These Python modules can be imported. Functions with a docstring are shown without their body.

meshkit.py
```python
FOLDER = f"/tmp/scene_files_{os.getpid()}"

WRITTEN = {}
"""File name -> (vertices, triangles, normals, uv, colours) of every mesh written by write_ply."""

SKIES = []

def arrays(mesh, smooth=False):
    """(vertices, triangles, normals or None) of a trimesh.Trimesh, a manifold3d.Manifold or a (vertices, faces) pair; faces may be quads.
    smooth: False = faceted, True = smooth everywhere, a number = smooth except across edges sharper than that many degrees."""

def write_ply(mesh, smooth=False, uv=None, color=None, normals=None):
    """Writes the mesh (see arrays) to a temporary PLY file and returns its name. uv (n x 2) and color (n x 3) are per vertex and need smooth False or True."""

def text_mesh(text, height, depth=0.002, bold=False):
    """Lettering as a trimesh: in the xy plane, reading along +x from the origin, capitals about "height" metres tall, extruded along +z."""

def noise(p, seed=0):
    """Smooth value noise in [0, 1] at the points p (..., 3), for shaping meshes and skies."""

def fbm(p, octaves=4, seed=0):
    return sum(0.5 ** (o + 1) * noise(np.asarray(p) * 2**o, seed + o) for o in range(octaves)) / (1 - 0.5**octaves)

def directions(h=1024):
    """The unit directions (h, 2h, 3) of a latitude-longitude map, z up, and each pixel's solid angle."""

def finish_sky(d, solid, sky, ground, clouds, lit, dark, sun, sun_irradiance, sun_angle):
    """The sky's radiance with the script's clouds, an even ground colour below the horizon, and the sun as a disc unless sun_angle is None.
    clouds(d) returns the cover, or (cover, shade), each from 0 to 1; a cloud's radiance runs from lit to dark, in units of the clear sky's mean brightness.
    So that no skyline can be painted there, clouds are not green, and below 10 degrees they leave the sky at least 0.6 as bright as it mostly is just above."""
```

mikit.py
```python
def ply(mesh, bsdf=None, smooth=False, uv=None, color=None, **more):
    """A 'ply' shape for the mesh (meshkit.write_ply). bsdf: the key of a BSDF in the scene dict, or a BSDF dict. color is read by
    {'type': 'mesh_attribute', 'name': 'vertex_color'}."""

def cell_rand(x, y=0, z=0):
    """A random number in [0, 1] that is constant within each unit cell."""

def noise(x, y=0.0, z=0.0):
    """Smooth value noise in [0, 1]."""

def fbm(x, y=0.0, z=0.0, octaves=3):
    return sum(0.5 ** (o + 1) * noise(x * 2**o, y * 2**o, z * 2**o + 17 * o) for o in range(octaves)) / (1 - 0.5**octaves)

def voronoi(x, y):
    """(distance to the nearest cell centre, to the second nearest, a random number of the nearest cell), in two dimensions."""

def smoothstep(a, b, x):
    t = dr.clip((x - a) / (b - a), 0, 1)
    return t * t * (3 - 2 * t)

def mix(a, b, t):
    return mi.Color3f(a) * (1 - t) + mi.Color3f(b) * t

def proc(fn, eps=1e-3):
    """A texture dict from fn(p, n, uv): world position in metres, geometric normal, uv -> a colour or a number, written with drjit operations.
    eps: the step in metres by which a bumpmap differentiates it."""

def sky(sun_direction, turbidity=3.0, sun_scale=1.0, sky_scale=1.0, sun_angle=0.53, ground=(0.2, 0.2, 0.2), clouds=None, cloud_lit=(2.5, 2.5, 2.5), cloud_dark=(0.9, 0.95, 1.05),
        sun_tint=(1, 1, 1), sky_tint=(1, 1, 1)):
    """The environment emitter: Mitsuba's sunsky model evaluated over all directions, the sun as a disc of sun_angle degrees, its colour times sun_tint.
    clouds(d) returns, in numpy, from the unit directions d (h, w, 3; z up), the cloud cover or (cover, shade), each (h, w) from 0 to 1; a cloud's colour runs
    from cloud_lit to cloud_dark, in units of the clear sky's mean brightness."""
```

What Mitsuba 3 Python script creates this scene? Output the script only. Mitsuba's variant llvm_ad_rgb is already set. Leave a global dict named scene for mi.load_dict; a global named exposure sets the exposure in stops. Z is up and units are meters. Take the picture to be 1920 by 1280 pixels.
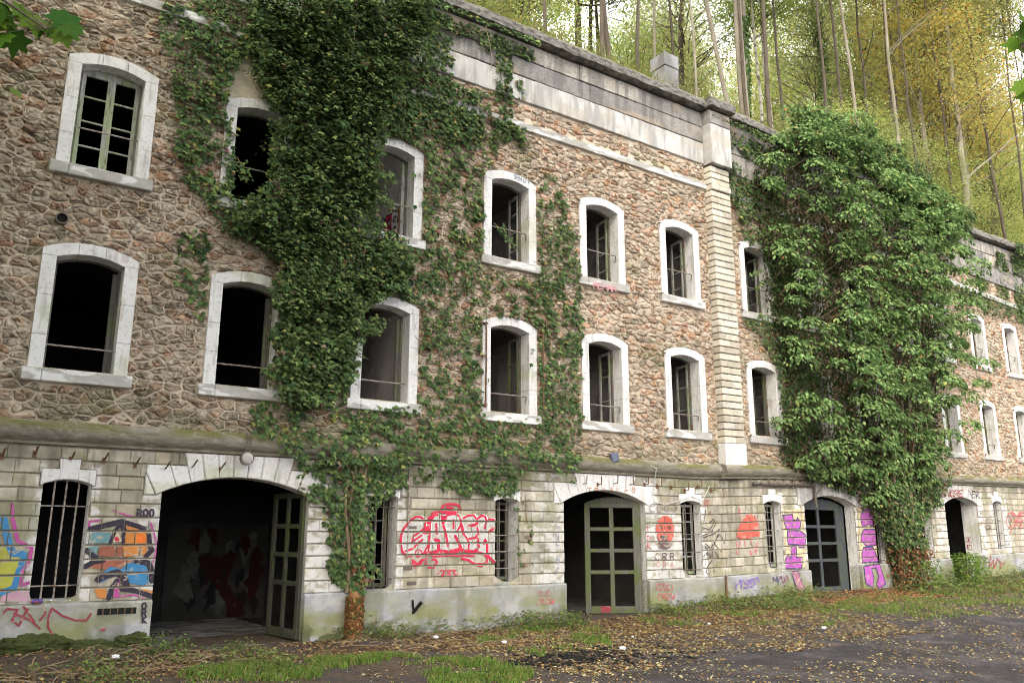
import math
import numpy as np
import trimesh
import shapely
import shapely.geometry as sg
from shapely.ops import unary_union
from scipy.spatial import Voronoi
import drjit as dr
import mitsuba as mi
import mikit
import meshkit
from mikit import noise, fbm, voronoi, smoothstep, mix

T = mi.ScalarTransform4f
rng = np.random.default_rng(11)
scene, labels = {}, {}

# ------------------------------------------------------------------ camera, sky, exposure
EYE = np.array([0.0, -15.925, 1.65])
YAW, PITCH, ROLL, FOCAL = 0.59708756, 0.22663026, 0.00210851, 1552.18556


def camera_axes():
    cy, sy, cp, sp = math.cos(YAW), math.sin(YAW), math.cos(PITCH), math.sin(PITCH)
    f, r = np.array([sy * cp, cy * cp, sp]), np.array([cy, -sy, 0.0])
    u = np.cross(r, f)
    return r * math.cos(ROLL) + u * math.sin(ROLL), u * math.cos(ROLL) - r * math.sin(ROLL), f


RIGHT, UP, FWD = camera_axes()
scene['camera'] = {'type': 'perspective', 'fov': 2 * math.degrees(math.atan(960 / FOCAL)), 'fov_axis': 'x', 'near_clip': 0.1, 'far_clip': 900.0,
                   'to_world': T().look_at(origin=EYE.tolist(), target=(EYE + FWD).tolist(), up=UP.tolist())}
scene['sky'] = mikit.sky([-0.62, -0.70, 0.62], turbidity=3, sun_scale=0.30, sun_angle=50, clouds=lambda d: 1.0, cloud_lit=(2.5, 2.5, 2.55), sun_tint=(.90, .98, 1.12))
exposure = 3.65


def in_view(p):
    """image coordinates (1920 wide) and distance; used only to choose which pieces are individual entries"""
    q = (np.asarray(p) - EYE) @ np.stack([RIGHT, UP, FWD]).T
    return 960 + FOCAL * q[..., 0] / q[..., 2], 640 - FOCAL * q[..., 1] / q[..., 2], q[..., 2]


# ------------------------------------------------------------------ traced data (metres on the facade: x, z; on the ground: x, y)
GRAF = {
    'big': [['silver',0,[[8.02,1.569],[8.15,1.813],[8.348,1.979],[8.556,1.94],[8.683,1.997],[8.975,2.029],[9.407,2.021],[9.8,2.026],[10.078,2.015],[10.326,1.945],[10.334,1.021],[10.14,1.195],[9.914,1.24],[9.422,1.246],[8.897,1.224],[8.609,1.2],[8.28,1.177],[8.061,1.26]]],['white',0.022,[[8.595,1.87],[8.569,1.946],[8.488,1.986],[8.377,1.985],[8.268,1.929],[8.178,1.832],[8.088,1.723],[8.047,1.588],[8.045,1.426],[8.088,1.278],[8.168,1.211],[8.308,1.195]]],['white',0.022,[[8.595,1.863],[8.605,1.794],[8.528,1.711],[8.419,1.642],[8.326,1.588],[8.306,1.479]]],['white',0.022,[[8.365,1.37],[8.441,1.451],[8.549,1.519]]],['white',0.022,[[8.307,1.466],[8.376,1.52],[8.531,1.608]]],['white',0.022,[[8.691,1.588],[8.702,1.478],[8.665,1.368],[8.589,1.246],[8.433,1.18]]],['white',0.022,[[8.15,1.291],[8.257,1.317],[8.38,1.37]]],['white',0.022,[[8.651,1.864],[8.68,1.975],[8.776,2.018],[8.906,2.041]]],['white',0.022,[[8.724,1.836],[8.723,1.588],[8.712,1.395],[8.691,1.286]]],['white',0.022,[[9.005,2.007],[9.042,1.839],[9.112,1.643],[9.167,1.393]]],['white',0.022,[[8.854,1.519],[8.935,1.505],[8.941,1.284]]],['white',0.023,[[9.136,2.037],[9.302,2.067],[9.438,2.027],[9.491,1.913],[9.475,1.814],[9.394,1.7]]],['white',0.022,[[9.346,1.588],[9.431,1.475],[9.484,1.363]]],['white',0.023,[[9.509,1.814],[9.546,1.644]]],['white',0.023,[[9.54,1.971],[9.659,2.03],[9.813,2.046],[9.866,1.975]]],['white',0.023,[[9.679,1.815],[9.834,1.831],[9.902,1.874]]],['white',0.023,[[9.563,1.644],[9.65,1.531],[9.702,1.446],[9.687,1.333]]],['white',0.023,[[9.684,1.531],[9.855,1.559],[9.94,1.645],[9.903,1.774]]],['white',0.023,[[9.901,1.961],[10.005,2.034],[10.11,2.021],[10.146,1.92],[10.095,1.76]]],['white',0.023,[[10.164,1.905],[10.234,1.964],[10.341,1.951]]],['white',0.023,[[10.201,1.674],[10.324,1.761]]],['white',0.023,[[10.081,1.444],[10.115,1.516],[10.169,1.415],[10.171,1.229],[10.206,1.157],[10.348,1.041]]],['white',0.023,[[9.924,1.53],[9.944,1.359],[9.842,1.261],[9.671,1.277],[9.485,1.306]]],['white',0.022,[[8.637,1.232],[8.797,1.244],[8.925,1.284],[9.187,1.254],[9.451,1.307]]],['white',0.022,[[8.798,1.176],[9.188,1.191],[9.521,1.187],[9.826,1.176]]],['white',0.023,[[9.522,1.124],[9.691,1.094],[9.828,1.007],[10,0.962],[10.155,1.03],[10.189,1.129],[10.084,1.216],[9.893,1.26]]],['red',0.038,[[8.567,1.85],[8.541,1.926],[8.46,1.967],[8.349,1.965],[8.241,1.909],[8.15,1.813],[8.061,1.704],[8.02,1.569],[8.018,1.408],[8.061,1.26],[8.141,1.192],[8.28,1.177]]],['red',0.035,[[8.567,1.844],[8.577,1.775],[8.5,1.692],[8.391,1.623],[8.299,1.569],[8.279,1.46]]],['red',0.033,[[8.337,1.352],[8.413,1.432],[8.521,1.5]]],['red',0.033,[[8.279,1.447],[8.348,1.501],[8.503,1.589]]],['red',0.033,[[8.663,1.568],[8.674,1.459],[8.637,1.349],[8.561,1.227],[8.406,1.162]]],['red',0.032,[[8.123,1.273],[8.23,1.299],[8.353,1.351]]],['red',0.036,[[8.623,1.844],[8.652,1.955],[8.747,1.998],[8.877,2.021]]],['red',0.03,[[8.696,1.817],[8.695,1.568],[8.684,1.376],[8.663,1.267]]],['red',0.047,[[8.976,1.987],[9.013,1.819],[9.083,1.624],[9.138,1.373]]],['red',0.055,[[8.825,1.499],[8.907,1.485],[8.912,1.265]]],['red',0.037,[[9.107,2.017],[9.273,2.047],[9.408,2.006],[9.461,1.893],[9.445,1.794],[9.364,1.68]]],['red',0.056,[[9.316,1.568],[9.402,1.456],[9.454,1.343]]],['red',0.056,[[9.479,1.794],[9.516,1.624]]],['red',0.035,[[9.51,1.951],[9.628,2.009],[9.782,2.025],[9.835,1.954]]],['red',0.049,[[9.649,1.795],[9.803,1.81],[9.871,1.854]]],['red',0.034,[[9.533,1.624],[9.62,1.511],[9.672,1.426],[9.657,1.313]]],['red',0.04,[[9.654,1.511],[9.824,1.539],[9.909,1.625],[9.873,1.753]]],['red',0.038,[[9.87,1.94],[9.973,2.013],[10.078,2],[10.115,1.899],[10.064,1.74]]],['red',0.035,[[10.132,1.885],[10.202,1.944],[10.309,1.93]]],['red',0.049,[[10.17,1.654],[10.293,1.741]]],['red',0.051,[[10.05,1.424],[10.084,1.496],[10.138,1.395],[10.14,1.209],[10.175,1.138],[10.316,1.022]]],['red',0.056,[[9.893,1.51],[9.913,1.34],[9.811,1.241],[9.641,1.257],[9.455,1.287]]],['red',0.069,[[8.609,1.213],[8.768,1.225],[8.896,1.265],[9.158,1.235],[9.422,1.287]]],['red',0.028,[[8.77,1.157],[9.159,1.172],[9.491,1.168],[9.795,1.157]]],['red',0.04,[[9.492,1.105],[9.661,1.075],[9.798,0.988],[9.97,0.943],[10.124,1.011],[10.158,1.11],[10.053,1.196],[9.862,1.241]]],['red',0.033,[[8.627,1.132],[8.615,1.023],[8.68,0.941],[8.808,0.938],[8.886,1.046],[8.836,1.101],[8.772,1.089]]],['red',0.019,[[8.514,1.228],[8.507,1.199],[8.486,1.175],[8.454,1.163],[8.42,1.163],[8.388,1.177],[8.365,1.2],[8.357,1.23],[8.363,1.259],[8.384,1.282],[8.415,1.295],[8.45,1.295],[8.482,1.281],[8.505,1.258],[8.514,1.228]]],['red',0.014,[[8.466,1.256],[8.426,1.256],[8.42,1.202],[8.467,1.195]]],['red',0.037,[[9.438,2.178],[9.416,2.143],[9.351,2.115],[9.257,2.098],[9.153,2.097],[9.06,2.11],[8.995,2.136],[8.971,2.169],[8.993,2.204],[9.057,2.232],[9.15,2.249],[9.254,2.251],[9.348,2.238],[9.414,2.211],[9.438,2.178]]],['red',0.037,[[8.746,2.054],[8.941,2.085],[9.139,2.045],[9.356,2.077]]],['red',0,[[8.5,1.678],[8.656,1.817],[8.693,1.623],[8.534,1.61]]],['red',0,[[8.816,1.846],[8.865,1.846],[8.888,1.596],[8.822,1.624]]],['red',0,[[9.242,1.934],[9.292,1.92],[9.296,1.737],[9.246,1.708]]],['red',0,[[9.627,1.089],[9.831,1.016],[10.038,0.998],[10.022,0.914],[9.832,0.946]]],['red',0,[[8.251,1.124],[8.345,1.109],[8.41,1.027],[8.517,1.12],[8.596,1.118],[8.474,0.972],[8.335,0.921]]],['red',0,[[9.27,2.175],[9.26,2.162],[9.233,2.152],[9.193,2.146],[9.148,2.145],[9.108,2.15],[9.08,2.159],[9.07,2.171],[9.08,2.184],[9.107,2.194],[9.147,2.2],[9.191,2.201],[9.232,2.196],[9.26,2.187],[9.27,2.175]]],['red',0,[[8.943,2],[9.124,2.003],[9.037,1.819]]],['red',0,[[8.682,2.011],[8.812,1.999],[8.704,1.817],[8.624,1.816]]]],
    'mural': [['orange',0,[[2.689,1.834],[3.059,1.717],[3.103,1.459],[3.103,1.261],[2.75,1.227],[2.712,1.422],[2.744,1.657]]],['rust',0,[[2.364,1.424],[2.712,1.422],[2.722,1.227],[2.346,1.252]]],['teal',0,[[2.213,1.675],[2.504,1.656],[2.506,1.462],[2.181,1.464]]],['teal',0,[[2.15,1.426],[2.329,1.415],[2.313,1.233],[2.16,1.33]]],['cream',0,[[2.522,1.481],[2.594,1.676],[2.706,1.48]]],['red',0,[[2.649,1.529],[2.647,1.511],[2.637,1.496],[2.622,1.488],[2.604,1.488],[2.587,1.496],[2.574,1.511],[2.568,1.53],[2.57,1.548],[2.58,1.563],[2.595,1.571],[2.614,1.571],[2.631,1.563],[2.643,1.548],[2.649,1.529]]],['brightorange',0,[[3.067,1.538],[3.062,1.504],[3.044,1.476],[3.015,1.461],[2.981,1.461],[2.949,1.477],[2.926,1.504],[2.915,1.539],[2.919,1.573],[2.938,1.6],[2.966,1.616],[3,1.616],[3.032,1.6],[3.056,1.573],[3.067,1.538]]],['rust',0,[[2.188,1.064],[2.335,1.185],[2.515,1.192],[2.904,1.166],[2.914,1.069],[2.533,1.019]]],['blue',0,[[2.545,1.076],[2.732,1.034],[2.798,1.11],[2.906,1.147],[3.159,1.064],[3.281,0.787],[3.094,0.754],[2.847,0.8],[2.817,0.916],[2.666,0.959],[2.428,0.813],[2.366,0.89]]],['magenta',0,[[2.645,0.806],[2.727,0.899],[2.741,0.574],[2.634,0.56]]],['orange',0,[[2.33,0.722],[2.526,0.734],[2.534,0.564],[2.417,0.568]]],['orange',0,[[2.95,0.701],[3.272,0.67],[3.283,0.553]]],['black',0.079,[[2.175,1.694],[2.403,1.753],[2.653,1.824],[2.705,1.676]]],['black',0.071,[[2.691,1.814],[2.885,1.756],[3.101,1.678],[3.145,1.419],[3.191,1.339],[3.104,1.242]]],['black',0.069,[[2.158,1.349],[2.314,1.224]]],['black',0.076,[[2.169,1.084],[2.285,1.157],[2.426,1.174]]],['black',0.086,[[2.942,1.166],[3.154,1.123],[3.226,0.964],[3.239,0.827]]],['black',0.096,[[2.386,0.871],[2.488,0.925],[2.664,0.978],[2.782,0.898],[2.833,0.762]]],['black',0.069,[[2.579,0.562],[2.616,0.731],[2.678,0.843]]],['black',0.07,[[2.764,0.707],[2.933,0.682],[3.126,0.617],[3.283,0.553]]],['black',0.051,[[2.513,1.481],[2.568,1.656],[2.607,1.735]]],['black',0.051,[[2.715,1.48],[2.707,1.657],[2.66,1.755]]],['magenta',0.031,[[2.155,1.713],[2.153,1.819],[2.303,1.84]]],['magenta',0.028,[[3.128,1.798],[3.178,1.678],[3.256,1.458],[3.256,1.259],[3.201,1.024]]],['magenta',0.024,[[2.505,2.009],[2.717,1.933],[2.851,1.905]]],['magenta',0.023,[[2.705,0.576],[2.94,0.605],[3.152,0.539]]]],
    'mural2': [['lime',0,[[0.902,1.434],[1.049,1.414],[1.083,1.268],[1.216,1.248],[1.197,0.994],[1.157,0.779],[0.983,0.767]]],['pink',0,[[1.039,0.694],[1.39,0.735],[1.428,0.554],[1.006,0.571]]],['blue',0.091,[[0.897,1.872],[0.956,1.652],[1.031,1.433],[1.095,1.305],[1.243,1.294]]],['blue',0.079,[[1.251,1.23],[1.209,1.03],[1.174,0.779],[0.991,0.696]]],['magenta',0.048,[[0.987,2.077],[1.019,1.874],[1.136,1.505],[1.347,1.394],[1.34,1.173],[1.258,1.029],[1.267,0.812],[1.361,0.845]]]],
    'year': [['red',0.022,[[8.906,0.796],[8.928,0.803]]],['red',0.022,[[8.958,0.849],[8.997,0.88],[9.056,0.847],[9.034,0.793],[8.955,0.732],[9.07,0.721]]],['red',0.022,[[9.047,0.8],[9.06,0.745],[9.095,0.721],[9.141,0.735],[9.163,0.797],[9.144,0.861],[9.103,0.878],[9.063,0.855],[9.047,0.8]]],['red',0.022,[[9.175,0.844],[9.204,0.875],[9.207,0.718]]],['red',0.022,[[9.246,0.866],[9.34,0.864],[9.294,0.81],[9.348,0.769],[9.308,0.715],[9.243,0.732]]],['red',0.022,[[9.379,0.784],[9.402,0.792]]]],
    'roo': [['black',0.028,[[2.898,1.911],[2.89,2.031],[2.943,2.026],[2.957,1.996],[2.942,1.972],[2.899,1.969]]],['black',0.028,[[2.924,1.969],[2.969,1.912]]],['black',0.028,[[2.991,1.973],[3.002,1.931],[3.025,1.913],[3.052,1.925],[3.062,1.974],[3.047,2.022],[3.021,2.033],[2.998,2.015],[2.991,1.973]]],['black',0.028,[[3.091,1.974],[3.102,1.932],[3.125,1.914],[3.152,1.926],[3.162,1.975],[3.147,2.023],[3.121,2.035],[3.097,2.016],[3.091,1.974]]]],
    'plinthtag': [['maroon',0.025,[[1.071,0.397],[1.111,0.465],[1.257,0.441],[1.196,0.285]]],['maroon',0.025,[[1.194,0.302],[1.303,0.191],[1.349,0.347],[1.416,0.469]]],['maroon',0.025,[[1.215,0.389],[1.455,0.271],[1.602,0.138]]],['maroon',0.025,[[1.332,0.49],[1.525,0.231]]],['maroon',0.025,[[1.612,0.478],[1.658,0.368],[1.587,0.264]]],['maroon',0.025,[[1.734,0.436],[1.7,0.294],[1.716,0.149],[1.776,0.056]]],['maroon',0.026,[[1.751,0.435],[1.898,0.32],[2.095,0.237],[2.268,0.227],[2.327,0.335]]],['maroon',0,[[2.566,0.072],[2.564,0.055],[2.555,0.041],[2.542,0.034],[2.526,0.035],[2.511,0.044],[2.5,0.059],[2.494,0.077],[2.496,0.094],[2.504,0.108],[2.518,0.115],[2.534,0.114],[2.549,0.105],[2.56,0.09],[2.566,0.072]]]],
    'ork': [['black',0.025,[[3.105,0.416],[3.115,0.379],[3.135,0.362],[3.16,0.371],[3.169,0.413],[3.155,0.456],[3.132,0.467],[3.111,0.452],[3.105,0.416]]],['black',0.025,[[3.12,0.252],[3.114,0.357],[3.162,0.35],[3.174,0.323],[3.16,0.302],[3.122,0.302]]],['black',0.025,[[3.144,0.301],[3.184,0.249]]],['black',0.025,[[3.127,0.246],[3.137,0.141]]],['black',0.025,[[3.185,0.243],[3.133,0.188],[3.195,0.138]]]],
    'purpleleft': [['paleyellow',0,[[20.291,2.308],[21.294,2.346],[21.159,0.668],[20.161,0.668]]],['purple',0,[[20.308,2.158],[20.753,2.186],[20.77,2.035],[20.905,2.015],[20.968,2.102],[21.109,1.974],[21.056,1.822],[20.979,1.757],[20.432,1.755],[20.364,1.903]]],['purple',0,[[20.462,1.723],[21.044,1.725],[21.274,1.607],[21.242,1.349],[21.159,1.242],[20.918,1.244],[20.894,1.329],[20.452,1.332],[20.44,1.522]]],['purple',0,[[20.58,1.268],[20.818,1.266],[20.783,0.97],[21.057,0.967],[20.984,0.651],[20.244,0.666],[20.248,0.853],[20.421,1.059],[20.541,0.932]]],['indigo',0.035,[[20.308,2.158],[20.753,2.186],[20.77,2.035],[20.905,2.015],[20.968,2.102],[21.109,1.974],[21.056,1.822],[20.979,1.757],[20.432,1.755],[20.364,1.903],[20.308,2.158]]],['indigo',0.034,[[20.462,1.723],[21.044,1.725],[21.274,1.607],[21.242,1.349],[21.159,1.242],[20.918,1.244],[20.894,1.329],[20.452,1.332],[20.44,1.522],[20.462,1.723]]],['indigo',0.033,[[20.58,1.268],[20.818,1.266],[20.783,0.97],[21.057,0.967],[20.984,0.651],[20.244,0.666],[20.248,0.853],[20.421,1.059],[20.541,0.932],[20.58,1.268]]]],
    'purpleright': [['paleyellow',0,[[23.993,2.438],[24.928,2.478],[24.851,0.775],[23.812,0.748]]],['purple',0,[[24.262,2.373],[24.55,2.413],[24.871,2.383],[24.897,2.289],[24.725,1.864],[24.473,1.933],[24.138,1.838],[24.075,2.068],[24.151,2.301]]],['purple',0,[[24.207,1.769],[24.853,1.772],[24.904,1.585],[24.772,1.283],[24.247,1.264],[23.995,1.425],[24.07,1.654]]],['purple',0,[[24.081,1.219],[24.603,1.238],[24.76,0.96],[24.851,0.775],[23.971,0.767],[23.971,1.016]]],['indigo',0.037,[[24.262,2.373],[24.55,2.413],[24.871,2.383],[24.897,2.289],[24.725,1.864],[24.473,1.933],[24.138,1.838],[24.075,2.068],[24.151,2.301],[24.262,2.373]]],['indigo',0.037,[[24.207,1.769],[24.853,1.772],[24.904,1.585],[24.772,1.283],[24.247,1.264],[23.995,1.425],[24.07,1.654],[24.207,1.769]]],['indigo',0.037,[[24.081,1.219],[24.603,1.238],[24.76,0.96],[24.851,0.775],[23.971,0.767],[23.971,1.016],[24.081,1.219]]]],
    'purpleleftlow': [['mauve',0,[[20.417,0.582],[20.721,0.596],[20.967,0.089],[20.947,-0.076],[20.679,-0.045]]],['indigo',0.029,[[20.417,0.582],[20.721,0.596],[20.967,0.089],[20.947,-0.076],[20.679,-0.045],[20.417,0.582]]]],
    'purplerightlow': [['purple',0,[[23.934,0.658],[24.778,0.71],[25.002,0.111],[24.61,-0.057],[24.52,0.126],[24.677,0.347],[24.558,0.6],[24.316,0.582],[24.395,0.332],[24.304,0.021],[23.97,0.143]]],['indigo',0.032,[[23.934,0.658],[24.778,0.71],[25.002,0.111],[24.61,-0.057],[24.52,0.126],[24.677,0.347],[24.558,0.6],[24.316,0.582],[24.395,0.332],[24.304,0.021],[23.97,0.143],[23.934,0.658]]]],
    'bluescribble': [['indigo',0.024,[[19.599,0.297],[19.616,0.459],[19.732,0.334],[19.779,0.475],[19.822,0.27]]],['indigo',0.024,[[19.796,0.332],[19.974,0.47],[20.022,0.305]]],['maroon',0.025,[[19.942,0.47],[20.052,0.283],[20.206,0.484],[20.258,0.359]]],['indigo',0.02,[[20.07,0.447],[20.153,0.301]]]],
    'jambtag': [['black',0.021,[[23.76,2.189],[23.697,2.202],[23.627,2.174],[23.644,2.14],[23.729,2.127],[23.746,2.093],[23.676,2.064],[23.606,2.077]]],['black',0.021,[[23.604,2.068],[23.649,1.931],[23.749,2.07]]],['black',0.021,[[23.584,1.935],[23.564,1.799]]],['black',0.021,[[23.729,1.937],[23.709,1.799]]],['black',0.021,[[23.574,1.867],[23.719,1.868]]],['black',0.02,[[23.565,1.803],[23.708,1.797]]],['black',0.021,[[23.637,1.803],[23.616,1.667]]],['black',0.02,[[23.525,1.535],[23.552,1.671],[23.661,1.535],[23.689,1.671]]],['black',0.02,[[23.525,1.54],[23.505,1.404]]],['black',0.02,[[23.669,1.54],[23.649,1.404]]],['black',0.02,[[23.515,1.472],[23.659,1.472]]]],
    'redface': [['redorange',0,[[15.91,1.732],[15.868,1.576],[15.768,1.452],[15.631,1.384],[15.484,1.385],[15.356,1.454],[15.271,1.577],[15.247,1.73],[15.287,1.883],[15.384,2.008],[15.521,2.079],[15.669,2.081],[15.8,2.013],[15.886,1.888],[15.91,1.732]]],['darkred',0,[[15.493,1.793],[15.484,1.77],[15.462,1.751],[15.431,1.74],[15.397,1.74],[15.367,1.75],[15.347,1.769],[15.34,1.792],[15.349,1.816],[15.371,1.835],[15.402,1.846],[15.437,1.846],[15.467,1.836],[15.487,1.817],[15.493,1.793]]],['darkred',0,[[15.811,1.784],[15.802,1.761],[15.777,1.741],[15.743,1.731],[15.706,1.731],[15.673,1.741],[15.651,1.76],[15.644,1.784],[15.653,1.807],[15.678,1.827],[15.712,1.837],[15.749,1.838],[15.782,1.827],[15.804,1.808],[15.811,1.784]]],['smoke',0,[[15.793,1.364],[15.765,1.312],[15.693,1.27],[15.591,1.248],[15.479,1.249],[15.381,1.273],[15.314,1.315],[15.292,1.367],[15.32,1.419],[15.391,1.46],[15.492,1.483],[15.603,1.483],[15.703,1.459],[15.771,1.417],[15.793,1.364]]],['smoke',0,[[15.654,1.542],[15.638,1.515],[15.596,1.493],[15.536,1.482],[15.471,1.482],[15.412,1.494],[15.373,1.516],[15.36,1.543],[15.376,1.57],[15.417,1.591],[15.477,1.604],[15.543,1.604],[15.601,1.591],[15.641,1.57],[15.654,1.542]]],['darkred',0.029,[[15.578,2.046],[15.552,1.563]]]],
    'etm': [['red',0.031,[[14.978,1.791],[14.871,1.784],[14.871,1.667],[14.973,1.673]]],['red',0.031,[[14.869,1.728],[14.954,1.729]]],['red',0.031,[[14.916,1.605],[14.906,1.494],[14.964,1.482]]],['red',0.031,[[14.861,1.562],[14.968,1.568]]],['red',0.031,[[14.849,1.298],[14.865,1.421],[14.904,1.347],[14.95,1.42],[14.955,1.297]]],['red',0.033,[[15.04,1.533],[15.054,1.523]]],['red',0.033,[[15.015,1.297],[15.02,1.289]]]],
    'blacktag': [['black',0.02,[[17.106,2.262],[17.018,1.932]]],['black',0.02,[[17.296,2.221],[17.256,2.11]]],['black',0.02,[[17.209,1.912],[17.412,2.024],[17.437,1.936],[17.228,1.737],[16.945,1.801]]],['black',0.02,[[16.93,1.584],[17.288,1.671],[17.467,1.892]]],['black',0.02,[[16.925,1.519],[17.448,1.65],[17.62,1.76]]],['black',0.02,[[17.544,1.628],[17.321,1.257],[17.527,0.995]]],['black',0.02,[[17.363,1.388],[17.639,1.167]]],['black',0.02,[[17.19,1.215],[17.399,1.431],[17.61,1.628],[17.788,1.385]]],['black',0.019,[[17.011,1.389],[17.194,1.28],[17.034,1.26],[16.994,1.368]]],['black',0.019,[[16.889,1.004],[17.089,1.152],[17.273,1.042],[17.283,1.171]]],['black',0.019,[[17.056,1.13],[17.266,0.956],[17.061,0.766],[17.02,0.639],[17.142,0.573]]],['black',0.019,[[17.311,0.697],[17.323,0.643]]]],
    'redfigure': [['redorange',0,[[18.807,2.198],[18.944,2.166],[19.17,1.95],[19.257,1.744],[19.239,1.561],[18.851,1.538],[18.81,1.471],[18.5,1.471],[18.27,1.561],[18.315,1.696],[18.472,1.922]]],['pinkred',0.031,[[18.27,1.561],[18.263,1.095]]],['pinkred',0.032,[[18.439,2.33],[18.54,1.922]]],['pinkred',0.032,[[19.082,2.133],[19.237,1.905]]],['pinkred',0.031,[[18.432,1.472],[18.34,1.205]]],['pinkred',0.032,[[18.784,1.2],[18.841,1.065],[19.028,1.198],[18.871,1.38],[18.848,1.516]]],['pinkred',0.031,[[18.603,1.471],[18.621,1.292]]],['pinkred',0.032,[[19.115,1.379],[19.054,1.108]]]],
    'crr': [['smoke',0.023,[[15.337,1.125],[15.281,1.151],[15.214,1.119],[15.19,1.062],[15.216,1.004],[15.272,0.987],[15.331,1.01]]],['smoke',0.023,[[15.447,0.984],[15.463,1.149],[15.572,1.139],[15.592,1.097],[15.553,1.065],[15.466,1.063]]],['smoke',0.023,[[15.517,1.062],[15.593,0.982]]],['smoke',0.023,[[15.712,0.98],[15.729,1.146],[15.839,1.136],[15.859,1.094],[15.82,1.061],[15.731,1.059]]],['smoke',0.023,[[15.783,1.058],[15.859,0.978]]],['pinkred',0.02,[[15.334,0.926],[15.292,0.945],[15.242,0.922],[15.224,0.879],[15.243,0.836],[15.286,0.823],[15.33,0.84]]],['pinkred',0.02,[[15.468,0.819],[15.48,0.942],[15.561,0.935],[15.576,0.904],[15.547,0.879],[15.482,0.878]]],['pinkred',0.021,[[15.52,0.877],[15.577,0.817]]],['pinkred',0.021,[[15.717,0.814],[15.78,0.937],[15.828,0.812]]],['pinkred',0.021,[[15.742,0.863],[15.808,0.862]]]],
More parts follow.
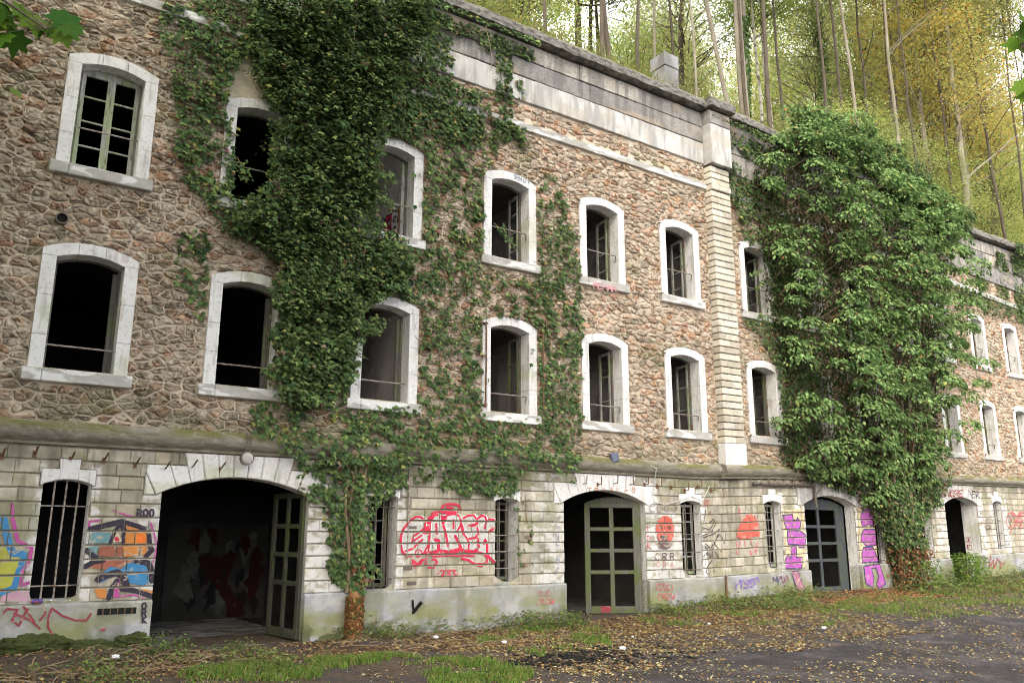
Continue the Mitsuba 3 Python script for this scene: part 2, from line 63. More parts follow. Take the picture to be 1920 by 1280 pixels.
    'coci': [['maroonfade',0.02,[[15.27,0.387],[15.218,0.412],[15.157,0.383],[15.134,0.331],[15.158,0.278],[15.21,0.261],[15.265,0.282]]],['maroonfade',0.02,[[15.254,0.335],[15.265,0.282],[15.304,0.258],[15.358,0.271],[15.388,0.331],[15.371,0.392],[15.325,0.408],[15.277,0.387],[15.254,0.335]]],['maroonfade',0.02,[[15.375,0.331],[15.386,0.278],[15.425,0.254],[15.48,0.267],[15.51,0.327],[15.493,0.388],[15.447,0.405],[15.398,0.383],[15.375,0.331]]],['maroonfade',0.02,[[15.635,0.376],[15.582,0.4],[15.52,0.372],[15.496,0.32],[15.521,0.266],[15.574,0.249],[15.629,0.269]]],['maroonfade',0.02,[[15.692,0.397],[15.683,0.245]]],['maroonfade',0.02,[[15.316,0.149],[15.265,0.173],[15.207,0.146],[15.185,0.097],[15.208,0.045],[15.258,0.029],[15.31,0.048]]],['maroonfade',0.02,[[15.33,0.026],[15.344,0.17],[15.44,0.159],[15.458,0.122],[15.424,0.095],[15.347,0.095]]],['maroonfade',0.02,[[15.392,0.093],[15.459,0.021]]],['maroonfade',0.02,[[15.618,0.16],[15.488,0.157],[15.486,0.02],[15.61,0.022]]],['maroonfade',0.02,[[15.484,0.092],[15.588,0.088]]],['maroonfade',0.02,[[15.639,0.159],[15.664,0.012],[15.701,0.098],[15.729,0.01],[15.77,0.154]]]],
    'tso': [['violet',0.03,[[18.162,0.408],[18.368,0.391]]],['violet',0.03,[[18.265,0.405],[18.246,0.189]]],['violet',0.031,[[18.567,0.395],[18.475,0.42],[18.377,0.379],[18.404,0.323],[18.527,0.298],[18.553,0.242],[18.455,0.202],[18.353,0.227]]],['violet',0.031,[[18.572,0.328],[18.586,0.251],[18.646,0.216],[18.732,0.235],[18.783,0.321],[18.759,0.41],[18.687,0.434],[18.61,0.403],[18.572,0.328]]],['violet',0.03,[[18.01,0.186],[18.052,0.292],[18.259,0.373]]],['violet',0.031,[[18.589,0.297],[18.738,0.425],[18.914,0.464],[18.974,0.374],[18.83,0.312]]]],
    'coco': [['greyfade',0.025,[[15.236,2.348],[15.169,2.377],[15.09,2.335],[15.061,2.265],[15.092,2.196],[15.159,2.177],[15.23,2.208]]],['greyfade',0.025,[[15.324,2.28],[15.338,2.21],[15.389,2.181],[15.459,2.202],[15.498,2.283],[15.476,2.363],[15.416,2.382],[15.354,2.351],[15.324,2.28]]],['greyfade',0.026,[[15.771,2.359],[15.702,2.388],[15.621,2.346],[15.59,2.274],[15.622,2.205],[15.691,2.185],[15.763,2.217]]],['greyfade',0.026,[[15.861,2.289],[15.875,2.219],[15.927,2.189],[15.999,2.21],[16.04,2.293],[16.018,2.374],[15.956,2.393],[15.892,2.361],[15.861,2.289]]]],
    'rs': [['maroonfade',0.022,[[17.124,2.503],[17.071,2.515],[17.015,2.487],[17.031,2.455],[17.102,2.443],[17.117,2.41],[17.062,2.382],[17.003,2.394]]],['maroonfade',0.022,[[17.27,2.506],[17.217,2.518],[17.16,2.49],[17.176,2.458],[17.247,2.446],[17.263,2.413],[17.207,2.385],[17.148,2.397]]]],
    'trial': [['orangered',0.025,[[12.84,2.641],[12.86,2.647]]],['orangered',0.025,[[13.03,2.715],[13.132,2.712]]],['orangered',0.025,[[13.081,2.717],[13.078,2.591]]],['orangered',0.025,[[13.259,2.596],[13.268,2.723],[13.345,2.719],[13.36,2.687],[13.333,2.661],[13.271,2.657]]],['orangered',0.025,[[13.307,2.658],[13.363,2.598]]],['orangered',0.026,[[13.55,2.731],[13.546,2.604]]],['orangered',0.026,[[13.732,2.609],[13.789,2.739],[13.838,2.612]]],['orangered',0.026,[[13.755,2.661],[13.819,2.662]]],['orangered',0.026,[[13.977,2.745],[13.978,2.615],[14.081,2.618]]],['orangered',0.026,[[14.23,2.687],[14.318,2.69]]],['orangered',0.026,[[14.467,2.694],[14.476,2.649],[14.508,2.63],[14.553,2.644],[14.578,2.697],[14.563,2.75],[14.525,2.762],[14.485,2.741],[14.467,2.694]]]],
    'move': [['greyfade',0.02,[[11.593,1.882],[11.602,1.986],[11.634,1.924],[11.667,1.986],[11.674,1.883]]],['greyfade',0.02,[[11.755,1.936],[11.763,1.899],[11.787,1.884],[11.82,1.895],[11.837,1.936],[11.825,1.978],[11.797,1.988],[11.768,1.972],[11.755,1.936]]],['greyfade',0.02,[[11.919,1.989],[11.955,1.885],[12.002,1.99]]],['greyfade',0.02,[[12.167,1.992],[12.083,1.986],[12.086,1.886],[12.166,1.892]]],['greyfade',0.02,[[12.083,1.939],[12.15,1.939]]]],
    'bluecol': [['bluefade',0.024,[[12.147,1.877],[12.109,1.895],[12.065,1.87],[12.05,1.828],[12.069,1.786],[12.107,1.774],[12.146,1.792]]],['bluefade',0.024,[[12.048,1.626],[12.057,1.584],[12.086,1.566],[12.124,1.578],[12.144,1.626],[12.13,1.674],[12.097,1.686],[12.063,1.668],[12.048,1.626]]],['bluefade',0.024,[[12.142,1.46],[12.104,1.478],[12.06,1.454],[12.045,1.413],[12.064,1.371],[12.102,1.359],[12.141,1.376]]],['bluefade',0.024,[[12.091,1.271],[12.09,1.152]]],['bluefade',0.024,[[12.04,1.007],[12.049,0.966],[12.078,0.947],[12.116,0.959],[12.136,1.006],[12.122,1.053],[12.089,1.065],[12.055,1.048],[12.04,1.007]]],['bluefade',0.024,[[12.133,0.842],[12.096,0.861],[12.053,0.838],[12.038,0.797],[12.056,0.756],[12.094,0.743],[12.132,0.76]]]],
    'cocil': [['maroonfade',0.019,[[11.553,0.358],[11.517,0.377],[11.476,0.355],[11.462,0.316],[11.48,0.275],[11.516,0.262],[11.553,0.278]]],['maroonfade',0.019,[[11.579,0.317],[11.588,0.277],[11.616,0.259],[11.652,0.269],[11.671,0.314],[11.658,0.36],[11.626,0.373],[11.593,0.357],[11.579,0.317]]],['maroonfade',0.019,[[11.791,0.35],[11.754,0.368],[11.712,0.347],[11.698,0.307],[11.716,0.266],[11.753,0.253],[11.79,0.269]]],['maroonfade',0.019,[[11.864,0.364],[11.863,0.249]]],['maroonfade',0.019,[[11.552,0.176],[11.516,0.194],[11.474,0.173],[11.461,0.134],[11.478,0.094],[11.515,0.081],[11.551,0.096]]],['maroonfade',0.019,[[11.583,0.078],[11.588,0.191],[11.657,0.183],[11.67,0.154],[11.647,0.132],[11.592,0.132]]],['maroonfade',0.019,[[11.624,0.131],[11.674,0.074]]],['maroonfade',0.019,[[11.799,0.183],[11.707,0.181],[11.71,0.072],[11.798,0.074]]],['maroonfade',0.019,[[11.706,0.129],[11.78,0.126]]],['maroonfade',0.019,[[11.831,0.182],[11.853,0.066],[11.877,0.134],[11.899,0.064],[11.924,0.178]]]],
    'redarch': [['maroon',0.038,[[29.26,3.106],[29.146,3.125],[29.019,3.076],[29.046,3.021],[29.199,3.003],[29.226,2.947],[29.098,2.899],[28.972,2.918]]],['maroon',0.038,[[29.25,2.903],[29.311,3.13],[29.502,2.909],[29.564,3.137]]],['maroon',0.038,[[29.56,3.024],[29.569,2.945],[29.642,2.912],[29.754,2.938],[29.828,3.031],[29.808,3.121],[29.719,3.142],[29.617,3.105],[29.56,3.024]]],['maroon',0.038,[[29.823,2.917],[29.888,3.146],[30.089,3.141],[30.117,3.084],[30.039,3.036],[29.875,3.027]]],['maroon',0.038,[[29.97,3.03],[30.095,2.924]]],['maroon',0.039,[[30.442,3.163],[30.164,3.143],[30.129,2.925],[30.392,2.943]]],['maroon',0.038,[[30.141,3.039],[30.36,3.045]]],['black',0.023,[[30.73,2.94],[30.804,3.193],[31.019,2.947],[31.094,3.201]]],['black',0.023,[[31.01,2.917],[31.07,3.171],[31.31,3.152],[31.258,3.062],[31.07,3.045]]],['black',0.024,[[31.256,3.055],[31.317,2.988],[31.194,2.922],[31.01,2.917]]],['black',0.024,[[31.384,3.15],[31.323,2.895]]],['black',0.024,[[31.665,3.158],[31.351,3.01],[31.603,2.902]]]],
    'farred': [['maroonfade',0.04,[[33.302,2.141],[33.322,1.932],[33.527,1.844],[33.851,1.905],[34.073,2.149],[34.022,2.391],[33.766,2.448],[33.472,2.353],[33.302,2.141]]],['maroonfade',0.04,[[33.567,1.844],[33.806,2.448],[34.018,2.088],[34.433,2.458],[34.343,1.847]]],['maroonfade',0.04,[[33.915,1.846],[34.474,2.458],[34.701,1.849]]],['maroonfade',0.04,[[34.137,2.089],[34.61,2.093]]],['maroonfade',0.042,[[35.24,2.47],[34.427,2.427],[34.306,1.847],[35.072,1.881]]],['maroonfade',0.041,[[34.351,2.151],[34.99,2.157]]],['orangered',0.048,[[33.425,1.684],[33.969,2.168],[34.29,1.807],[34.647,2.175]]],['maroonfade',0.049,[[33.929,2.329],[34.681,2.298]]]],
    'blackr': [['greyfade',0.027,[[31.563,1.989],[31.622,2.183],[31.79,1.991],[31.85,2.185]]],['greyfade',0.027,[[31.833,1.991],[31.881,2.186],[32.07,2.168],[32.028,2.1],[31.881,2.089]]],['greyfade',0.027,[[32.027,2.094],[32.074,2.042],[31.978,1.992],[31.833,1.991]]],['smoke',0.027,[[31.892,1.933],[31.789,1.952],[31.671,1.913],[31.695,1.865],[31.834,1.846],[31.858,1.798],[31.741,1.759],[31.626,1.778]]],['smoke',0.027,[[31.853,1.759],[32.022,1.954],[32.094,1.76]]],['smoke',0.027,[[31.92,1.837],[32.065,1.837]]]],
    'farredlow': [['maroon',0.038,[[31.705,0.918],[31.469,0.431],[31.85,0.726],[31.812,0.423],[32.169,0.759],[32.364,0.603],[32.227,0.377]]],['maroon',0.031,[[32.344,0.527],[32.689,0.635]]]],
    'mehar': [['pinkfade',0.022,[[13.274,7.796],[13.292,7.972],[13.343,7.877],[13.399,7.991],[13.408,7.819]]],['pinkfade',0.023,[[13.574,7.995],[13.439,7.963],[13.441,7.799],[13.569,7.829]]],['pinkfade',0.022,[[13.436,7.884],[13.545,7.903]]],['pinkfade',0.023,[[13.6,7.974],[13.595,7.799]]],['pinkfade',0.023,[[13.737,7.998],[13.731,7.822]]],['pinkfade',0.022,[[13.598,7.886],[13.734,7.91]]],['pinkfade',0.023,[[13.758,7.8],[13.832,7.988],[13.895,7.824]]],['pinkfade',0.023,[[13.787,7.875],[13.87,7.889]]],['pinkfade',0.023,[[13.922,7.802],[13.934,7.98],[14.038,7.989],[14.058,7.948],[14.022,7.907],[13.938,7.889]]],['pinkfade',0.023,[[13.987,7.897],[14.06,7.825]]]],
    'zno': [['bluefade',0.023,[[10.932,10.377],[10.896,10.379],[10.859,10.347],[10.871,10.321],[10.92,10.322],[10.932,10.296],[10.896,10.263],[10.855,10.264]]],['bluefade',0.023,[[10.986,10.234],[10.99,10.351],[11.064,10.253],[11.068,10.371]]],['bluefade',0.023,[[11.118,10.273],[11.126,10.234],[11.151,10.223],[11.184,10.243],[11.201,10.294],[11.188,10.337],[11.159,10.342],[11.131,10.317],[11.118,10.273]]],['bluefade',0.023,[[11.251,10.312],[11.334,10.327]]],['bluefade',0.023,[[11.293,10.323],[11.292,10.206]]]],
    'wintag': [['pinkred',0.02,[[3.926,9.544],[3.895,9.548],[3.867,9.515],[3.88,9.489],[3.92,9.488],[3.933,9.462],[3.905,9.429],[3.87,9.432]]],['pinkred',0.02,[[3.926,9.544],[3.895,9.548],[3.867,9.515],[3.88,9.489],[3.92,9.488],[3.933,9.462],[3.905,9.429],[3.87,9.432]]],['pinkred',0.018,[[3.832,9.109],[3.871,9.001],[3.898,9.127]]],['pinkred',0.018,[[3.911,9.116],[3.92,8.999]]]],
}
IVY = [
    ['a',1,0.55,0.02,[[4.03,12.43],[8.2,14.1],[8.15,13.45],[7.8,12.85],[8.01,12.45],[7.38,11.57],[7.13,10.96],[6.91,10.09],[6.95,9.23],[6.86,8.35],[7.01,7.77],[7.58,7.76],[7.79,7.31],[7.31,6.68],[6.73,6.41],[6.72,5.49],[6.43,4.79],[6.02,4.1],[5.35,4.25],[5.12,4.65],[5.23,5.3],[5.02,6.13],[5.25,6.73],[5.17,7.05],[4.39,7.56],[4.05,7.93],[4.88,8.24],[4.68,8.66],[4.74,9.38],[4.95,9.73],[4.53,10.15],[4.27,10.66],[4.13,11.1]]],
    ['a',0.8,0.18,0.05,[[2.81,11.68],[3.08,12.15],[4.08,12.55],[4.28,11.25],[3.91,11.06],[3.84,10.61],[3.94,10.04],[3.84,9.31],[3.86,8.29],[4.4,8.08],[4.96,7.97],[5.28,7.24],[4.79,7.25],[4.12,7.67],[3.58,7.99],[3.31,8.26],[3.12,9.22],[2.95,10.08],[2.82,10.97],[2.58,11.41],[2.37,11.51]]],
    ['a',0.55,0.13,0.06,[[7.17,11.07],[8.32,11.7],[9.5,11.58],[10.63,11.63],[11.07,11.54],[10.2,11.11],[10,10.52],[9.87,10.06],[9.86,6.97],[9.98,3.74],[11.38,3.45],[6.59,3.52],[6.52,4.83],[7.11,7.86]]],
    ['a',0.6,0.14,0.05,[[11.57,7.73],[11.71,8.94],[11.92,10.59],[12.24,10.67],[12.51,9.11],[12.82,7.45],[12.92,6.35],[12.67,5.5],[12.76,4.44],[12.41,3.32],[9.77,3.37],[9.76,3.96],[11.39,4.08],[11.52,6.17]]],
    ['a',0.45,0.08,0.5,[[9.87,7.7],[11.66,7.75],[11.9,6.76],[9.88,6.47]]],
    ['a',0.9,0.2,0.03,[[7.21,11.47],[8.29,12.38],[9.48,11.99],[10.18,11.92],[10.62,11.62],[11.16,11.52],[9.8,10.99],[8.33,10.94],[7.25,10.42]]],
    ['a',0.42,0.14,0.06,[[4.76,4.21],[7.23,3.88],[12.56,3.38],[12.48,3.06],[10.7,3.05],[10.27,2.61],[8.89,2.85],[8.12,3.05],[7.14,3],[6.56,3.19],[5.67,3.14],[4.91,3.6]]],
    ['a',0.85,0.2,0.06,[[6,3.21],[8,3.04],[8.07,2.88],[7.3,2.42],[7.17,2.04],[7.13,1.62],[7.2,1],[6.81,0.61],[6.63,1.01],[6.62,2.03],[6.21,2.44]]],
    ['a',0.75,0.12,0.1,[[8.9,3.14],[10.93,3.06],[10.79,2.45],[10.28,2.5],[9.86,2.66],[9.17,2.87]]],
    ['a',1,0.12,0.02,[[8.11,14.04],[8.62,14.13],[11.25,14.07],[11.42,13.95],[10.99,13.83],[9.62,13.75],[8.7,13.67],[7.99,13.31]]],
    ['a',0.7,0.06,0.02,[[8.54,13.46],[8.91,13.46],[9,12.62],[8.64,12.14],[8.2,12.48]]],
    ['a',0.6,0.06,0.02,[[10.23,13.79],[10.73,13.82],[10.73,12.31],[10.41,12.28]]],
    ['a',0.4,0.04,0.02,[[10.93,12.97],[11.09,13.03],[10.98,12.46],[10.86,12.42]]],
    ['a',0.5,0.1,0.05,[[9.46,12.27],[10.76,12.35],[10.65,11.76],[9.78,11.86]]],
    ['a',0.6,0.06,0.05,[[3.14,7.25],[3.59,7.35],[3.72,6.4],[3.68,5.55],[3.52,5.95],[3.24,6.85]]],
    ['a',0.5,0.05,0.15,[[5.73,3.05],[6.16,3.17],[6.67,2.04],[6.84,1.01],[6.68,0.71],[6.45,2.03]]],
    ['a',0.3,0.05,0.3,[[10.87,2.46],[11.17,2.46],[11.39,1.03],[11.16,0.92]]],
    ['b',1,1,0.01,[[21.11,14.41],[23.49,15.07],[25.91,14.75],[28.47,13.95],[30.78,13.52],[31.26,13.08],[30.22,10.13],[29.76,7.26],[28.89,4.9],[28.05,3.4],[25.68,2.64],[24.18,2.45],[23.95,2.77],[21.85,3.18],[20.41,3.59],[20.17,4.65],[20.86,6.29],[20.34,7.21],[20.11,9.16],[20,10.84],[19.62,11.97],[19.96,12.95]]],
    ['b',0.97,0.5,0.02,[[21.54,14.99],[24.07,15.67],[26.9,15.41],[29.56,14.6],[32.2,13.8],[32,12.95],[28.93,13.22],[26.35,14.07],[23.61,14.46],[21.57,14.04]]],
    ['b',0.8,0.2,0.06,[[18.19,12.7],[18.72,12.84],[19.59,12.17],[20.65,12.62],[21.57,11.37],[21.38,7.45],[22.32,6.54],[21.7,3.68],[23.22,3.18],[21.89,3.21],[20.72,3.95],[20.76,5.39],[20.56,6.52],[20.15,7.29],[19.31,7.84],[20.31,8.15],[20.59,10.09],[19.46,10.73],[18.61,12.11]]],
    ['b',0.9,0.12,0.05,[[17.93,13.97],[19.43,14.04],[21.38,14.1],[20.48,13.11],[19.14,13.52],[17.84,13.68]]],
    ['b',0.9,0.5,0.12,[[24.55,2.63],[28.6,3.35],[27.56,2.34],[26.62,1.64],[26.19,0.8],[25.44,0.65],[25.11,1.64]]],
    ['b',0.5,0.3,0.3,[[22.51,3.31],[29.25,3.56],[28.78,2.99],[24.89,2.47]]],
    ['c',0.7,0.08,0.02,[[33.15,12.54],[33.97,12.47],[34.39,11.4],[33.54,11.37]]],
    ['c',0.7,0.08,0.02,[[35.27,13.18],[36.01,13.09],[35.82,11.18],[34.95,11.22]]],
    ['c',0.8,0.1,0.02,[[36.51,13.62],[38.05,13.73],[37.05,10.21],[36.4,11.16]]],
    ['c',0.7,0.12,0.03,[[31.56,11.11],[37.02,10.89],[36.85,10.28],[31.47,10.71]]],
    ['c',0.7,0.15,0.03,[[35.99,13.71],[37.98,13.8],[37.72,12.89],[36.38,13.12]]],
]
PATCH = [[3.97,11.26],[4.26,11.3],[4.36,10.72],[4.67,10.27],[5.04,9.89],[4.01,9.58],[3.75,9.86],[3.74,10.51]]
HOOKS = [[0.76,2.9],[1.22,2.96],[1.76,2.89],[2.27,2.9],[2.78,2.85],[3.28,2.8],[3.74,2.85],[4.24,2.83],[12.89,2.88],[13.35,2.88],[13.88,2.92],[14.4,2.91],[14.92,2.93],[15.37,2.9],[15.86,2.89],[16.35,2.82],[16.86,2.93],[17.36,2.85]]
GRASS = [[[3.57,-2.81],[4.14,-2.17],[5.11,-2.34],[6.4,-2.78],[7.5,-4],[7.32,-5.18],[6.11,-6.22],[3.34,-4.47]],[[9.87,-0.84],[11.51,-0.09],[12.15,-0.24],[11.58,-1.96],[10,-3.78],[8.73,-3.75],[8.74,-2.58]],[[14.67,0.11],[16.06,0.3],[18.27,-0.28],[20.15,-0.21],[17.94,-3.41],[15.18,-4.29],[13.81,-2.91],[14,-1.43]],[[19.94,-2.2],[26.13,-0.12],[26.1,-1.53],[31.96,-1.12],[26.06,-3.78],[20.96,-5.09],[18.42,-4.71],[18.24,-3.64]]]

# ------------------------------------------------------------------ materials
C3 = mi.Color3f


def bsdf(key, col, rough=0.9, bump=None, scale=0.01, eps=4e-3, spec=0.3, two=True, **more):
    base = {'type': 'principled', 'base_color': mikit.proc(col) if callable(col) else {'type': 'rgb', 'value': list(col)}, 'roughness': rough, 'specular': spec, **more}
    if bump is not None:
        base = {'type': 'bumpmap', 'height': mikit.proc(bump, eps), 'scale': scale, 'nested': base}
    scene[key] = {'type': 'twosided', 'inner': base} if two else base


def leaf_bsdf(key, trans=0.9, rough=0.55):
    scene[key] = {'type': 'principledthin', 'base_color': {'type': 'mesh_attribute', 'name': 'vertex_color'}, 'roughness': rough, 'diff_trans': trans, 'eta': 1.4}


def pick(t, cols):
    """a colour out of a list by t in 0..1"""
    c = mi.Color3f(cols[0])
    for i in range(1, len(cols)):
        c = dr.select(t > i / len(cols), mi.Color3f(cols[i]), c)
    return c


def moss_mask(p, s=1.3, a=0.52, b=0.68):
    return smoothstep(a, b, fbm(p.x * s + 3, p.y * s, p.z * s * 1.4, 4))


STONES = [(.40, .33, .255), (.46, .385, .30), (.37, .315, .245), (.41, .315, .24), (.41, .36, .285), (.45, .31, .22), (.34, .305, .24), (.45, .385, .305), (.49, .42, .335), (.44, .29, .205), (.40, .34, .27)]


def stone_col(p, n, uv):
    c = pick(uv.x, STONES) * (0.75 + 0.5 * uv.y)
    g = fbm(p.x * 9, p.y * 9, p.z * 9, 3)
    pit = smoothstep(.54, .68, fbm(p.x * 15 + 7, p.y * 15, p.z * 19, 3))
    c = c * (0.55 + 0.9 * g)
    c = mix(c, C3(.42, .25, .13), smoothstep(.66, .80, noise(p.x * 4.1, p.y * 4, p.z * 4.1 + 9)) * .5)
    c = c * (1 - .62 * pit)
    shade_dirt = smoothstep(15.0, 3.0, p.x) * (.55 + .45 * fbm(p.x * .5, 4, p.z * .5, 3))  # darker towards the left: shade and grime put into the stone colour
    c = c * C3(1.07, 1.0, .97) * (1 - .27 * shade_dirt)
    smear = smoothstep(.47, .62, fbm(p.x * 7 + 11, p.y * 7, p.z * 7, 4))
    c = mix(c, C3(.52, .455, .37), smear * .75)
    low = smoothstep(1.2, 0.0, p.z - 3.4) * smoothstep(.35, .6, fbm(p.x * 2, p.y, p.z * 2, 3))
    c = mix(c, C3(.13, .13, .07), low * .55)
    return mix(c, C3(.15, .16, .06), moss_mask(p, .9, .60, .72) * .4)


def stone_bump(p, n, uv):
    return fbm(p.x * 16, p.y * 16, p.z * 16, 3) - .7 * smoothstep(.58, .72, fbm(p.x * 30 + 7, p.y * 30, p.z * 30, 2))


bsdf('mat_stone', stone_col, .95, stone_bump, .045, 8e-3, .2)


def mortar_col(p, n, uv):
    f = fbm(p.x * 6, p.y * 6, p.z * 6, 3)
    c = mix(C3(.50, .435, .35), C3(.64, .575, .485), f)
    c = mix(c, C3(.33, .27, .19), smoothstep(.5, .75, fbm(p.x * .7, 0, p.z * .7, 3)) * .5)
    low = smoothstep(1.0, 0.0, p.z - 3.4) * smoothstep(.3, .6, fbm(p.x * 2, p.y, p.z * 2, 3))
    c = mix(c, C3(.17, .17, .09), low * .5)
    return c * C3(1.04, 1.0, .97) * (1 - .10 * smoothstep(15.0, 3.0, p.x))  # same leftward shade and grime tint in the mortar


bsdf('mat_mortar', mortar_col, .95, lambda p, n, uv: fbm(p.x * 20, p.y * 20, p.z * 20, 3), .012)


def white_col(p, n, uv):
    c = mix(C3(.74, .74, .75), C3(.62, .61, .60), fbm(p.x * 3, p.y * 3, p.z * 3, 3))
    chip = smoothstep(.58, .70, fbm(p.x * 26, p.y * 26, p.z * 20, 4))
    streak = smoothstep(.56, .74, fbm(p.x * 14, p.y * 14, p.z * 1.3, 3))
    c = mix(c, C3(.30, .29, .275), streak * .5)
    c = mix(c, C3(.33, .24, .17), smoothstep(.64, .74, fbm(p.x * 7 + 30, p.y * 7, p.z * 2, 3)) * .35)
    c = mix(c, C3(.40, .39, .37), chip * .45)
    return mix(c, C3(.42, .45, .28), moss_mask(p, .8, .62, .75) * .5)


bsdf('mat_white', white_col, .8, lambda p, n, uv: fbm(p.x * 14, p.y * 14, p.z * 14, 3), .006)


def sill_col(p, n, uv):
    c = mix(C3(.50, .49, .47), C3(.30, .29, .27), fbm(p.x * 5, p.y * 5, p.z * 7, 4))
    c = mix(c, C3(.70, .70, .70), smoothstep(.52, .6, fbm(p.x * 2.3 + 4, p.y, p.z * 6, 3)) * .85)
    return mix(c, C3(.16, .18, .06), smoothstep(.3, .8, n.z) * smoothstep(.42, .58, fbm(p.x * 4, p.y * 4, p.z * 4, 3)) * .8)


bsdf('mat_sill', sill_col, .9, lambda p, n, uv: fbm(p.x * 14, p.y * 14, p.z * 14, 3), .01)
WHITE_ZONES = [[1.28,1.42,2.75,0.8],[2.12,2.26,2.75,0.9],[2.95,3.3,2.75,0.75],[5.98,6.8,3,0.95],[7.92,8.1,2.75,0.9],[11.35,11.6,3,0.45],[11.6,12.33,3,0.75],[14.9,15.35,3,1],[15.3,16.22,2.2,0.7],[16.8,17.1,2.8,1],[20.14,20.42,2.8,1],[20.9,21.38,3.1,0.8],[23.84,24.3,3.1,0.9],[28.5,29.16,3.2,0.6],[31.33,31.75,3.2,1],[33.08,33.5,3.2,0.9],[32.2,32.52,3.2,0.6]]


def ashlar_col(p, n, uv):
    c = pick(uv.x, [(.37, .34, .275), (.43, .395, .325), (.34, .315, .255), (.45, .415, .345), (.37, .33, .25)]) * (.85 + .3 * uv.y)
    c = c * (.72 + .56 * fbm(p.x * 8, p.y * 8, p.z * 8, 3))
    streak = smoothstep(.5, .75, fbm(p.x * 9, 1, p.z * .9, 3))
    c = mix(c, C3(.17, .155, .115), streak * .6)
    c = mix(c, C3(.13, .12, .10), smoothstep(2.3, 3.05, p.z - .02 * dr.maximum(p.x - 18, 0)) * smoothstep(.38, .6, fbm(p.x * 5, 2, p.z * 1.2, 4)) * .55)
    w = mi.Float(0)
    for x0, x1, z1, s in WHITE_ZONES:
        e = .10 * (fbm(p.x * 7, 0, p.z * 7 + x0, 2) - .5)
        w = dr.maximum(w, s * smoothstep(x0 - .03, x0 + .03, p.x + e) * smoothstep(x1 + .03, x1 - .03, p.x + e) * smoothstep(z1 + .03, z1 - .03, p.z))
    w = w * smoothstep(.74, .42, fbm(p.x * 6 + 4, 0, p.z * 8, 4))
    c = mix(c, C3(.66, .66, .665), w * .85)
    return mix(c, C3(.20, .21, .10), smoothstep(.56, .72, fbm(p.x * 1.6 + 9, 0, p.z * 2.1, 4)) * .55)


bsdf('mat_ashlar', ashlar_col, .9, lambda p, n, uv: fbm(p.x * 18, p.y * 18, p.z * 18, 3), .012)
bsdf('mat_joint_dark', (.09, .082, .07), .95)
bsdf('mat_joint', lambda p, n, uv: C3(.24, .215, .17) * (.7 + .6 * fbm(p.x * 8, 0, p.z * 8, 2)), .95)


def plinth_col(p, n, uv):
    c = mix(C3(.24, .24, .24), C3(.38, .375, .37), fbm(p.x * 2.2, p.y * 2, p.z * 3, 4))
    blue = smoothstep(.45, .6, fbm(p.x * 1.1 + 5, 0, p.z * 1.6, 3))
    c = mix(c, C3(.36, .37, .42), blue * .6)
    c = c * (.8 + .4 * fbm(p.x * 17, p.y * 17, p.z * 17, 3))
    pale = smoothstep(.55, .7, fbm(p.x * 2.7 + 1, 2, p.z * 3, 3))
    c = mix(c, C3(.48, .47, .44), pale * .45)
    low = smoothstep(.55, -.2, p.z - .03 * dr.maximum(p.x - 18, 0)) + .25
    grime = smoothstep(.45, .68, fbm(p.x * 4, 1, p.z * .9, 4))
    c = mix(c, C3(.14, .135, .13), grime * .55)
    m = smoothstep(.36, .60, fbm(p.x * 1.5, 0, p.z * 2.2 + 7, 4)) * dr.minimum(low, 1)
    c = mix(c, C3(.20, .215, .075), m * .8)
    dark = smoothstep(.50, .62, fbm(p.x * 2.5 + 20, 0, p.z * 3, 4)) * smoothstep(.15, -.25, p.z)
    return mix(c, C3(.07, .08, .03), dark * .85)


bsdf('mat_plinth', plinth_col, .9, lambda p, n, uv: fbm(p.x * 11, p.y * 11, p.z * 11, 4), .02)


def torus_col(p, n, uv):
    c = mix(C3(.13, .12, .095), C3(.30, .275, .23), fbm(p.x * 5, p.y * 9, p.z * 9, 5))
    m = smoothstep(-.35, .65, n.z) * smoothstep(.36, .56, fbm(p.x * 1.6, p.y * 3, p.z * 4, 4))
    c = mix(c, C3(.13, .125, .035), m * .9)
    return mix(c, C3(.36, .34, .31), smoothstep(.58, .74, fbm(p.x * 13 + 3, p.y * 13, p.z * 13, 4)) * .35)


bsdf('mat_torus', torus_col, .95, lambda p, n, uv: fbm(p.x * 13, p.y * 13, p.z * 13, 5), .06, 8e-3)


def concrete_col(p, n, uv):
    c = pick(uv.x, [(.30, .28, .26), (.36, .34, .31), (.275, .262, .25), (.39, .365, .33), (.25, .24, .235)])
    c = c * (.75 + .5 * fbm(p.x * 5, p.y * 5, p.z * 5, 4))
    st = smoothstep(.42, .68, fbm(p.x * 6, 0, p.z * .8, 4))
    c = mix(c, C3(.12, .115, .115), st * .6)
    c = mix(c, C3(.10, .095, .09), smoothstep(.55, .68, fbm(p.x * 22, 1, p.z * 18, 3)) * .35)
    return mix(c, C3(.40, .31, .22), smoothstep(.6, .75, fbm(p.x * 1.2 + 3, 0, p.z * 2, 3)) * .5)


bsdf('mat_concrete', concrete_col, .9, lambda p, n, uv: fbm(p.x * 12, p.y * 12, p.z * 12, 4), .02)


def lime_col(p, n, uv):
    c = mix(C3(.60, .595, .58), C3(.42, .41, .40), fbm(p.x * 3, p.y, p.z * 2, 3))
    st = smoothstep(.40, .66, fbm(p.x * 7, 0, p.z * .9, 4))
    c = mix(c, C3(.24, .235, .23), st * .62)
    return mix(c, C3(.42, .38, .33), smoothstep(.55, .7, fbm(p.x * 2 + 8, 0, p.z * 3, 3)) * .6)


bsdf('mat_lime', lime_col, .9, lambda p, n, uv: fbm(p.x * 12, p.y * 12, p.z * 12, 3), .012)


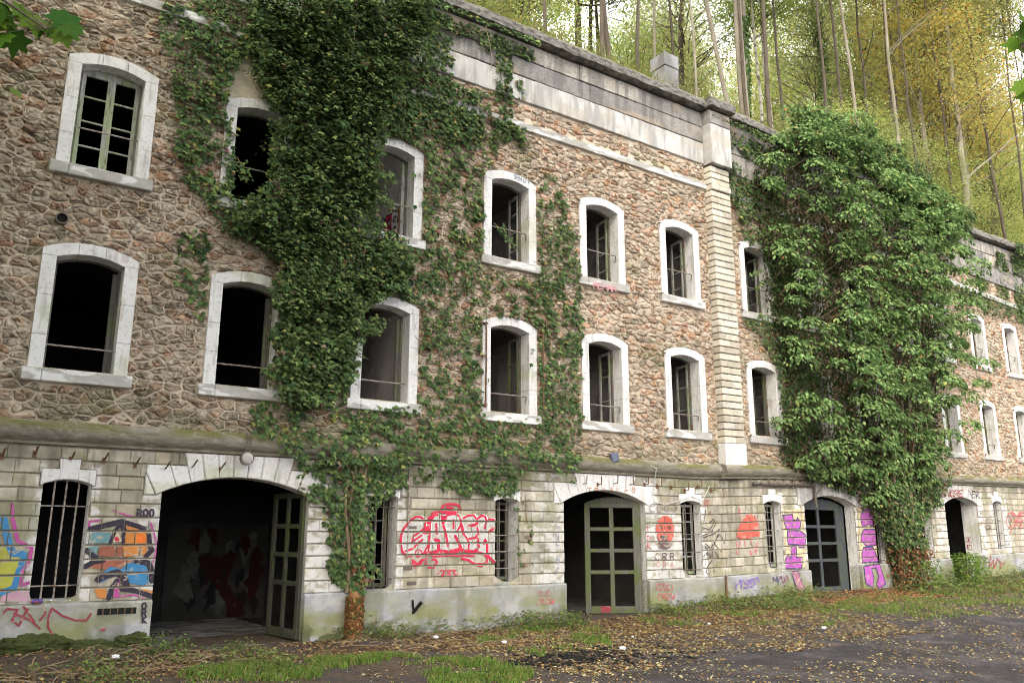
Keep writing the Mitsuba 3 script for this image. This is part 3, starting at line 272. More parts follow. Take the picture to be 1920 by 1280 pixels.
def coping_col(p, n, uv):
    c = mix(C3(.11, .107, .10), C3(.30, .285, .265), fbm(p.x * 7, p.y * 7, p.z * 9, 4))
    c = mix(c, C3(.05, .05, .045), smoothstep(.42, .66, fbm(p.x * 9 + 4, p.y * 14, p.z * 14, 5)) * .75)
    m = smoothstep(.1, .8, n.z) * smoothstep(.40, .56, fbm(p.x * 1.2, p.y * 2, p.z * 2, 4))
    return mix(c, C3(.20, .19, .05), m * .85)


bsdf('mat_coping', coping_col, .95, lambda p, n, uv: fbm(p.x * 10, p.y * 10, p.z * 10, 4), .03)


def brick_col(p, n, uv):
    c = pick(uv.x, [(.50, .46, .375), (.56, .52, .435), (.46, .425, .345), (.54, .51, .445)]) * (.88 + .24 * uv.y)
    c = c * (.8 + .4 * fbm(p.x * 8, p.y * 8, p.z * 8, 3))
    return mix(c, C3(.30, .28, .24), smoothstep(.55, .72, fbm(p.x * 6, p.y * 3, p.z * 1.5, 3)) * .5)


bsdf('mat_brick', brick_col, .9, lambda p, n, uv: fbm(p.x * 18, p.y * 18, p.z * 18, 3), .008)
bsdf('mat_plaster', lambda p, n, uv: mix(C3(.56, .50, .40), C3(.46, .40, .31), fbm(p.x * 3, p.y, p.z * 2, 4)) * (.85 + .3 * fbm(p.x * 14, p.y, p.z * 14, 3)), .9,
     lambda p, n, uv: fbm(p.x * 14, p.y * 14, p.z * 14, 3), .01)


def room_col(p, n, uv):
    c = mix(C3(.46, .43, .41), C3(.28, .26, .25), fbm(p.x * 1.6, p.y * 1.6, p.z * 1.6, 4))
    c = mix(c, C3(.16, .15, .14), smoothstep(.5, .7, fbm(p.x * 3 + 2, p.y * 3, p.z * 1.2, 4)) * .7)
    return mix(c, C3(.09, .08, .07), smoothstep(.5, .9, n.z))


bsdf('mat_room', room_col, .95)
bsdf('mat_dust', lambda p, n, uv: mix(C3(.16, .15, .145), C3(.07, .062, .058), smoothstep(.4, .65, fbm(p.x * 3, p.y * 5, 0, 5))), .95, lambda p, n, uv: fbm(p.x * 8, p.y * 8, 0, 4), .03)
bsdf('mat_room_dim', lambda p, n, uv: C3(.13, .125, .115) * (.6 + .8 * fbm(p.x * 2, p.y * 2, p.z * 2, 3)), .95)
bsdf('mat_room_dark', lambda p, n, uv: C3(.03, .029, .028) * (.6 + .8 * fbm(p.x * 2, p.y * 2, p.z * 2, 3)), .95)  # plaster colour taken near black to stand for the unlit interior
bsdf('mat_room_shaded', lambda p, n, uv: C3(.05, .049, .045) * (.4 + fbm(p.x * 3, p.y, p.z * 3, 4)), .95)  # pale panel darkened in colour to stand for the room shade
bsdf('mat_paint_dim', lambda p, n, uv: C3(.05, .008, .010) * (.3 + fbm(p.x * 5, p.y, p.z * 5, 4)), .9)  # this and the next two paints are darkened for the same shade
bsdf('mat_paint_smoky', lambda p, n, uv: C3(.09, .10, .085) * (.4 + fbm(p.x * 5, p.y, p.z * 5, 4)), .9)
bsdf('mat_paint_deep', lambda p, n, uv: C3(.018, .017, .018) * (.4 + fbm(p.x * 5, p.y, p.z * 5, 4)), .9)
bsdf('mat_room_pale', lambda p, n, uv: mix(C3(.62, .60, .56), C3(.36, .34, .31), smoothstep(.45, .7, fbm(p.x * 2, p.y * 2, p.z * 1.3, 4))), .9)


def wood_col(base, green):
    def f(p, n, uv):
        g = fbm(p.x * 30, p.y * 30, p.z * 2.0, 3)
        c = C3(base) * (.6 + .8 * g)
        c = mix(c, C3(green), smoothstep(.42, .62, fbm(p.x * 5, p.y * 5, p.z * 1.7 + 3, 3)) * .8)
        return mix(c, C3(.10, .09, .07), smoothstep(.62, .72, fbm(p.x * 22 + 1, p.y * 22, p.z * 5, 2)) * .6)
    return f


bsdf('mat_wood_grey', wood_col((.37, .37, .355), (.27, .32, .18)), .8, lambda p, n, uv: fbm(p.x * 40, p.y * 40, p.z * 3, 2), .004)
bsdf('mat_wood_green', wood_col((.12, .12, .10), (.10, .125, .04)), .8, lambda p, n, uv: fbm(p.x * 40, p.y * 40, p.z * 3, 2), .004)
bsdf('mat_wood_shaded', wood_col((.06, .06, .05), (.07, .09, .028)), .8)  # green door wood with the shade of the doorway put into its colour
bsdf('mat_wood_blue', wood_col((.055, .063, .078), (.065, .082, .055)), .75, lambda p, n, uv: fbm(p.x * 40, p.y * 40, p.z * 3, 2), .004)
bsdf('mat_wood_dark', wood_col((.13, .12, .115), (.14, .15, .09)), .8)
bsdf('mat_rust', lambda p, n, uv: mix(C3(.10, .065, .045), C3(.22, .12, .07), fbm(p.x * 30, p.y * 30, p.z * 30, 3)), .75, metallic=.2)
bsdf('mat_iron', lambda p, n, uv: mix(C3(.085, .078, .072), C3(.21, .18, .15), fbm(p.x * 25, p.y * 25, p.z * 25, 3)), .6, metallic=.4)
bsdf('mat_paleiron', lambda p, n, uv: mix(C3(.34, .31, .28), C3(.20, .15, .12), smoothstep(.45, .65, fbm(p.x * 18, p.y * 18, p.z * 18, 3))), .5, metallic=.3)
bsdf('mat_black', (.012, .012, .012), .9)
bsdf('mat_wire', (.55, .55, .52), .6)
bsdf('mat_bluebox', (.12, .14, .20), .5)
bsdf('mat_litter_white', lambda p, n, uv: C3(.72, .73, .75) * (.75 + .4 * fbm(p.x * 20, p.y * 20, p.z * 20, 2)), .5)
bsdf('mat_can', lambda p, n, uv: mix(C3(.07, .06, .25), C3(.55, .1, .12), smoothstep(.55, .6, noise(p.x * 30, p.y * 30, p.z * 30))), .35, metallic=.3)


def earth_col(p, n, uv):
    a = fbm(p.x * .9, p.y * .9, 0, 4)
    b = fbm(p.x * 14, p.y * 14, 0, 4)
    c = mix(C3(.034, .031, .034), C3(.048, .041, .041), a)
    c = c * (.55 + .9 * b)
    near = smoothstep(-5.4, -2.2, p.y + 3.5 * smoothstep(12, 6, p.x) - .06 * dr.maximum(p.x - 16, 0) + 3.0 * (fbm(p.x * .5, p.y * .5, 3, 4) - .5))
    c = c * (.75 + .6 * smoothstep(.35, .7, fbm(p.x * 2.2, p.y * 2.2, 1, 4)))
    c = mix(c, C3(.060, .044, .033) * (.5 + b), near)
    wet = smoothstep(.55, .66, fbm(p.x * 1.3 + 7, p.y * 1.3, 0, 4))
    return mix(c, C3(.034, .031, .036), wet * .5)


bsdf('mat_earth', earth_col, .85, lambda p, n, uv: fbm(p.x * 9, p.y * 9, 0, 5), .05, 8e-3)
bsdf('mat_hill', lambda p, n, uv: mix(C3(.09, .07, .04), C3(.16, .15, .05), fbm(p.x * .8, p.y * .8, 0, 4)), .95)


def bark_col(p, n, uv):
    g = fbm(p.x * 6, p.y * 6, p.z * 1.2, 4)
    c = mix(C3(.17, .145, .115), C3(.36, .325, .27), g)
    return mix(c, C3(.16, .18, .08), smoothstep(.5, .7, fbm(p.x * 2, p.y * 2, p.z * .6, 3)) * .6)


bsdf('mat_bark', bark_col, .9, lambda p, n, uv: fbm(p.x * 16, p.y * 16, p.z * 3, 3), .02)
bsdf('mat_bark_dark', lambda p, n, uv: mix(C3(.055, .045, .035), C3(.14, .115, .09), fbm(p.x * 8, p.y * 8, p.z * 2, 4)), .9)
bsdf('mat_birch', lambda p, n, uv: mix(C3(.52, .49, .44), C3(.14, .12, .10), smoothstep(.52, .66, fbm(p.x * 3, p.y * 3, p.z * 5, 3))), .8)
bsdf('mat_vine', lambda p, n, uv: mix(C3(.16, .115, .075), C3(.28, .21, .14), fbm(p.x * 14, p.y * 14, p.z * 3, 3)), .9)
bsdf('mat_stump', lambda p, n, uv: mix(C3(.17, .08, .035), C3(.34, .18, .09), fbm(p.x * 22, p.y * 22, p.z * 8, 3)), .9)
bsdf('mat_moss', lambda p, n, uv: mix(C3(.022, .030, .010), C3(.065, .078, .022), fbm(p.x * 14, p.y * 14, p.z * 14, 4)), .95, lambda p, n, uv: fbm(p.x * 30, p.y * 30, p.z * 30, 3), .03)
bsdf('mat_chimney', lambda p, n, uv: mix(C3(.28, .285, .30), C3(.17, .17, .172), smoothstep(.45, .65, fbm(p.x * 1.5, p.y * 1.5, p.z * .8, 3))), .9)
leaf_bsdf("mat_leaf", 1.0)
leaf_bsdf('mat_ivy', .55, .33)
leaf_bsdf('mat_grass', .6)
leaf_bsdf('mat_litter', .15, .7)

PAINTS = dict(silver=(.50, .49, .48, .50), red=(.56, .03, .075, .58), white=(.66, .64, .66, .62), orange=(.50, .19, .05, .54), rust=(.30, .105, .07, .54), teal=(.13, .25, .28, .52), cream=(.55, .48, .33, .6), brightorange=(.70, .17, .03, .62),
              blue=(.05, .20, .40, .58), magenta=(.42, .08, .28, .53), pink=(.48, .28, .38, .5), black=(.035, .028, .045, .60), lime=(.36, .36, .06, .55), maroon=(.26, .045, .06, .54), purple=(.40, .10, .40, .58),
              mauve=(.34, .15, .22, .50), indigo=(.075, .06, .14, .58), paleyellow=(.62, .50, .30, .45), redorange=(.55, .115, .085, .56), darkred=(.17, .055, .05, .52), smoke=(.13, .085, .085, .50), pinkred=(.60, .14, .19, .47),
              maroonfade=(.48, .12, .13, .49), violet=(.20, .13, .42, .55), greyfade=(.22, .19, .19, .47), orangered=(.60, .19, .12, .47), bluefade=(.27, .32, .43, .47), pinkfade=(.62, .28, .33, .52))


def paint_bsdf(name, r, g, b, t):
    k, t = hash_of(name), t + .075

    def f(p, n, uv):
        w = smoothstep(t - .05, t + .07, fbm(p.x * 9 + k, 0, p.z * 9, 3) * .7 + .3 * fbm(p.x * 34, k, p.z * 34, 2))
        under = C3(.40, .36, .28) * (.7 + .6 * fbm(p.x * 8, 0, p.z * 8, 3))
        return mix(C3(r, g, b) * (.8 + .4 * fbm(p.x * 6 + k, 1, p.z * 6, 2)), under, w * .8)
    bsdf('mat_paint_' + name, f, .75)


def hash_of(s):
    return float(sum((i + 3) * ord(c) for i, c in enumerate(s)) % 97)


for _n, _v in PAINTS.items():
    paint_bsdf(_n, *_v)

# ------------------------------------------------------------------ helpers
COUNT = {}


def key_of(name):
    k = COUNT.get(name, 0)
    COUNT[name] = k + 1
    return name if k == 0 else f'{name}_{k:03d}'


def put(key, mesh, mat, smooth=False, **kw):
    scene[key] = mikit.ply(mesh, mat, smooth=smooth, **kw)
    return key


def thing(key, label, category, group=None, kind=None):
    labels[key] = {'label': label, 'category': category}
    if group:
        labels[key]['group'] = group
    if kind:
        labels[key]['kind'] = kind


def structure(key, label=None):
    labels[key] = {'kind': 'structure'}
    if label:
        labels[key]['label'] = label


def join(parts):
    vs, fs, at = [], [], 0
    for v, f in parts:
        vs.append(np.asarray(v, float))
        fs.append(np.asarray(f, int) + at)
        at += len(v)
    return np.vstack(vs), np.vstack(fs)


def box(x0, x1, y0, y1, z0, z1, ch=0.0):
    """a box with chamfered edges"""
    if ch <= 0:
        m = trimesh.creation.box(bounds=[[x0, y0, z0], [x1, y1, z1]])
        return np.array(m.vertices), np.array(m.faces)
    pts = []
    for sx, sy, sz in np.ndindex(2, 2, 2):
        for ax in range(3):
            q = [(x0, x1)[sx], (y0, y1)[sy], (z0, z1)[sz]]
            for k, s in enumerate((sx, sy, sz)):
                if k != ax:
                    q[k] += ch * (1 - 2 * s)
            pts.append(q)
    m = trimesh.convex.convex_hull(np.array(pts))
    return np.array(m.vertices), np.array(m.faces)


def tube(path, rad, sides=7, cap=True):
    p = np.asarray(path, float)
    rad = np.broadcast_to(np.asarray(rad, float), (len(p),))
    t = np.gradient(p, axis=0)
    t /= np.linalg.norm(t, axis=1, keepdims=True) + 1e-12
    ref = np.array([0, 0, 1.0]) if abs(t[:, 2]).mean() < .8 else np.array([1.0, 0, 0])
    a = np.cross(t, ref)
    a /= np.linalg.norm(a, axis=1, keepdims=True) + 1e-12
    b = np.cross(t, a)
    g = np.arange(sides) * 2 * np.pi / sides
    v = p[:, None] + rad[:, None, None] * (np.cos(g)[None, :, None] * a[:, None] + np.sin(g)[None, :, None] * b[:, None])
    i, j = np.meshgrid(np.arange(len(p) - 1), np.arange(sides), indexing='ij')
    q = np.stack([i * sides + j, i * sides + (j + 1) % sides, (i + 1) * sides + (j + 1) % sides, (i + 1) * sides + j], -1).reshape(-1, 4)
    f = np.vstack([q[:, [0, 1, 2]], q[:, [0, 2, 3]]])
    v = v.reshape(-1, 3)
    if cap:
        n = len(v)
        v = np.vstack([v, p[0], p[-1]])
        k = np.arange(sides)
        f = np.vstack([f, np.stack([k, (k + 1) % sides, k * 0 + n], 1)[:, [1, 0, 2]], np.stack([k, (k + 1) % sides, k * 0 + n + 1], 1) + np.array([n - sides, n - sides, 0])])
    return v, f


def tri(poly):
    v, f = trimesh.creation.triangulate_polygon(poly, engine='earcut')
    return np.asarray(v, float), np.asarray(f, int)


def polys(g):
    if g.is_empty:
        return []
    return [q for q in getattr(g, 'geoms', [g]) if q.geom_type == 'Polygon' and q.area > 1e-5]


def sheet(g, y):
    """a flat sheet in the facade's plane (x, z) at y, facing -y"""
    out = []
    for q in polys(g):
        v, f = tri(sg.polygon.orient(q))
        out.append((np.stack([v[:, 0], np.full(len(v), y), v[:, 1]], 1), f))
    return join(out) if out else None


def ext(g, y0, y1):
    """polygon in (x, z) extruded from y0 to y1"""
    out = []
    for q in polys(g):
        m = trimesh.creation.extrude_polygon(sg.polygon.orient(q), y1 - y0, engine='earcut')
        v = np.array(m.vertices)
        out.append((np.stack([v[:, 0], y1 - v[:, 2], v[:, 1]], 1), np.array(m.faces)))
    return join(out)


def bevel(q, y_back, y_front, ch):
    """a block with a chamfered front from a simple polygon"""
    pts = np.array(sg.polygon.orient(q).exterior.coords)[:-1]
    d1, d0 = np.roll(pts, -1, 0) - pts, pts - np.roll(pts, 1, 0)
    n1 = np.stack([-d1[:, 1], d1[:, 0]], 1) / (np.linalg.norm(d1, axis=1, keepdims=True) + 1e-9)
    n0 = np.stack([-d0[:, 1], d0[:, 0]], 1) / (np.linalg.norm(d0, axis=1, keepdims=True) + 1e-9)
    b = (n0 + n1) / np.maximum(1 + (n0 * n1).sum(1, keepdims=True), .4)
    ins = pts + b * ch
    n = len(pts)
    v = np.vstack([np.c_[pts[:, 0], np.full(n, y_back), pts[:, 1]], np.c_[pts[:, 0], np.full(n, y_front + ch), pts[:, 1]], np.c_[ins[:, 0], np.full(n, y_front), ins[:, 1]]])
    k = np.arange(n)
    k1 = (k + 1) % n
    f = [np.stack([k, k1, k1 + n], 1), np.stack([k, k1 + n, k + n], 1), np.stack([k + n, k1 + n, k1 + 2 * n], 1), np.stack([k + n, k1 + 2 * n, k + 2 * n], 1)]
    tv, tf = tri(sg.Polygon(ins)) if n > 4 else (ins, np.array([[0, 1, 2], [0, 2, 3]] if n == 4 else [[0, 1, 2]]))
    if len(tv) != n:
        tf = np.array([[0, i, i + 1] for i in range(1, n - 1)])
    f.append(tf + 2 * n)
    return v, np.vstack(f)


# the facade settles and narrows a little towards its far end: measured level lines
XA = [17.0, 20.0, 33.0, 38.0]
Z0 = [-1.5, .5, 3.08, 3.45, 4.345, 6.341, 8.09, 10.08, 11.65, 12.45, 14.15, 14.5, 17]
ZK = [Z0, [-1.45, .56, 3.20, 3.55, 4.395, 6.37, 8.12, 10.13, 11.68, 12.45, 14.15, 14.5, 17], [-1.1, .92, 3.40, 3.70, 4.54, 6.38, 8.0, 9.82, 10.97, 11.72, 13.38, 13.70, 16.2], [-1.0, 1.03, 3.46, 3.76, 4.54, 6.38, 7.97, 9.80, 10.77, 11.6, 13.45, 13.78, 16.2]]


def level(x, z):
    x, z = np.broadcast_arrays(np.asarray(x, float), np.asarray(z, float))
    cols = np.stack([np.interp(z, Z0, k) for k in ZK], -1)
    xi = np.clip(x, XA[0], XA[-1])
    i = np.clip(np.searchsorted(XA, xi, side='right') - 1, 0, len(XA) - 2)
    t = (xi - np.take(XA, i)) / (np.take(XA, i + 1) - np.take(XA, i))
    return np.take_along_axis(cols, i[..., None], -1)[..., 0] * (1 - t) + np.take_along_axis(cols, (i + 1)[..., None], -1)[..., 0] * t


def settle(m):
    v = np.array(m[0])
    v[:, 2] = level(v[:, 0], v[:, 2])
    return v, m[1]


def settle_poly(q):
    c = np.array(q.exterior.coords)
    return sg.Polygon(np.c_[c[:, 0], level(c[:, 0], c[:, 1])])


def arch(x0, x1, z0, zs, rise, n=12):
    """opening outline with a segmental arch"""
    if rise < 1e-3:
        return sg.box(x0, z0, x1, zs)
    w = (x1 - x0) / 2
    r = (w * w + rise * rise) / (2 * rise)
    a = math.asin(min(1, w / r))
    t = np.linspace(a, -a, n)
    top = np.c_[(x0 + x1) / 2 + r * np.sin(t), zs + rise - r + r * np.cos(t)]
    return sg.Polygon(np.vstack([[x0, z0], [x1, z0], top]))


# ------------------------------------------------------------------ openings
B = 'barracks_building'
SIDE_DEEP = .58
X_LEFT, X_RIGHT = -3.0, 41.0
COLS = [('A', 1.715, .55), ('B', 4.574, .55), ('C', 7.526, .55), ('D', 10.749, .55), ('E', 13.707, .55), ('F', 16.597, .55), ('G', 19.889, .53), ('H', 22.5, .5), ('I', 25.1, .47), ('J', 27.65, .45), ('K', 30.28, .44), ('L', 32.96, .43), ('M', 35.58, .43), ('N', 38.2, .43), ('Z', -1.2, .55)]
WINDOWS = []
for c, xc, hw in COLS:
    for fl, (zb, zs) in (('L', (4.345, 6.341)), ('U', (8.09, 10.08))):
        zb, zs = float(level(xc, zb)), float(level(xc, zs))
        WINDOWS.append(dict(col=c, fl=fl, x=xc, hw=hw, zb=zb, zs=zs, k=hw / .55))
for w in WINDOWS:
    x, hw, k = w['x'], w['hw'], w['k']
    w['inner'] = arch(x - hw, x + hw, w['zb'], w['zs'], .115 * k)
    w['outer'] = arch(x - hw - .226 * k, x + hw + .226 * k, w['zb'] - .02, w['zs'] + .136, .185 * k, 16)
# barred windows: x0, x1, sill, spring, rise
SLITS = [(1.40, 2.13, .56, 2.43, .075), (7.29, 7.93, .52, 2.36, .06), (10.37, 11.0, .57, 2.35, .06), (16.2, 16.95, .56, 2.41, .07), (19.55, 20.28, .68, 2.48, .07), (24.8, 25.35, .66, 2.56, .06), (27.25, 28.2, .72, 2.62, .06), (32.5, 33.1, 1.08, 2.77, .06), (36.6, 37.2, 1.1, 2.8, .05)]
# doorways: x0, x1, floor, spring, rise
DOORS = [(3.27, 6.0, -.34, 2.34, .30), (12.31, 14.93, -.34, 2.37, .30), (21.36, 23.86, -.22, 2.50, .26), (29.14, 31.35, -.05, 2.66, .25)]
SLIT_POLY = [arch(a, b, c, d, e) for a, b, c, d, e in SLITS]
DOOR_POLY = [arch(a, b, c - .3, d, e, 17) for a, b, c, d, e in DOORS]

# voussoirs of doors and lintels of barred windows
ARCHES = []
for i, (a, b, c, d, e) in enumerate(DOORS):
    w = (b - a) / 2
    r = (w * w + e * e) / (2 * e)
    cx, cz = (a + b) / 2, d + e - r
    half = math.asin(w / r)
    n = 11
    ed = np.linspace(-half, half, n + 1)
    ed[0] -= .035
    ed[-1] += .035
    top = float(level(cx, 3.06))
    stones = []
    for k in range(n):
        t0, t1 = ed[k], ed[k + 1]
        i0, i1 = max(t0, -half), min(t1, half)
        far = 3.0
        q = sg.Polygon([(cx + r * math.sin(t), cz + r * math.cos(t)) for t in np.linspace(t0 if k else t0, t1, 4)] + [(cx + (r + far) * math.sin(t), cz + (r + far) * math.cos(t)) for t in (t1, t0)])
        mid = abs(k - (n - 1) / 2) / ((n - 1) / 2)
        lim = top if mid < .75 else top - .24
        q = q.intersection(sg.box(a - .30, d - .05, b + .30, lim)).difference(DOOR_POLY[i])
        for s in polys(q):
            stones.append(s.buffer(-.006, join_style=2))
    for sx in (a, b):                       # springers
        s = sg.box(sx - .30, d - .05, sx, d + .42) if sx == a else sg.box(sx, d - .05, sx + .30, d + .42)
        s = s.difference(unary_union([q.buffer(.012) for q in stones])).difference(DOOR_POLY[i])
        stones += [g.buffer(-.004, join_style=2) for g in polys(s) if g.area > .01]
    ARCHES.append([s for q in stones for s in polys(q)])
LINTELS = []
for i, (a, b, c, d, e) in enumerate(SLITS):
    w, xc = b - a, (a + b) / 2
    parts = []
    for x0, x1, zt in ((a - .06, xc - w * .2, d + .25), (xc - w * .2, xc + w * .2, d + .42), (xc + w * .2, b + .06, d + .25)):
        q = sg.Polygon([(x0 + .01, d - .02), (x1 - .01, d - .02), (x1 + (.03 if x1 < b else 0) - .01, zt), (x0 - (.03 if x0 > a else 0) + .01, zt)]).difference(SLIT_POLY[i])
        parts += polys(q.buffer(-.003, join_style=2))
    LINTELS.append(parts)
low_open = unary_union(SLIT_POLY + DOOR_POLY)
low_white = unary_union([q.buffer(.012, join_style=2) for g in ARCHES + LINTELS for q in g])
up_open = unary_union([w['outer'] for w in WINDOWS])
PX0, PX1, PY = 17.78, 18.61, -.28       # pilaster

# ------------------------------------------------------------------ building: walls
thing(B, 'long abandoned three storey stone barracks with white framed windows, arched doorways and a concrete parapet', 'building')


def line(x0, x1, z0, z1, step=.5):
    xs = np.arange(x0, x1 + step, step)
    xs[-1] = x1
    return sg.Polygon([(x, z0) for x in xs] + [(x, z1) for x in xs[::-1]])


wall_up = settle_poly(line(X_LEFT, X_RIGHT, 3.2, 14.2)).difference(unary_union([w['outer'].buffer(-.05) for w in WINDOWS]))
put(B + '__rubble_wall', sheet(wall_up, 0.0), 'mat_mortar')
labels[B + '__rubble_wall'] = {'label': 'upper wall of brown rubble stone in pale mortar'}
wall_low = settle_poly(line(X_LEFT, X_RIGHT, -1.3, 3.2)).difference(low_open)
put(B + '__ground_floor_wall', sheet(wall_low, 0.0), 'mat_joint')

# rubble stones: irregular cells laid in wavy courses
def rubble():
    pts = []
    z = 3.38
    while z < 12.6:
        h = rng.uniform(.095, .18)
        x = X_LEFT - rng.uniform(0, .4)
        while x < X_RIGHT + .3:
            w = rng.choice([.12, .19, .27, .35, .48], p=[.16, .24, .28, .22, .10]) * rng.uniform(.85, 1.15)
            pts.append((x + w / 2, z + h / 2 + rng.normal(0, .042) + .03 * math.sin(x * 1.3 + z * 5)))
            x += w
        z += h
    pts = np.array(pts)
    vor = Voronoi(pts * [.60, 1.0])
    return [np.array(vor.vertices[vor.regions[r]]) / [.60, 1.0] if -1 not in vor.regions[r] and len(vor.regions[r]) > 3 else None for r in vor.point_region]


def resample(c, n):
    c = np.vstack([c, c[:1]])
    s = np.r_[0, np.cumsum(np.linalg.norm(np.diff(c, axis=0), axis=1))]
    t = (np.arange(n) + .5) / n * s[-1]
    return np.c_[np.interp(t, s, c[:, 0]), np.interp(t, s, c[:, 1])]


blockers = shapely.prepared.prep(up_open.buffer(.02)) if hasattr(shapely, 'prepared') else None
from shapely.prepared import prep
edge_geom = unary_union([w['outer'].buffer(.015) for w in WINDOWS])
edge_sill = unary_union([sg.box(w['x'] - w['hw'] - .33 * w['k'], w['zb'] - .235, w['x'] + w['hw'] + .33 * w['k'], w['zb'] + .02) for w in WINDOWS])
edge_all = unary_union([edge_geom, edge_sill, sg.box(PX0 - .02, 3, PX1 + .02, 15), sg.Polygon(PATCH).buffer(0)])
edge_prep = prep(edge_all)
stones = []
for c in rubble():
    if c is None:
        continue
    m = c.mean(0)
    if m[0] < X_LEFT + .1 or m[0] > X_RIGHT - .1 or m[1] < 3.42 or m[1] > 12.42:
        continue
    if 11.62 < m[1] < 11.95:
        continue
    c = c + .075 * (np.stack([meshkit.fbm(np.c_[c * 3.1, np.zeros(len(c))], 3, 91), meshkit.fbm(np.c_[c * 3.1, np.zeros(len(c))], 3, 92)], 1) - .5)
    q = sg.Polygon(np.c_[c[:, 0], level(c[:, 0], c[:, 1])])
    if not q.is_valid:
        continue
    q = q.buffer(-rng.uniform(.005, .019))
    if q.is_empty or q.geom_type != 'Polygon':
        continue
    if edge_prep.intersects(q):
        q = q.difference(edge_all)
        ps = polys(q)
        if not ps:
            continue
        q = max(ps, key=lambda g: g.area)
    if q.area < .004:
        continue
    stones.append(q)


def stone_mesh(q, fine):
    n = 16 if fine else 11
    c = np.array(sg.polygon.orient(q.simplify(.012)).exterior.coords)[:-1]
    while len(c) < n - 1:
        e = np.linalg.norm(np.roll(c, -1, 0) - c, axis=1)
        k = int(np.argmax(e))
        c = np.insert(c, k + 1, (c[k] * .5 + c[(k + 1) % len(c)] * .5) + rng.normal(0, .05 * e[k], 2), axis=0)
    n = len(c)
    m = c.mean(0)
    size = math.sqrt(q.area)
    c = c + (c - m) * rng.uniform(-.10, .05, (n, 1))
    d = min(.055, .022 + .11 * size) * rng.uniform(.6, 1.3)
    rings = ((1.03, .01, 0), (.97, -.60, .22), (.80, -.85, .42), (.46, -.95, .50)) if fine else ((1.03, .01, 0), (.95, -.70, .28), (.62, -.95, .45))
    v = []
    tilt = rng.normal(0, .25, 2)
    for s, y, j in rings:
        r = m + (c - m) * (s + rng.uniform(-.5, .5, (n, 1)) * j * .35)
        yy = y * d * (1 + ((r - m) / size) @ tilt) + rng.uniform(-1, 1, n) * d * j
        v.append(np.c_[r[:, 0], yy, r[:, 1]])
    v = np.vstack(v + [[[m[0], -d * rng.uniform(.8, 1.15), m[1]]]])
    k = np.arange(n)
    k1 = (k + 1) % n
    f = []
    for a in range(len(rings) - 1):
        o = a * n
        f += [np.stack([k + o, k1 + o, k1 + o + n], 1), np.stack([k + o, k1 + o + n, k + o + n], 1)]
    o = (len(rings) - 1) * n
    f.append(np.stack([k + o, k1 + o, k * 0 + len(v) - 1], 1))
    return v, np.vstack(f)


ivy_cover = unary_union([sg.Polygon(p).buffer(0) for who, de, th, br, p in IVY if de > .5])


def rank(cs, areas):
    p = np.c_[cs[:, 0], np.zeros(len(cs)), cs[:, 1]]
    u, v, d = in_view(p)
    ok = (u > 4) & (u < 1916) & (v > 4) & (v < 1276)
    hid = shapely.contains_xy(ivy_cover, cs[:, 0], cs[:, 1])
    return np.where(ok & ~hid, areas / d ** 2, areas / d ** 2 * 1e-3 - 1)


cs = np.array([[q.centroid.x, q.centroid.y] for q in stones])
score = rank(cs, np.array([q.area for q in stones]))
order = np.argsort(-score)
own = set(order[:300].tolist())
rest_v, rest_uv = [], []
dist = np.linalg.norm(cs - [0, 2], axis=1)
for i, q in enumerate(stones):
    m = stone_mesh(q, dist[i] < 13)
    uvr = np.tile(rng.random(2), (len(m[0]), 1))
    if i in own:
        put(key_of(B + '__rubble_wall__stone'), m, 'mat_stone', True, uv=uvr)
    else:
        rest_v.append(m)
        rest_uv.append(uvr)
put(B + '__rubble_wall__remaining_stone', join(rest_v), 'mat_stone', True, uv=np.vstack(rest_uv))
labels[B + '__rubble_wall__remaining_stone'] = {'kind': 'stuff'}

# plaster patch over the ivy covered window
put(B + '__plaster_patch', ext(sg.Polygon(PATCH).buffer(.05).difference(edge_geom), -.03, .0), 'mat_plaster')

# ground floor blocks
blocks = []
zc = np.linspace(.5, 3.05, 12)
for r in range(11):
    x = X_LEFT - (.19 if r % 2 else 0)
    while x < X_RIGHT:
        w = .385 * rng.uniform(.88, 1.12)
        q = settle_poly(sg.box(max(x, X_LEFT) + .003, zc[r] + .016, min(x + w, X_RIGHT) - .003, zc[r + 1] - .010))
        x += w
        if q.area < .01:
            continue
        q = q.difference(unary_union([low_open, low_white])) if q.intersects(low_open) or q.intersects(low_white) else q
        for g in polys(q):
            if g.area > .004:
                blocks.append((g, PX0 - .1 < g.centroid.x < PX1 + .1))
cs = np.array([[g.centroid.x, g.centroid.y] for g, _ in blocks])
order = np.argsort(-rank(cs, np.array([g.area for g, _ in blocks])))
own = set(order[:300].tolist())
rest_v, rest_uv, FACES = [], [], []
for i, (g, pil) in enumerate(blocks):
    yf = (-.040 if pil else -.032) + rng.uniform(-.006, .006)
    m = bevel(g, .0, yf, .011)
    m[0][:, 1] += np.where(m[0][:, 1] < -.02, rng.uniform(-.003, .003, len(m[0])), 0)
    if True:
        FACES.append(g.buffer(-.006))
    uvr = np.tile(rng.random(2), (len(m[0]), 1))
    if i in own:
        put(key_of(B + '__ground_floor_wall__block'), m, 'mat_ashlar', uv=uvr)
    else:
        rest_v.append(m)
        rest_uv.append(uvr)
put(B + '__ground_floor_wall__remaining_block', join(rest_v), 'mat_ashlar', uv=np.vstack(rest_uv))
labels[B + '__ground_floor_wall__remaining_block'] = {'kind': 'stuff'}
FACES_W = [q.buffer(-.004) for g in ARCHES + LINTELS for q in g]
FACES = unary_union(FACES + FACES_W + [sg.Polygon(w['outer'].exterior).difference(w['inner']) for w in WINDOWS])

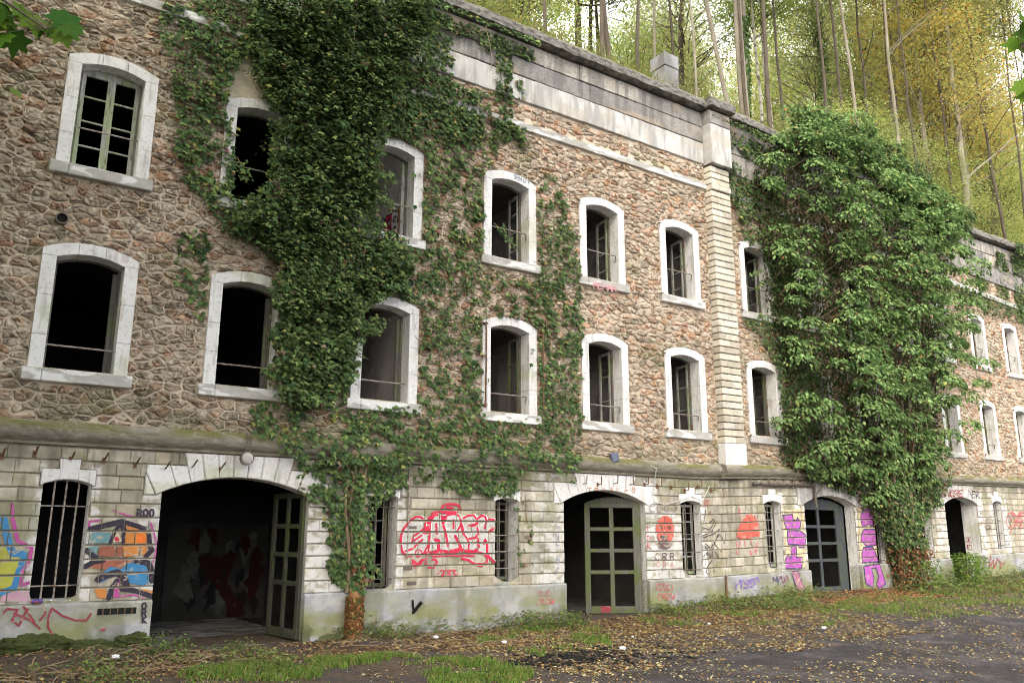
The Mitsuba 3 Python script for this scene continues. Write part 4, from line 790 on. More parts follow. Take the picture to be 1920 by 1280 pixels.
# plinth, in lengths between the doors
edges = [X_LEFT] + [v for a, b, *_ in DOORS for v in (a, b)] + [X_RIGHT]
for x0, x1 in zip(edges[::2], edges[1::2]):
    cuts = sorted([x0] + [c for c in (PX0 - .06, PX1 + .06) if x0 < c < x1] + [x1])
    parts = []
    for a, b in zip(cuts[:-1], cuts[1:]):
        yf = -.13 if abs((a + b) / 2 - (PX0 + PX1) / 2) < .3 else -.10
        xs = np.arange(a, b, .12)
        xs = np.r_[xs, b]
        prof = np.array([(.30, .50), (-.02, .505), (yf + .02, .495), (yf, .47), (yf - .004, .30), (yf, .12), (yf - .006, -.05), (yf - .01, -1.3)])
        v = np.array([[(x, y, z) for y, z in prof] for x in xs])
        jit = meshkit.fbm(v * [2.1, 1, 3], 3) - .5
        v[:, 1:, 1] += .025 * jit[:, 1:]
        v[:, 1:4, 2] += .02 * (meshkit.noise(v[:, 1:4] * [4, 1, 0]) - .5)
        nx, npf = len(xs), len(prof)
        i, j = np.meshgrid(np.arange(nx - 1), np.arange(npf - 1), indexing='ij')
        q4 = np.stack([i * npf + j, i * npf + j + 1, (i + 1) * npf + j + 1, (i + 1) * npf + j], -1).reshape(-1, 4)
        f = np.vstack([q4[:, [0, 1, 2]], q4[:, [0, 2, 3]]])
        caps = []
        for o, fl in ((0, 1), ((nx - 1) * npf, -1)):
            caps += [[o, o + k, o + k + 1][::fl] for k in range(1, npf - 1)] + [[o, o + npf - 1, len(v.reshape(-1, 3)) + (0 if o == 0 else 1)]]
        vv = np.vstack([v.reshape(-1, 3), [xs[0], .30, -1.3], [xs[-1], .30, -1.3]])
        parts.append((vv, np.vstack([f, np.array(caps)])))
    put(key_of(B + '__plinth'), settle(join(parts)), 'mat_plinth', 35)

# half-round moulding over the ground floor
prof = [(.0, 3.48), (-.06, 3.475)] + [(-.07 - .15 * math.sin(t), 3.30 + .165 * math.cos(t)) for t in np.linspace(.25, 2.85, 9)] + [(-.10, 3.13), (-.085, 3.125), (-.085, 3.075), (-.0, 3.07)]
prof = np.array(prof)
xs = np.r_[np.arange(X_LEFT, PX0 - .12, .16), PX0 - .10, PX0 - .0999, np.arange(PX0, PX1, .16), PX1 + .10, PX1 + .1001, np.arange(PX1 + .2, X_RIGHT, .16)]
off = np.where((xs > PX0 - .09995) & (xs < PX1 + .10005), -.16, 0)
v = np.array([[(x, y + o, z) for y, z in prof] for x, o in zip(xs, off)])
dn = meshkit.fbm(v * [2.3, 5, 5], 4) - .5
v[:, 1:-2, 1] -= .035 * dn[:, 1:-2]
v[:, 1:-2, 2] += .03 * (meshkit.fbm(v[:, 1:-2] * [3, 4, 4] + 9, 3) - .5)
v[:, 0, 1] = 0.0
npf = len(prof)
i, j = np.meshgrid(np.arange(len(xs) - 1), np.arange(npf - 1), indexing='ij')
q4 = np.stack([i * npf + j, i * npf + j + 1, (i + 1) * npf + j + 1, (i + 1) * npf + j], -1).reshape(-1, 4)
put(B + '__half_round_moulding', settle((v.reshape(-1, 3), np.vstack([q4[:, [0, 1, 2]], q4[:, [0, 2, 3]]]))), 'mat_torus', 45)
labels[B + '__half_round_moulding'] = {'label': 'mossy half round stone moulding above the ground floor'}

# string course
def bar(x0, x1, y0, y1, z0, z1, step=.3, wob=.012, top=None):
    xs = np.arange(x0, x1, step)
    xs = np.r_[xs, x1]
    prof = np.array([(y1, z1), (y0 + .03, z1 + (top or 0)), (y0, z1 - .03), (y0, (z0 + z1) / 2), (y0 + .005, z0 + .01), (y0 + .02, z0), (y1, z0)])
    v = np.array([[(x, y, z) for y, z in prof] for x in xs])
    v[:, 1:6, 1] += wob * 2 * (meshkit.fbm(v[:, 1:6] * 2.7, 3) - .5)
    v[:, 1:6, 2] += wob * 2 * (meshkit.fbm(v[:, 1:6] * 3.1 + 5, 3) - .5)
    n = len(prof)
    i, j = np.meshgrid(np.arange(len(xs) - 1), np.arange(n - 1), indexing='ij')
    q4 = np.stack([i * n + j, i * n + j + 1, (i + 1) * n + j + 1, (i + 1) * n + j], -1).reshape(-1, 4)
    f = [q4[:, [0, 1, 2]], q4[:, [0, 2, 3]]]
    o = (len(xs) - 1) * n
    f.append(np.array([[0, k + 1, k] for k in range(1, n - 1)] + [[o, o + k, o + k + 1] for k in range(1, n - 1)]))
    return v.reshape(-1, 3), np.vstack(f)


for x0, x1 in ((X_LEFT, PX0 - .003), (PX1 + .003, X_RIGHT)):
    put(key_of(B + '__string_course'), settle(bar(x0, x1, -.10, .0, 11.65, 11.86)), 'mat_sill', 40)

# concrete parapet slabs in three courses
for zi, (z0, z1, mat) in enumerate(((12.45, 13.15, 'mat_lime'), (13.15, 13.66, 'mat_concrete'), (13.66, 14.15, 'mat_concrete'))):
    x = X_LEFT
    while x < X_RIGHT - .05:
        w = rng.uniform(1.2, 2.6) if zi else rng.uniform(2.2, 4.0)
        x1 = min(x + w, X_RIGHT)
        if x < PX0 - .03 < x1:
            x1 = PX0 - .03
        if PX0 - .04 < x < PX1:
            x = PX1 + .03
            x1 = x + w
        m = mat if not (zi == 0 and x > PX1) else 'mat_concrete'
        mesh = settle(bar(x + .004, x1 - .004, -.09 + rng.uniform(-.012, .012), .0, z0 + .008, z1 - .008, .2, .012))
        scene[key_of(B + '__parapet__slab')] = mikit.ply(mesh, m, smooth=False, uv=np.tile(rng.random(2), (len(mesh[0]), 1)))
        x = x1
mesh = settle(bar(PX0 - .02, PX1 + .02, -.40, .0, 12.42, 13.70, .1, .01))
scene[key_of(B + '__parapet__slab')] = mikit.ply(mesh, 'mat_lime', smooth=False, uv=np.tile([.3, .5], (len(mesh[0]), 1)))
mesh = settle(bar(PX0 - .02, PX1 + .02, -.40, .0, 13.715, 14.15, .1, .01))
scene[key_of(B + '__parapet__slab')] = mikit.ply(mesh, 'mat_concrete', smooth=False, uv=np.tile([.5, .5], (len(mesh[0]), 1)))
for x0, x1, y in ((X_LEFT, PX0 - .13, -.34), (PX0 - .13, PX1 + .13, -.58), (PX1 + .13, X_RIGHT, -.34)):
    put(key_of(B + '__coping'), settle(bar(x0, x1, y, .9, 14.19, 14.45, .2, .035, .02)), 'mat_coping', 40)
labels[B + '__coping'] = {'label': 'dark lichened concrete coping on top of the parapet'}

# pilaster: brick courses
k = 0
z = 4.06
while z < 12.35:
    h = .198
    cap = z > 11.05
    a, b = (PX0, PX1)
    cut = a + (.33 if k % 2 else .55) * (b - a)
    for x0, x1 in ((a, cut), (cut, b)):
        yf = PY - (.06 if 11.5 < z < 11.75 else 0)
        m = settle(box(x0 + .004, x1 - .004, yf + rng.uniform(-.004, .004), .0, z + .004, z + h - .026, .014))
        put(key_of(B + '__pilaster__brick'), m, 'mat_brick', uv=np.tile(rng.random(2), (len(m[0]), 1)))
    z += h
    k += 1
put(B + '__pilaster__core', settle(box(PX0 + .03, PX1 - .03, PY + .05, .0, 3.4, 12.45)), 'mat_joint_dark')
m = settle(box(PX0 - .02, PX1 + .02, PY - .02, .0, 3.42, 4.05, .015))
put(B + '__pilaster__base', m, 'mat_white', 30)

# end walls, so that the building is closed
for x in (X_LEFT, X_RIGHT):
    put(key_of(B + '__end_wall'), settle(box(min(x, x - .3 * np.sign(-x)), max(x, x - .3 * np.sign(-x)), .02, 8, -1.2, 14.2)), 'mat_mortar')

# ------------------------------------------------------------------ upper windows
def casement(x0, x1, z0, z1, y, rows, th=.045, st=.075, mid=None):
    """a casement leaf in the x-z plane: stiles, rails, glazing bars"""
    parts = [box(x0, x0 + st, y, y + th, z0, z1, .006), box(x1 - st, x1, y, y + th, z0, z1, .006), box(x0 + st, x1 - st, y, y + th, z0, z0 + st * 1.3, .006), box(x0 + st, x1 - st, y, y + th, z1 - st, z1, .006)]
    for r in range(1, rows):
        zz = z0 + (z1 - z0) * r / rows
        parts.append(box(x0 + st, x1 - st, y + .006, y + th - .006, zz - .016, zz + .016, .004))
    if mid:
        parts.append(box((x0 + x1) / 2 - mid / 2, (x0 + x1) / 2 + mid / 2, y + .004, y + th - .004, z0 + st, z1 - st, .004))
    return join(parts)


def swing(m, hx, hy, deg):
    v = np.array(m[0])
    c, s = math.cos(math.radians(deg)), math.sin(math.radians(deg))
    x, y = v[:, 0] - hx, v[:, 1] - hy
    v[:, 0], v[:, 1] = hx + c * x - s * y, hy + s * x + c * y
    return v, m[1]


WLAB = {}
for w in sorted(WINDOWS, key=lambda w: (w['x'], w['fl'])):
    key = key_of(B + '__window')
    x, hw, zb, zs, kk = w['x'], w['hw'], w['zb'], w['zs'], w['k']
    w['key'] = key
    ring = w['outer'].difference(w['inner'])
    cuts = [sg.box(x - 2, zz - .004, x + 2, zz + .004) for zz in (zb + .62 * kk + .05 * math.sin(x * 7), zb + 1.25 * kk + .06 * math.sin(x * 5), zs + .01)] + [sg.box(x + o - .004, zs + .08, x + o + .004, zs + 1) for o in (-.22 * kk, .22 * kk)]
    ring = ring.difference(unary_union(cuts))
    sm = ext(ring, -.045, .30)
    if w['col'] in 'ABCDEFGZ':
        v = sm[0]
        v[:, 1] += np.where(v[:, 1] < 0, .012 * (meshkit.noise(v * 5) - .5), 0)
    put(key + '__surround', sm, 'mat_white', 30)
    sw = hw + .31 * kk
    x0s, x1s = x - sw, x + sw
    c1 = x0s + .30 * kk
    sp = [box(x0s, c1 - .003, -.125, .40, zb - .215 * min(1, kk + .05), zb, .014), box(c1 + .003, x1s, -.125, .40, zb - .215 * min(1, kk + .05), zb, .014)]
    sp = [(v + [0, 0, .0] + np.c_[np.zeros((len(v), 2)), .006 * (meshkit.noise(v * 6) - .5)], f) for v, f in sp]
    put(key + '__sill', join(sp), 'mat_sill', 30)
    # wooden frame in the reveal
    inner = w['inner']
    fr = inner.difference(arch(x - hw + .05 * kk, x + hw - .05 * kk, zb + .03, zs - .02, .11 * kk))
    put(key + '__frame', ext(fr, .301, .365), 'mat_wood_grey' if w['col'] == 'A' and w['fl'] == 'U' else 'mat_wood_dark')
    zr = zb + (.45 if w['fl'] == 'L' else .80) * (zs - zb) / 1.99
    yb = .10
    pts = [(x - hw - .02, yb, zr), (x - hw + .15, yb, zr - .004), (x, yb, zr - (.012 if w['col'] in 'EC' else 0)), (x + hw - .03, yb, zr)]
    if w['col'] in 'DEFGHIJKLM':
        yb2 = .02
        pts = [(px, yb2, pz) for px, _, pz in pts[:3]] + [(x + hw - .06, yb2, zr), (x + hw - .02, .06, zr - .01), (x + hw - .01, .09, zr - .14)]
    else:
        pts[-1] = (x + hw + .02, yb, zr)
    put(key + '__guard_rail', tube(pts, .016, 7), 'mat_paleiron', 40)
    # casements
    if w['col'] == 'A' and w['fl'] == 'U':
        for a, b in ((x - hw + .05, x + .012), (x + .012, x + hw - .05)):
            m = casement(a, b, zb + .03, zs + .015, .24, 4, .05, .07)
            put(key_of(key + '__casement'), m, 'mat_wood_grey')
        put(key + '__top_rail', ext(arch(x - hw + .05, x + hw - .05, zs - .12, zs, .105).difference(sg.box(x - hw, zs - .2, x + hw, zs - .02)), .235, .285), 'mat_wood_grey')
    elif w['col'] in 'DEFGKLM':
        m = casement(x - .02, x + hw - .05, zb + .03, zs - .02, .34, 3 if w['fl'] == 'L' else 4, .045, .075)
        m = swing(m, x + hw - .05, .36, -97)
        put(key + '__casement', m, 'mat_wood_green' if w['col'] in 'DG' and w['fl'] == 'L' else 'mat_wood_grey')
        for hz in (.18, 1.0, 1.75):
            put(key_of(key + '__hinge'), box(x + hw - .062, x + hw - .02, .28, .30, zb + hz - .07, zb + hz + .07, .004), 'mat_rust')
    else:
        m = box(x + hw - .13, x + hw - .05, .33, .40, zb + .03, zs - .05, .006)
        put(key + '__casement', m, 'mat_wood_dark' if w['fl'] == 'L' or w['col'] != 'C' else 'mat_wood_grey')
    # room behind
    rm = arch(x - hw - .62 * kk, x + hw + (.03 if w['col'] == 'C' else .62 * kk), zb - .85, zs - .25, .62, 14)
    vv = np.array(rm.exterior.coords)[:-1]
    n = len(vv)
    deep = 5.6
    y0 = .33
    rv = np.vstack([np.c_[vv[:, 0], np.full(n, y0), vv[:, 1]], np.c_[vv[:, 0], np.full(n, deep), vv[:, 1]]])
    kidx = np.arange(n)
    k1 = (kidx + 1) % n
    rf = np.vstack([np.stack([kidx, k1 + n, k1], 1), np.stack([kidx, kidx + n, k1 + n], 1)])
    _, tf = tri(rm)
    rf = np.vstack([rf, np.array([[0, i, i + 1] for i in range(1, n - 1)]) + n])
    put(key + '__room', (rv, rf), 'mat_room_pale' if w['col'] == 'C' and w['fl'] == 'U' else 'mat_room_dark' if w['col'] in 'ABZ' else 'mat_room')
labels[B + '__window_003'] = {'label': 'window with both grey wooden casements still in place'}

# ------------------------------------------------------------------ ground floor openings
for i, (a, b, c, d, e) in enumerate(SLITS):
    key = key_of(B + '__barred_window')
    for q in LINTELS[i]:
        put(key_of(key + '__lintel_stone'), bevel(q, .0, -.045, .012), 'mat_white')
    ring = SLIT_POLY[i].buffer(.10, join_style=2).difference(SLIT_POLY[i])
    rd = .40 if i < 3 else .24
    put(key + '__reveal', ext(ring, .012, rd), 'mat_white')
    put(key + '__sill', box(a - .03, b + .03, -.03, .45, c - .06, c + .004, .01), 'mat_plinth')
    zt = d + e
    n = {0: 3, 1: 4, 2: 2}.get(i, 2)
    yb = .14 if i < 3 else .08
    for j in range(n):
        xx = a + (b - a) * (j + (1.0 if n < 4 else .6)) / (n + (1 if n < 4 else .2))
        lean = .05 if i == 0 else 0
        put(key_of(key + '__bar'), tube([(xx + rng.uniform(-.008, .008), yb, c), (xx + rng.uniform(-.012, .012), yb - .01, (c + zt) / 2), (xx + rng.uniform(-.01, .01), yb, zt - .01)], .016, 6), 'mat_paleiron' if i == 0 else 'mat_iron', 40)
    for zz in {0: (c + .22, d - .36), 1: (c + .20, d - .20), 2: (c + .3, c + .66, c + 1.02, d - .2)}.get(i, (c + .15, c + .6, c + 1.05, d - .25)):
        put(key_of(key + '__cross_bar'), tube([(a - .02, yb - .025, zz), (b + .02, yb - .025, zz)], .012, 6), 'mat_paleiron' if i in (0, 2, 4) else 'mat_iron', 40)
    if i in (1, 2, 3, 4):
        m = casement(a + .05, b - .04, c + .03, d - .02, .36 if i < 3 else .25, 4, .04, .06, .03)
        put(key + '__casement', m, 'mat_wood_dark' if i < 3 else 'mat_wood_grey')


def leaf_door(x0, x1, z0, z1, y, lower=.40, rise=0, rows=4, stile=(.16, .16), th=.06, heavy=1.0):
    """a glazed door leaf: two columns of open panes over a bottom rail"""
    st0, st1 = stile
    parts = [box(x0, x0 + st0, y, y + th, z0, z1, .008), box(x1 - st1, x1, y, y + th, z0, z1, .008), box(x0 + st0, x1 - st1, y, y + th, z0, z0 + .17 * heavy, .008), box(x0 + st0, x1 - st1, y, y + th, z1 - .11, z1, .008)]
    xm = (x0 + st0 + x1 - st1) / 2
    parts.append(box(xm - .055, xm + .055, y + .005, y + th - .005, z0 + .17 * heavy, z1 - .11, .006))
    zz = z0 + .17 * heavy
    hs = np.array([1.55] + [1.0] * (rows - 1))
    hs = hs / hs.sum() * (z1 - .11 - zz)
    for h in hs[:-1]:
        zz += h
        parts.append(box(x0 + st0, xm - .055, y + .008, y + th - .008, zz - .045, zz + .045, .006))
        parts.append(box(xm + .055, x1 - st1, y + .008, y + th - .008, zz - .045, zz + .045, .006))
    if rise:
        top = arch(x0, x1, z1 - .02, z1, rise, 12).difference(sg.box(x0 - 1, z1 - 1, x1 + 1, z1))
        parts.append(ext(top, y, y + th))
    return join(parts)


DKEYS = []
for i, (a, b, c, d, e) in enumerate(DOORS):
    key = key_of(B + '__doorway')
    DKEYS.append(key)
    for q in ARCHES[i]:
        v, f = bevel(q, .0, -.045 - rng.uniform(0, .008), .014)
        put(key_of(key + '__voussoir'), (v, f), 'mat_white' if i < 2 else 'mat_lime')
    ring = DOOR_POLY[i].buffer(.12, join_style=2).difference(DOOR_POLY[i]).difference(sg.box(a - 1, c - 2, b + 1, c + .0))
    put(key + '__reveal', ext(ring, .012, .34), 'mat_white' if i else 'mat_lime')
m = leaf_door(4.68, 5.95, -.34, 2.42, .06, rows=4, stile=(.12, .13))
put(DKEYS[0] + '__door_leaf', swing(m, 5.95, .08, -82), 'mat_wood_shaded')
labels[DKEYS[0] + '__door_leaf'] = {'label': 'green glazed wooden door leaf swung inwards'}
m = leaf_door(13.42, 14.86, -.30, 2.38, .08, rows=4, stile=(.14, .20), rise=.16)
put(DKEYS[1] + '__door_leaf', swing(m, 14.86, .10, -30), 'mat_wood_green')
labels[DKEYS[1] + '__door_leaf'] = {'label': 'wide mossy green door leaf standing ajar'}
m = leaf_door(21.45, 23.72, -.10, 2.46, .30, rows=4, stile=(.14, .42), rise=.22)
put(DKEYS[2] + '__door_leaf', m, 'mat_wood_blue')
labels[DKEYS[2] + '__door_leaf'] = {'label': 'blue grey door leaf, shut'}
q = sg.box(13.80, -.27, 14.04, -.12)
put(DKEYS[1] + '__red_panel', swing(ext(q, .066, .074), 14.86, .10, -30), 'mat_paint_maroon')
put(DKEYS[3] + '__side_wall', box(31.36, 31.60, .345, SIDE_DEEP, -.3, 2.9), 'mat_white')

# ground floor rooms
for j, (x0, x1, dp) in enumerate(((X_LEFT + .3, 8.8, 5.5), (8.9, 17.7, 7), (17.8, 26.4, 7), (26.5, 35.0, 7), (35.1, X_RIGHT - .3, 7))):
    fl = [-.42, -.42, -.25, -.15, .0][j]
    v, f = box(x0, x1, .30, dp, fl, float(level((x0 + x1) / 2, 3.02)))
    if j == 0:
        put(B + '__ground_room__floor', box(3.0, 6.3, .02, 5.3, fl - .1, fl + .045), 'mat_dust')
    m = trimesh.Trimesh(v, f, process=False)
    keep = m.face_normals[:, 1] > -.9
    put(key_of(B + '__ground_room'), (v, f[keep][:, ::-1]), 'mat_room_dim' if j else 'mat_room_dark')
put(B + '__ground_room__pale_panel', box(4.62, 7.05, 5.44, 5.49, -.42, 1.85), 'mat_room_shaded')

# ------------------------------------------------------------------ painted marks
GLAB = dict(big='large red outlined bubble lettering with white highlights on the pale blocks', year='red painted year 2013 with a dot on either side', mural='orange, blue and black mural beside the big doorway', mural2='yellow, blue and pink mural left of the barred window',
            roo='black letters ROO at the doorway edge', plinthtag='dark red scrawl on the mossy plinth', ork='black vertical letters on the plinth edge', purpleleft='purple letters left of the blue grey door', purpleright='purple letters right of the blue grey door',
            purpleleftlow='faded purple stroke on the plinth', purplerightlow='purple forked stroke on the plinth', bluescribble='dark scribble on the plinth', jambtag='thin black letters down the door jamb', redface='red oval face with dark mouth', etm='red letters E t M on the jamb',
            blacktag='tall thin black scrawl', redfigure='red hooded figure with pink drips', crr='faint dark letters CRR under the red face', coci='faded red words on the plinth below the red face', tso='violet letters TSO on the plinth', coco='pale grey letters COCO by the arch', rs='faded red loops',
            trial='faded red word TRIAL across the arch', move='grey letters MOVE on the white pier', bluecol='pale blue letters running down the pier', cocil='faded red words on the mossy plinth end', redarch='dark red letters over the far arch', farred='faded red and orange lettering at the far right',
            blackr='small grey letters', farredlow='dark red loops on the far plinth', mehar='pink word on a window sill', zno='pale blue scrawl on a window surround', wintag='red scrawl on the ivy grown window surround')
PLINTHY = {'plinthtag', 'ork', 'purpleleftlow', 'purplerightlow', 'bluescribble', 'coci', 'tso', 'cocil', 'farredlow'}
for name, items in GRAF.items():
    key = key_of(B + '__graffiti')
    labels[key] = {'label': GLAB[name]}
    base = {True: -.125}.get(name in PLINTHY, -.058)
    if name == 'tso':
        base = -.155
    if name == 'mehar':
        base = -.136
    clip = None if name in PLINTHY or name == 'mehar' else FACES
    layers = {}
    for k, (col, wd, pts) in enumerate(items):
        if wd == 0:
            g = sg.Polygon(pts).buffer(0)
        else:
            g = sg.LineString(pts).simplify(.004).buffer(max(wd * (1.35 if name == 'big' and col == 'red' else 1.15), .012) / 2, quad_segs=3)
        layers.setdefault(col, []).append((k, g))
    above = None
    seq = sorted(((min(k for k, _ in v), col, unary_union([g for _, g in v])) for col, v in layers.items()), reverse=True, key=lambda t: t[0])
    for _, col, g in seq:
        if above is not None:
            g = g.difference(above)
        above = g if above is None else above.union(g)
        if clip is not None:
            g = g.intersection(clip)
        s = sheet(g.simplify(.002), base)
        if s is not None:
            put(f'{key}__{col}_paint', s, 'mat_paint_' + col)
# painted red figure deep inside the first doorway, on the pale panel
rb = np.random.default_rng(8)
gk = key_of(B + '__graffiti')
seen = sg.Polygon()
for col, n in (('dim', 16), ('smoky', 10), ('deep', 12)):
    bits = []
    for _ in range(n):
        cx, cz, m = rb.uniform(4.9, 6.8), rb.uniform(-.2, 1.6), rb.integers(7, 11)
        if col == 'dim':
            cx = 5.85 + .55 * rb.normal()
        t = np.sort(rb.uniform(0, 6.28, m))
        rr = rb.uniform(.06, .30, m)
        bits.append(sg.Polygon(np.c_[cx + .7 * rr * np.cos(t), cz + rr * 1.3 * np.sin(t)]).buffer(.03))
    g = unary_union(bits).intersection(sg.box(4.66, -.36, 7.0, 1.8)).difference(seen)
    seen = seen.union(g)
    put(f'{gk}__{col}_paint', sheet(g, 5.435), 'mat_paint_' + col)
labels[B + '__graffiti_%03d' % (COUNT[B + '__graffiti'] - 1)] = {'label': 'dark red figures on the pale back wall of the first room'}
# lettering on the side wall of the far doorway and inside an upper window
def on_side(strokes, x, y0, z0, h, adv, wd, text_col, key):
    out = []
    for i, ch in enumerate(strokes):
        for st in ch:
            g = sg.LineString([(y0 - i * adv - a * h * .5, z0 + b * h) for a, b in st]).buffer(wd, quad_segs=2)
            v, f = tri(g)
            out.append((np.c_[np.full(len(v), x), v[:, 0], v[:, 1]], f))
    put(key, join(out), 'mat_paint_' + text_col)


LET = {'G': [[(1.0, 0.85), (0.5, 1.0), (0.05, 0.7), (0.05, 0.3), (0.5, 0.0), (1.0, 0.2), (1.0, 0.45), (0.6, 0.45)]], 'E': [[(1.0, 1.0), (0.0, 0.95), (0.05, 0.0), (1.0, 0.05)], [(0.0, 0.5), (0.8, 0.5)]], 'O': [[(0.0, 0.5), (0.1, 0.15), (0.4, 0.0), (0.8, 0.1), (1.0, 0.5), (0.85, 0.9), (0.5, 1.0), (0.15, 0.85), (0.0, 0.5)]], 'R': [[(0.0, 0.0), (0.05, 1.0), (0.8, 0.95), (0.95, 0.7), (0.7, 0.5), (0.1, 0.48)], [(0.45, 0.48), (1.0, 0.0)]], 'T': [[(0.0, 1.0), (1.0, 0.95)], [(0.5, 1.0), (0.5, 0.0)]], 'M': [[(0.0, 0.0), (0.1, 1.0), (0.5, 0.4), (0.9, 1.0), (1.0, 0.0)]], 'A': [[(0.0, 0.0), (0.5, 1.0), (1.0, 0.0)], [(0.2, 0.4), (0.8, 0.4)]], 'B': [[(0.0, 0.0), (0.0, 1.0), (0.8, 0.9), (0.7, 0.55), (0.1, 0.5)], [(0.7, 0.52), (0.95, 0.25), (0.6, 0.0), (0.0, 0.0)]], 'N': [[(0.0, 0.0), (0.05, 1.0), (0.95, 0.0), (1.0, 1.0)]], '.': [[(0.4, 0.45), (0.6, 0.5)]]}
gk = key_of(B + '__graffiti')
labels[gk] = {'label': 'thin red letters on the white side wall of the far doorway'}
on_side([LET[c] for c in 'GEOOR'], 31.352, .53, 1.35, .17, .10, .011, 'maroon', gk + '__red_paint')
on_side([LET[c] for c in 'ETM.'], 31.352, .50, 1.08, .17, .11, .011, 'maroon', gk + '__red_paint_001')
cU = [w for w in WINDOWS if w['col'] == 'C' and w['fl'] == 'U'][0]
gk = key_of(B + '__graffiti')
labels[gk] = {'label': 'red, white and orange lettering on the inner wall of an upper window room'}
xr = cU['x'] + cU['hw'] + .02
for i, (ch, col) in enumerate(zip('ARBN', ('white', 'red', 'white', 'orange'))):
    on_side([LET[ch]], xr, 1.75 - i * .34, 8.45, .60, .36, .05, col, gk + f'__{col}_paint_{i:03d}')
    on_side([LET[ch]], xr + .003, 1.75 - i * .34, 8.45, .60, .36, .085, 'black', gk + f'__black_outline_{i:03d}')
# ------------------------------------------------------------------ small fixed things
for i, (x, z) in enumerate(HOOKS):
    left = i < 8
    z = z + (0.0 if left else 0)
    k = key_of('iron_bracket')
    y0 = -.03
    if left:
        pts = [(x, y0 + .02, z - .06), (x + .01, y0 - .12, z - .02), (x + .02, y0 - .30, z + .06)]
        m = join([tube(pts, .017, 4), box(x - .03, x + .03, y0 - .012, y0 + .01, z - .11, z + .0, .004)])
    else:
        pts = [(x, y0, z - .07), (x, y0 - .16, z - .07), (x, y0 - .17, z + .12)]
        m = join([tube(pts, .014, 5), box(x - .035, x + .035, y0 - .02, y0 + .01, z - .13, z - .02, .004)])
    put(k, m, 'mat_rust')
    thing(k, 'rusty bar bracket in the row over the barred window and big left doorway' if left else 'rusty hook bracket in the row over the second doorway and narrow window', 'bracket', 'brackets over the left doorway' if left else 'hooks over the second doorway')
k = key_of('iron_pipe')
zp = 3.0
m = join([tube([(19.02, -.12, zp + .02), (20.3, -.12, zp + .03), (21.72, -.12, zp + .06), (21.78, -.12, zp), (21.80, -.12, 2.42)], .045, 8)])
put(k, m, 'mat_iron', 40)
for x in np.linspace(19.3, 21.6, 7):
    put(key_of(k + '__clip'), join([tube([(x, -.0, zp + .16), (x, -.13, zp + .17), (x, -.175, zp + .03), (x, -.12, zp - .03)], .016, 5)]), 'mat_rust')
thing(k, 'dark pipe clipped over the narrow window left of the blue grey door', 'pipe')
for x, z0, z1, lab in ((10.02, 4.42, 6.44, 'rusty upright rod left of the ivy framed lower window'), (11.66, 4.45, 6.45, 'rusty upright rod right of the ivy framed lower window')):
    k = key_of('iron_rod')
    put(k, join([tube([(x, -.12, z0), (x + .005, -.125, (z0 + z1) / 2), (x, -.12, z1)], .022, 7), box(x - .04, x + .04, -.14, .02, z1 - .06, z1 - .02, .004), box(x - .04, x + .04, -.14, .02, z0 + .04, z0 + .08, .004)]), 'mat_rust', 40)
    thing(k, lab, 'rod')
# shutter pins beside windows
pins = []
for w in WINDOWS:
    if w['col'] in 'DEFGKLM':
        kk, x, o = w['k'], w['x'], w['hw'] + .226 * w['k']
        for xx, zz in ((x - o - .03, w['zs'] + .09), (x + o + .06, w['zs'] + .0), (x - o - .03, w['zb'] + .03)):
            k = key_of('shutter_hinge_pin')
            put(k, join([tube([(xx + .07, .0, zz), (xx, -.11, zz - .02), (xx - .10, -.12, zz - .05)], .020, 6)]), 'mat_rust', 40)
            thing(k, 'short rusty shutter pin in the wall at the corner of a white window surround', 'shutter pin', 'rusty shutter pins beside the windows')
# vent pipes
for x, z, lab in ((1.16, 7.03, 'dark round vent pipe between the two leftmost windows'), (8.02, 7.03, 'small round vent hole amid the ivy')):
    k = key_of('vent_pipe')
    g = np.linspace(0, 2 * np.pi, 19)[:-1]
    o, i_ = .105, .085
    rings = [(o, .02), (o, -.12), (i_, -.12), (i_, .02)]
    v = np.vstack([np.c_[x + r * np.cos(g), np.full(18, y), z + r * np.sin(g)] for r, y in rings] + [[[x, -.075, z]]])
    kk, f = np.arange(18), []
    for a in range(3):
        f += [np.stack([kk + a * 18, (kk + 1) % 18 + a * 18, (kk + 1) % 18 + a * 18 + 18], 1), np.stack([kk + a * 18, (kk + 1) % 18 + a * 18 + 18, kk + a * 18 + 18], 1)]
    put(k, (v, np.vstack(f)), 'mat_iron', 40)
    put(k + '__hole', (np.vstack([v[54:72] * [1, 0, 1] + [0, -.075, 0], v[72:]]), np.stack([kk, (kk + 1) % 18, kk * 0 + 18], 1)), 'mat_black')  # black disc drawn for the darkness inside the pipe
    thing(k, lab, 'vent')
# round lamp over the first arch
k = 'round_wall_lamp'
m = trimesh.creation.cylinder(radius=.125, height=.10, sections=24)
v = np.array(m.vertices)
put(k + '__body', (np.c_[4.66 + v[:, 0], -.27 + v[:, 2], 2.99 + v[:, 1]], np.array(m.faces)[:, ::-1]), 'mat_iron', 40)
m = trimesh.creation.icosphere(2, .105)
v = np.array(m.vertices)
put(k + '__lens', (np.c_[4.66 + v[:, 0], -.31 + .35 * v[:, 1], 2.99 + v[:, 2]], np.array(m.faces)), 'mat_sill', True)
put(k + '__conduit', join([tube([(4.64, -.24, 3.10), (4.64, -.28, 3.25), (4.66, -.20, 3.46)], .014, 6), tube([(4.70, -.24, 3.10), (4.71, -.28, 3.25), (4.72, -.20, 3.50)], .014, 6)]), 'mat_iron', 40)
thing(k, 'round bulkhead lamp hanging on two conduits over the left archway', 'lamp')
k = 'junction_box'
v, f = box(-.12, .12, -.05, .05, -.13, .10, .015)
c, s = math.cos(.25), math.sin(.25)
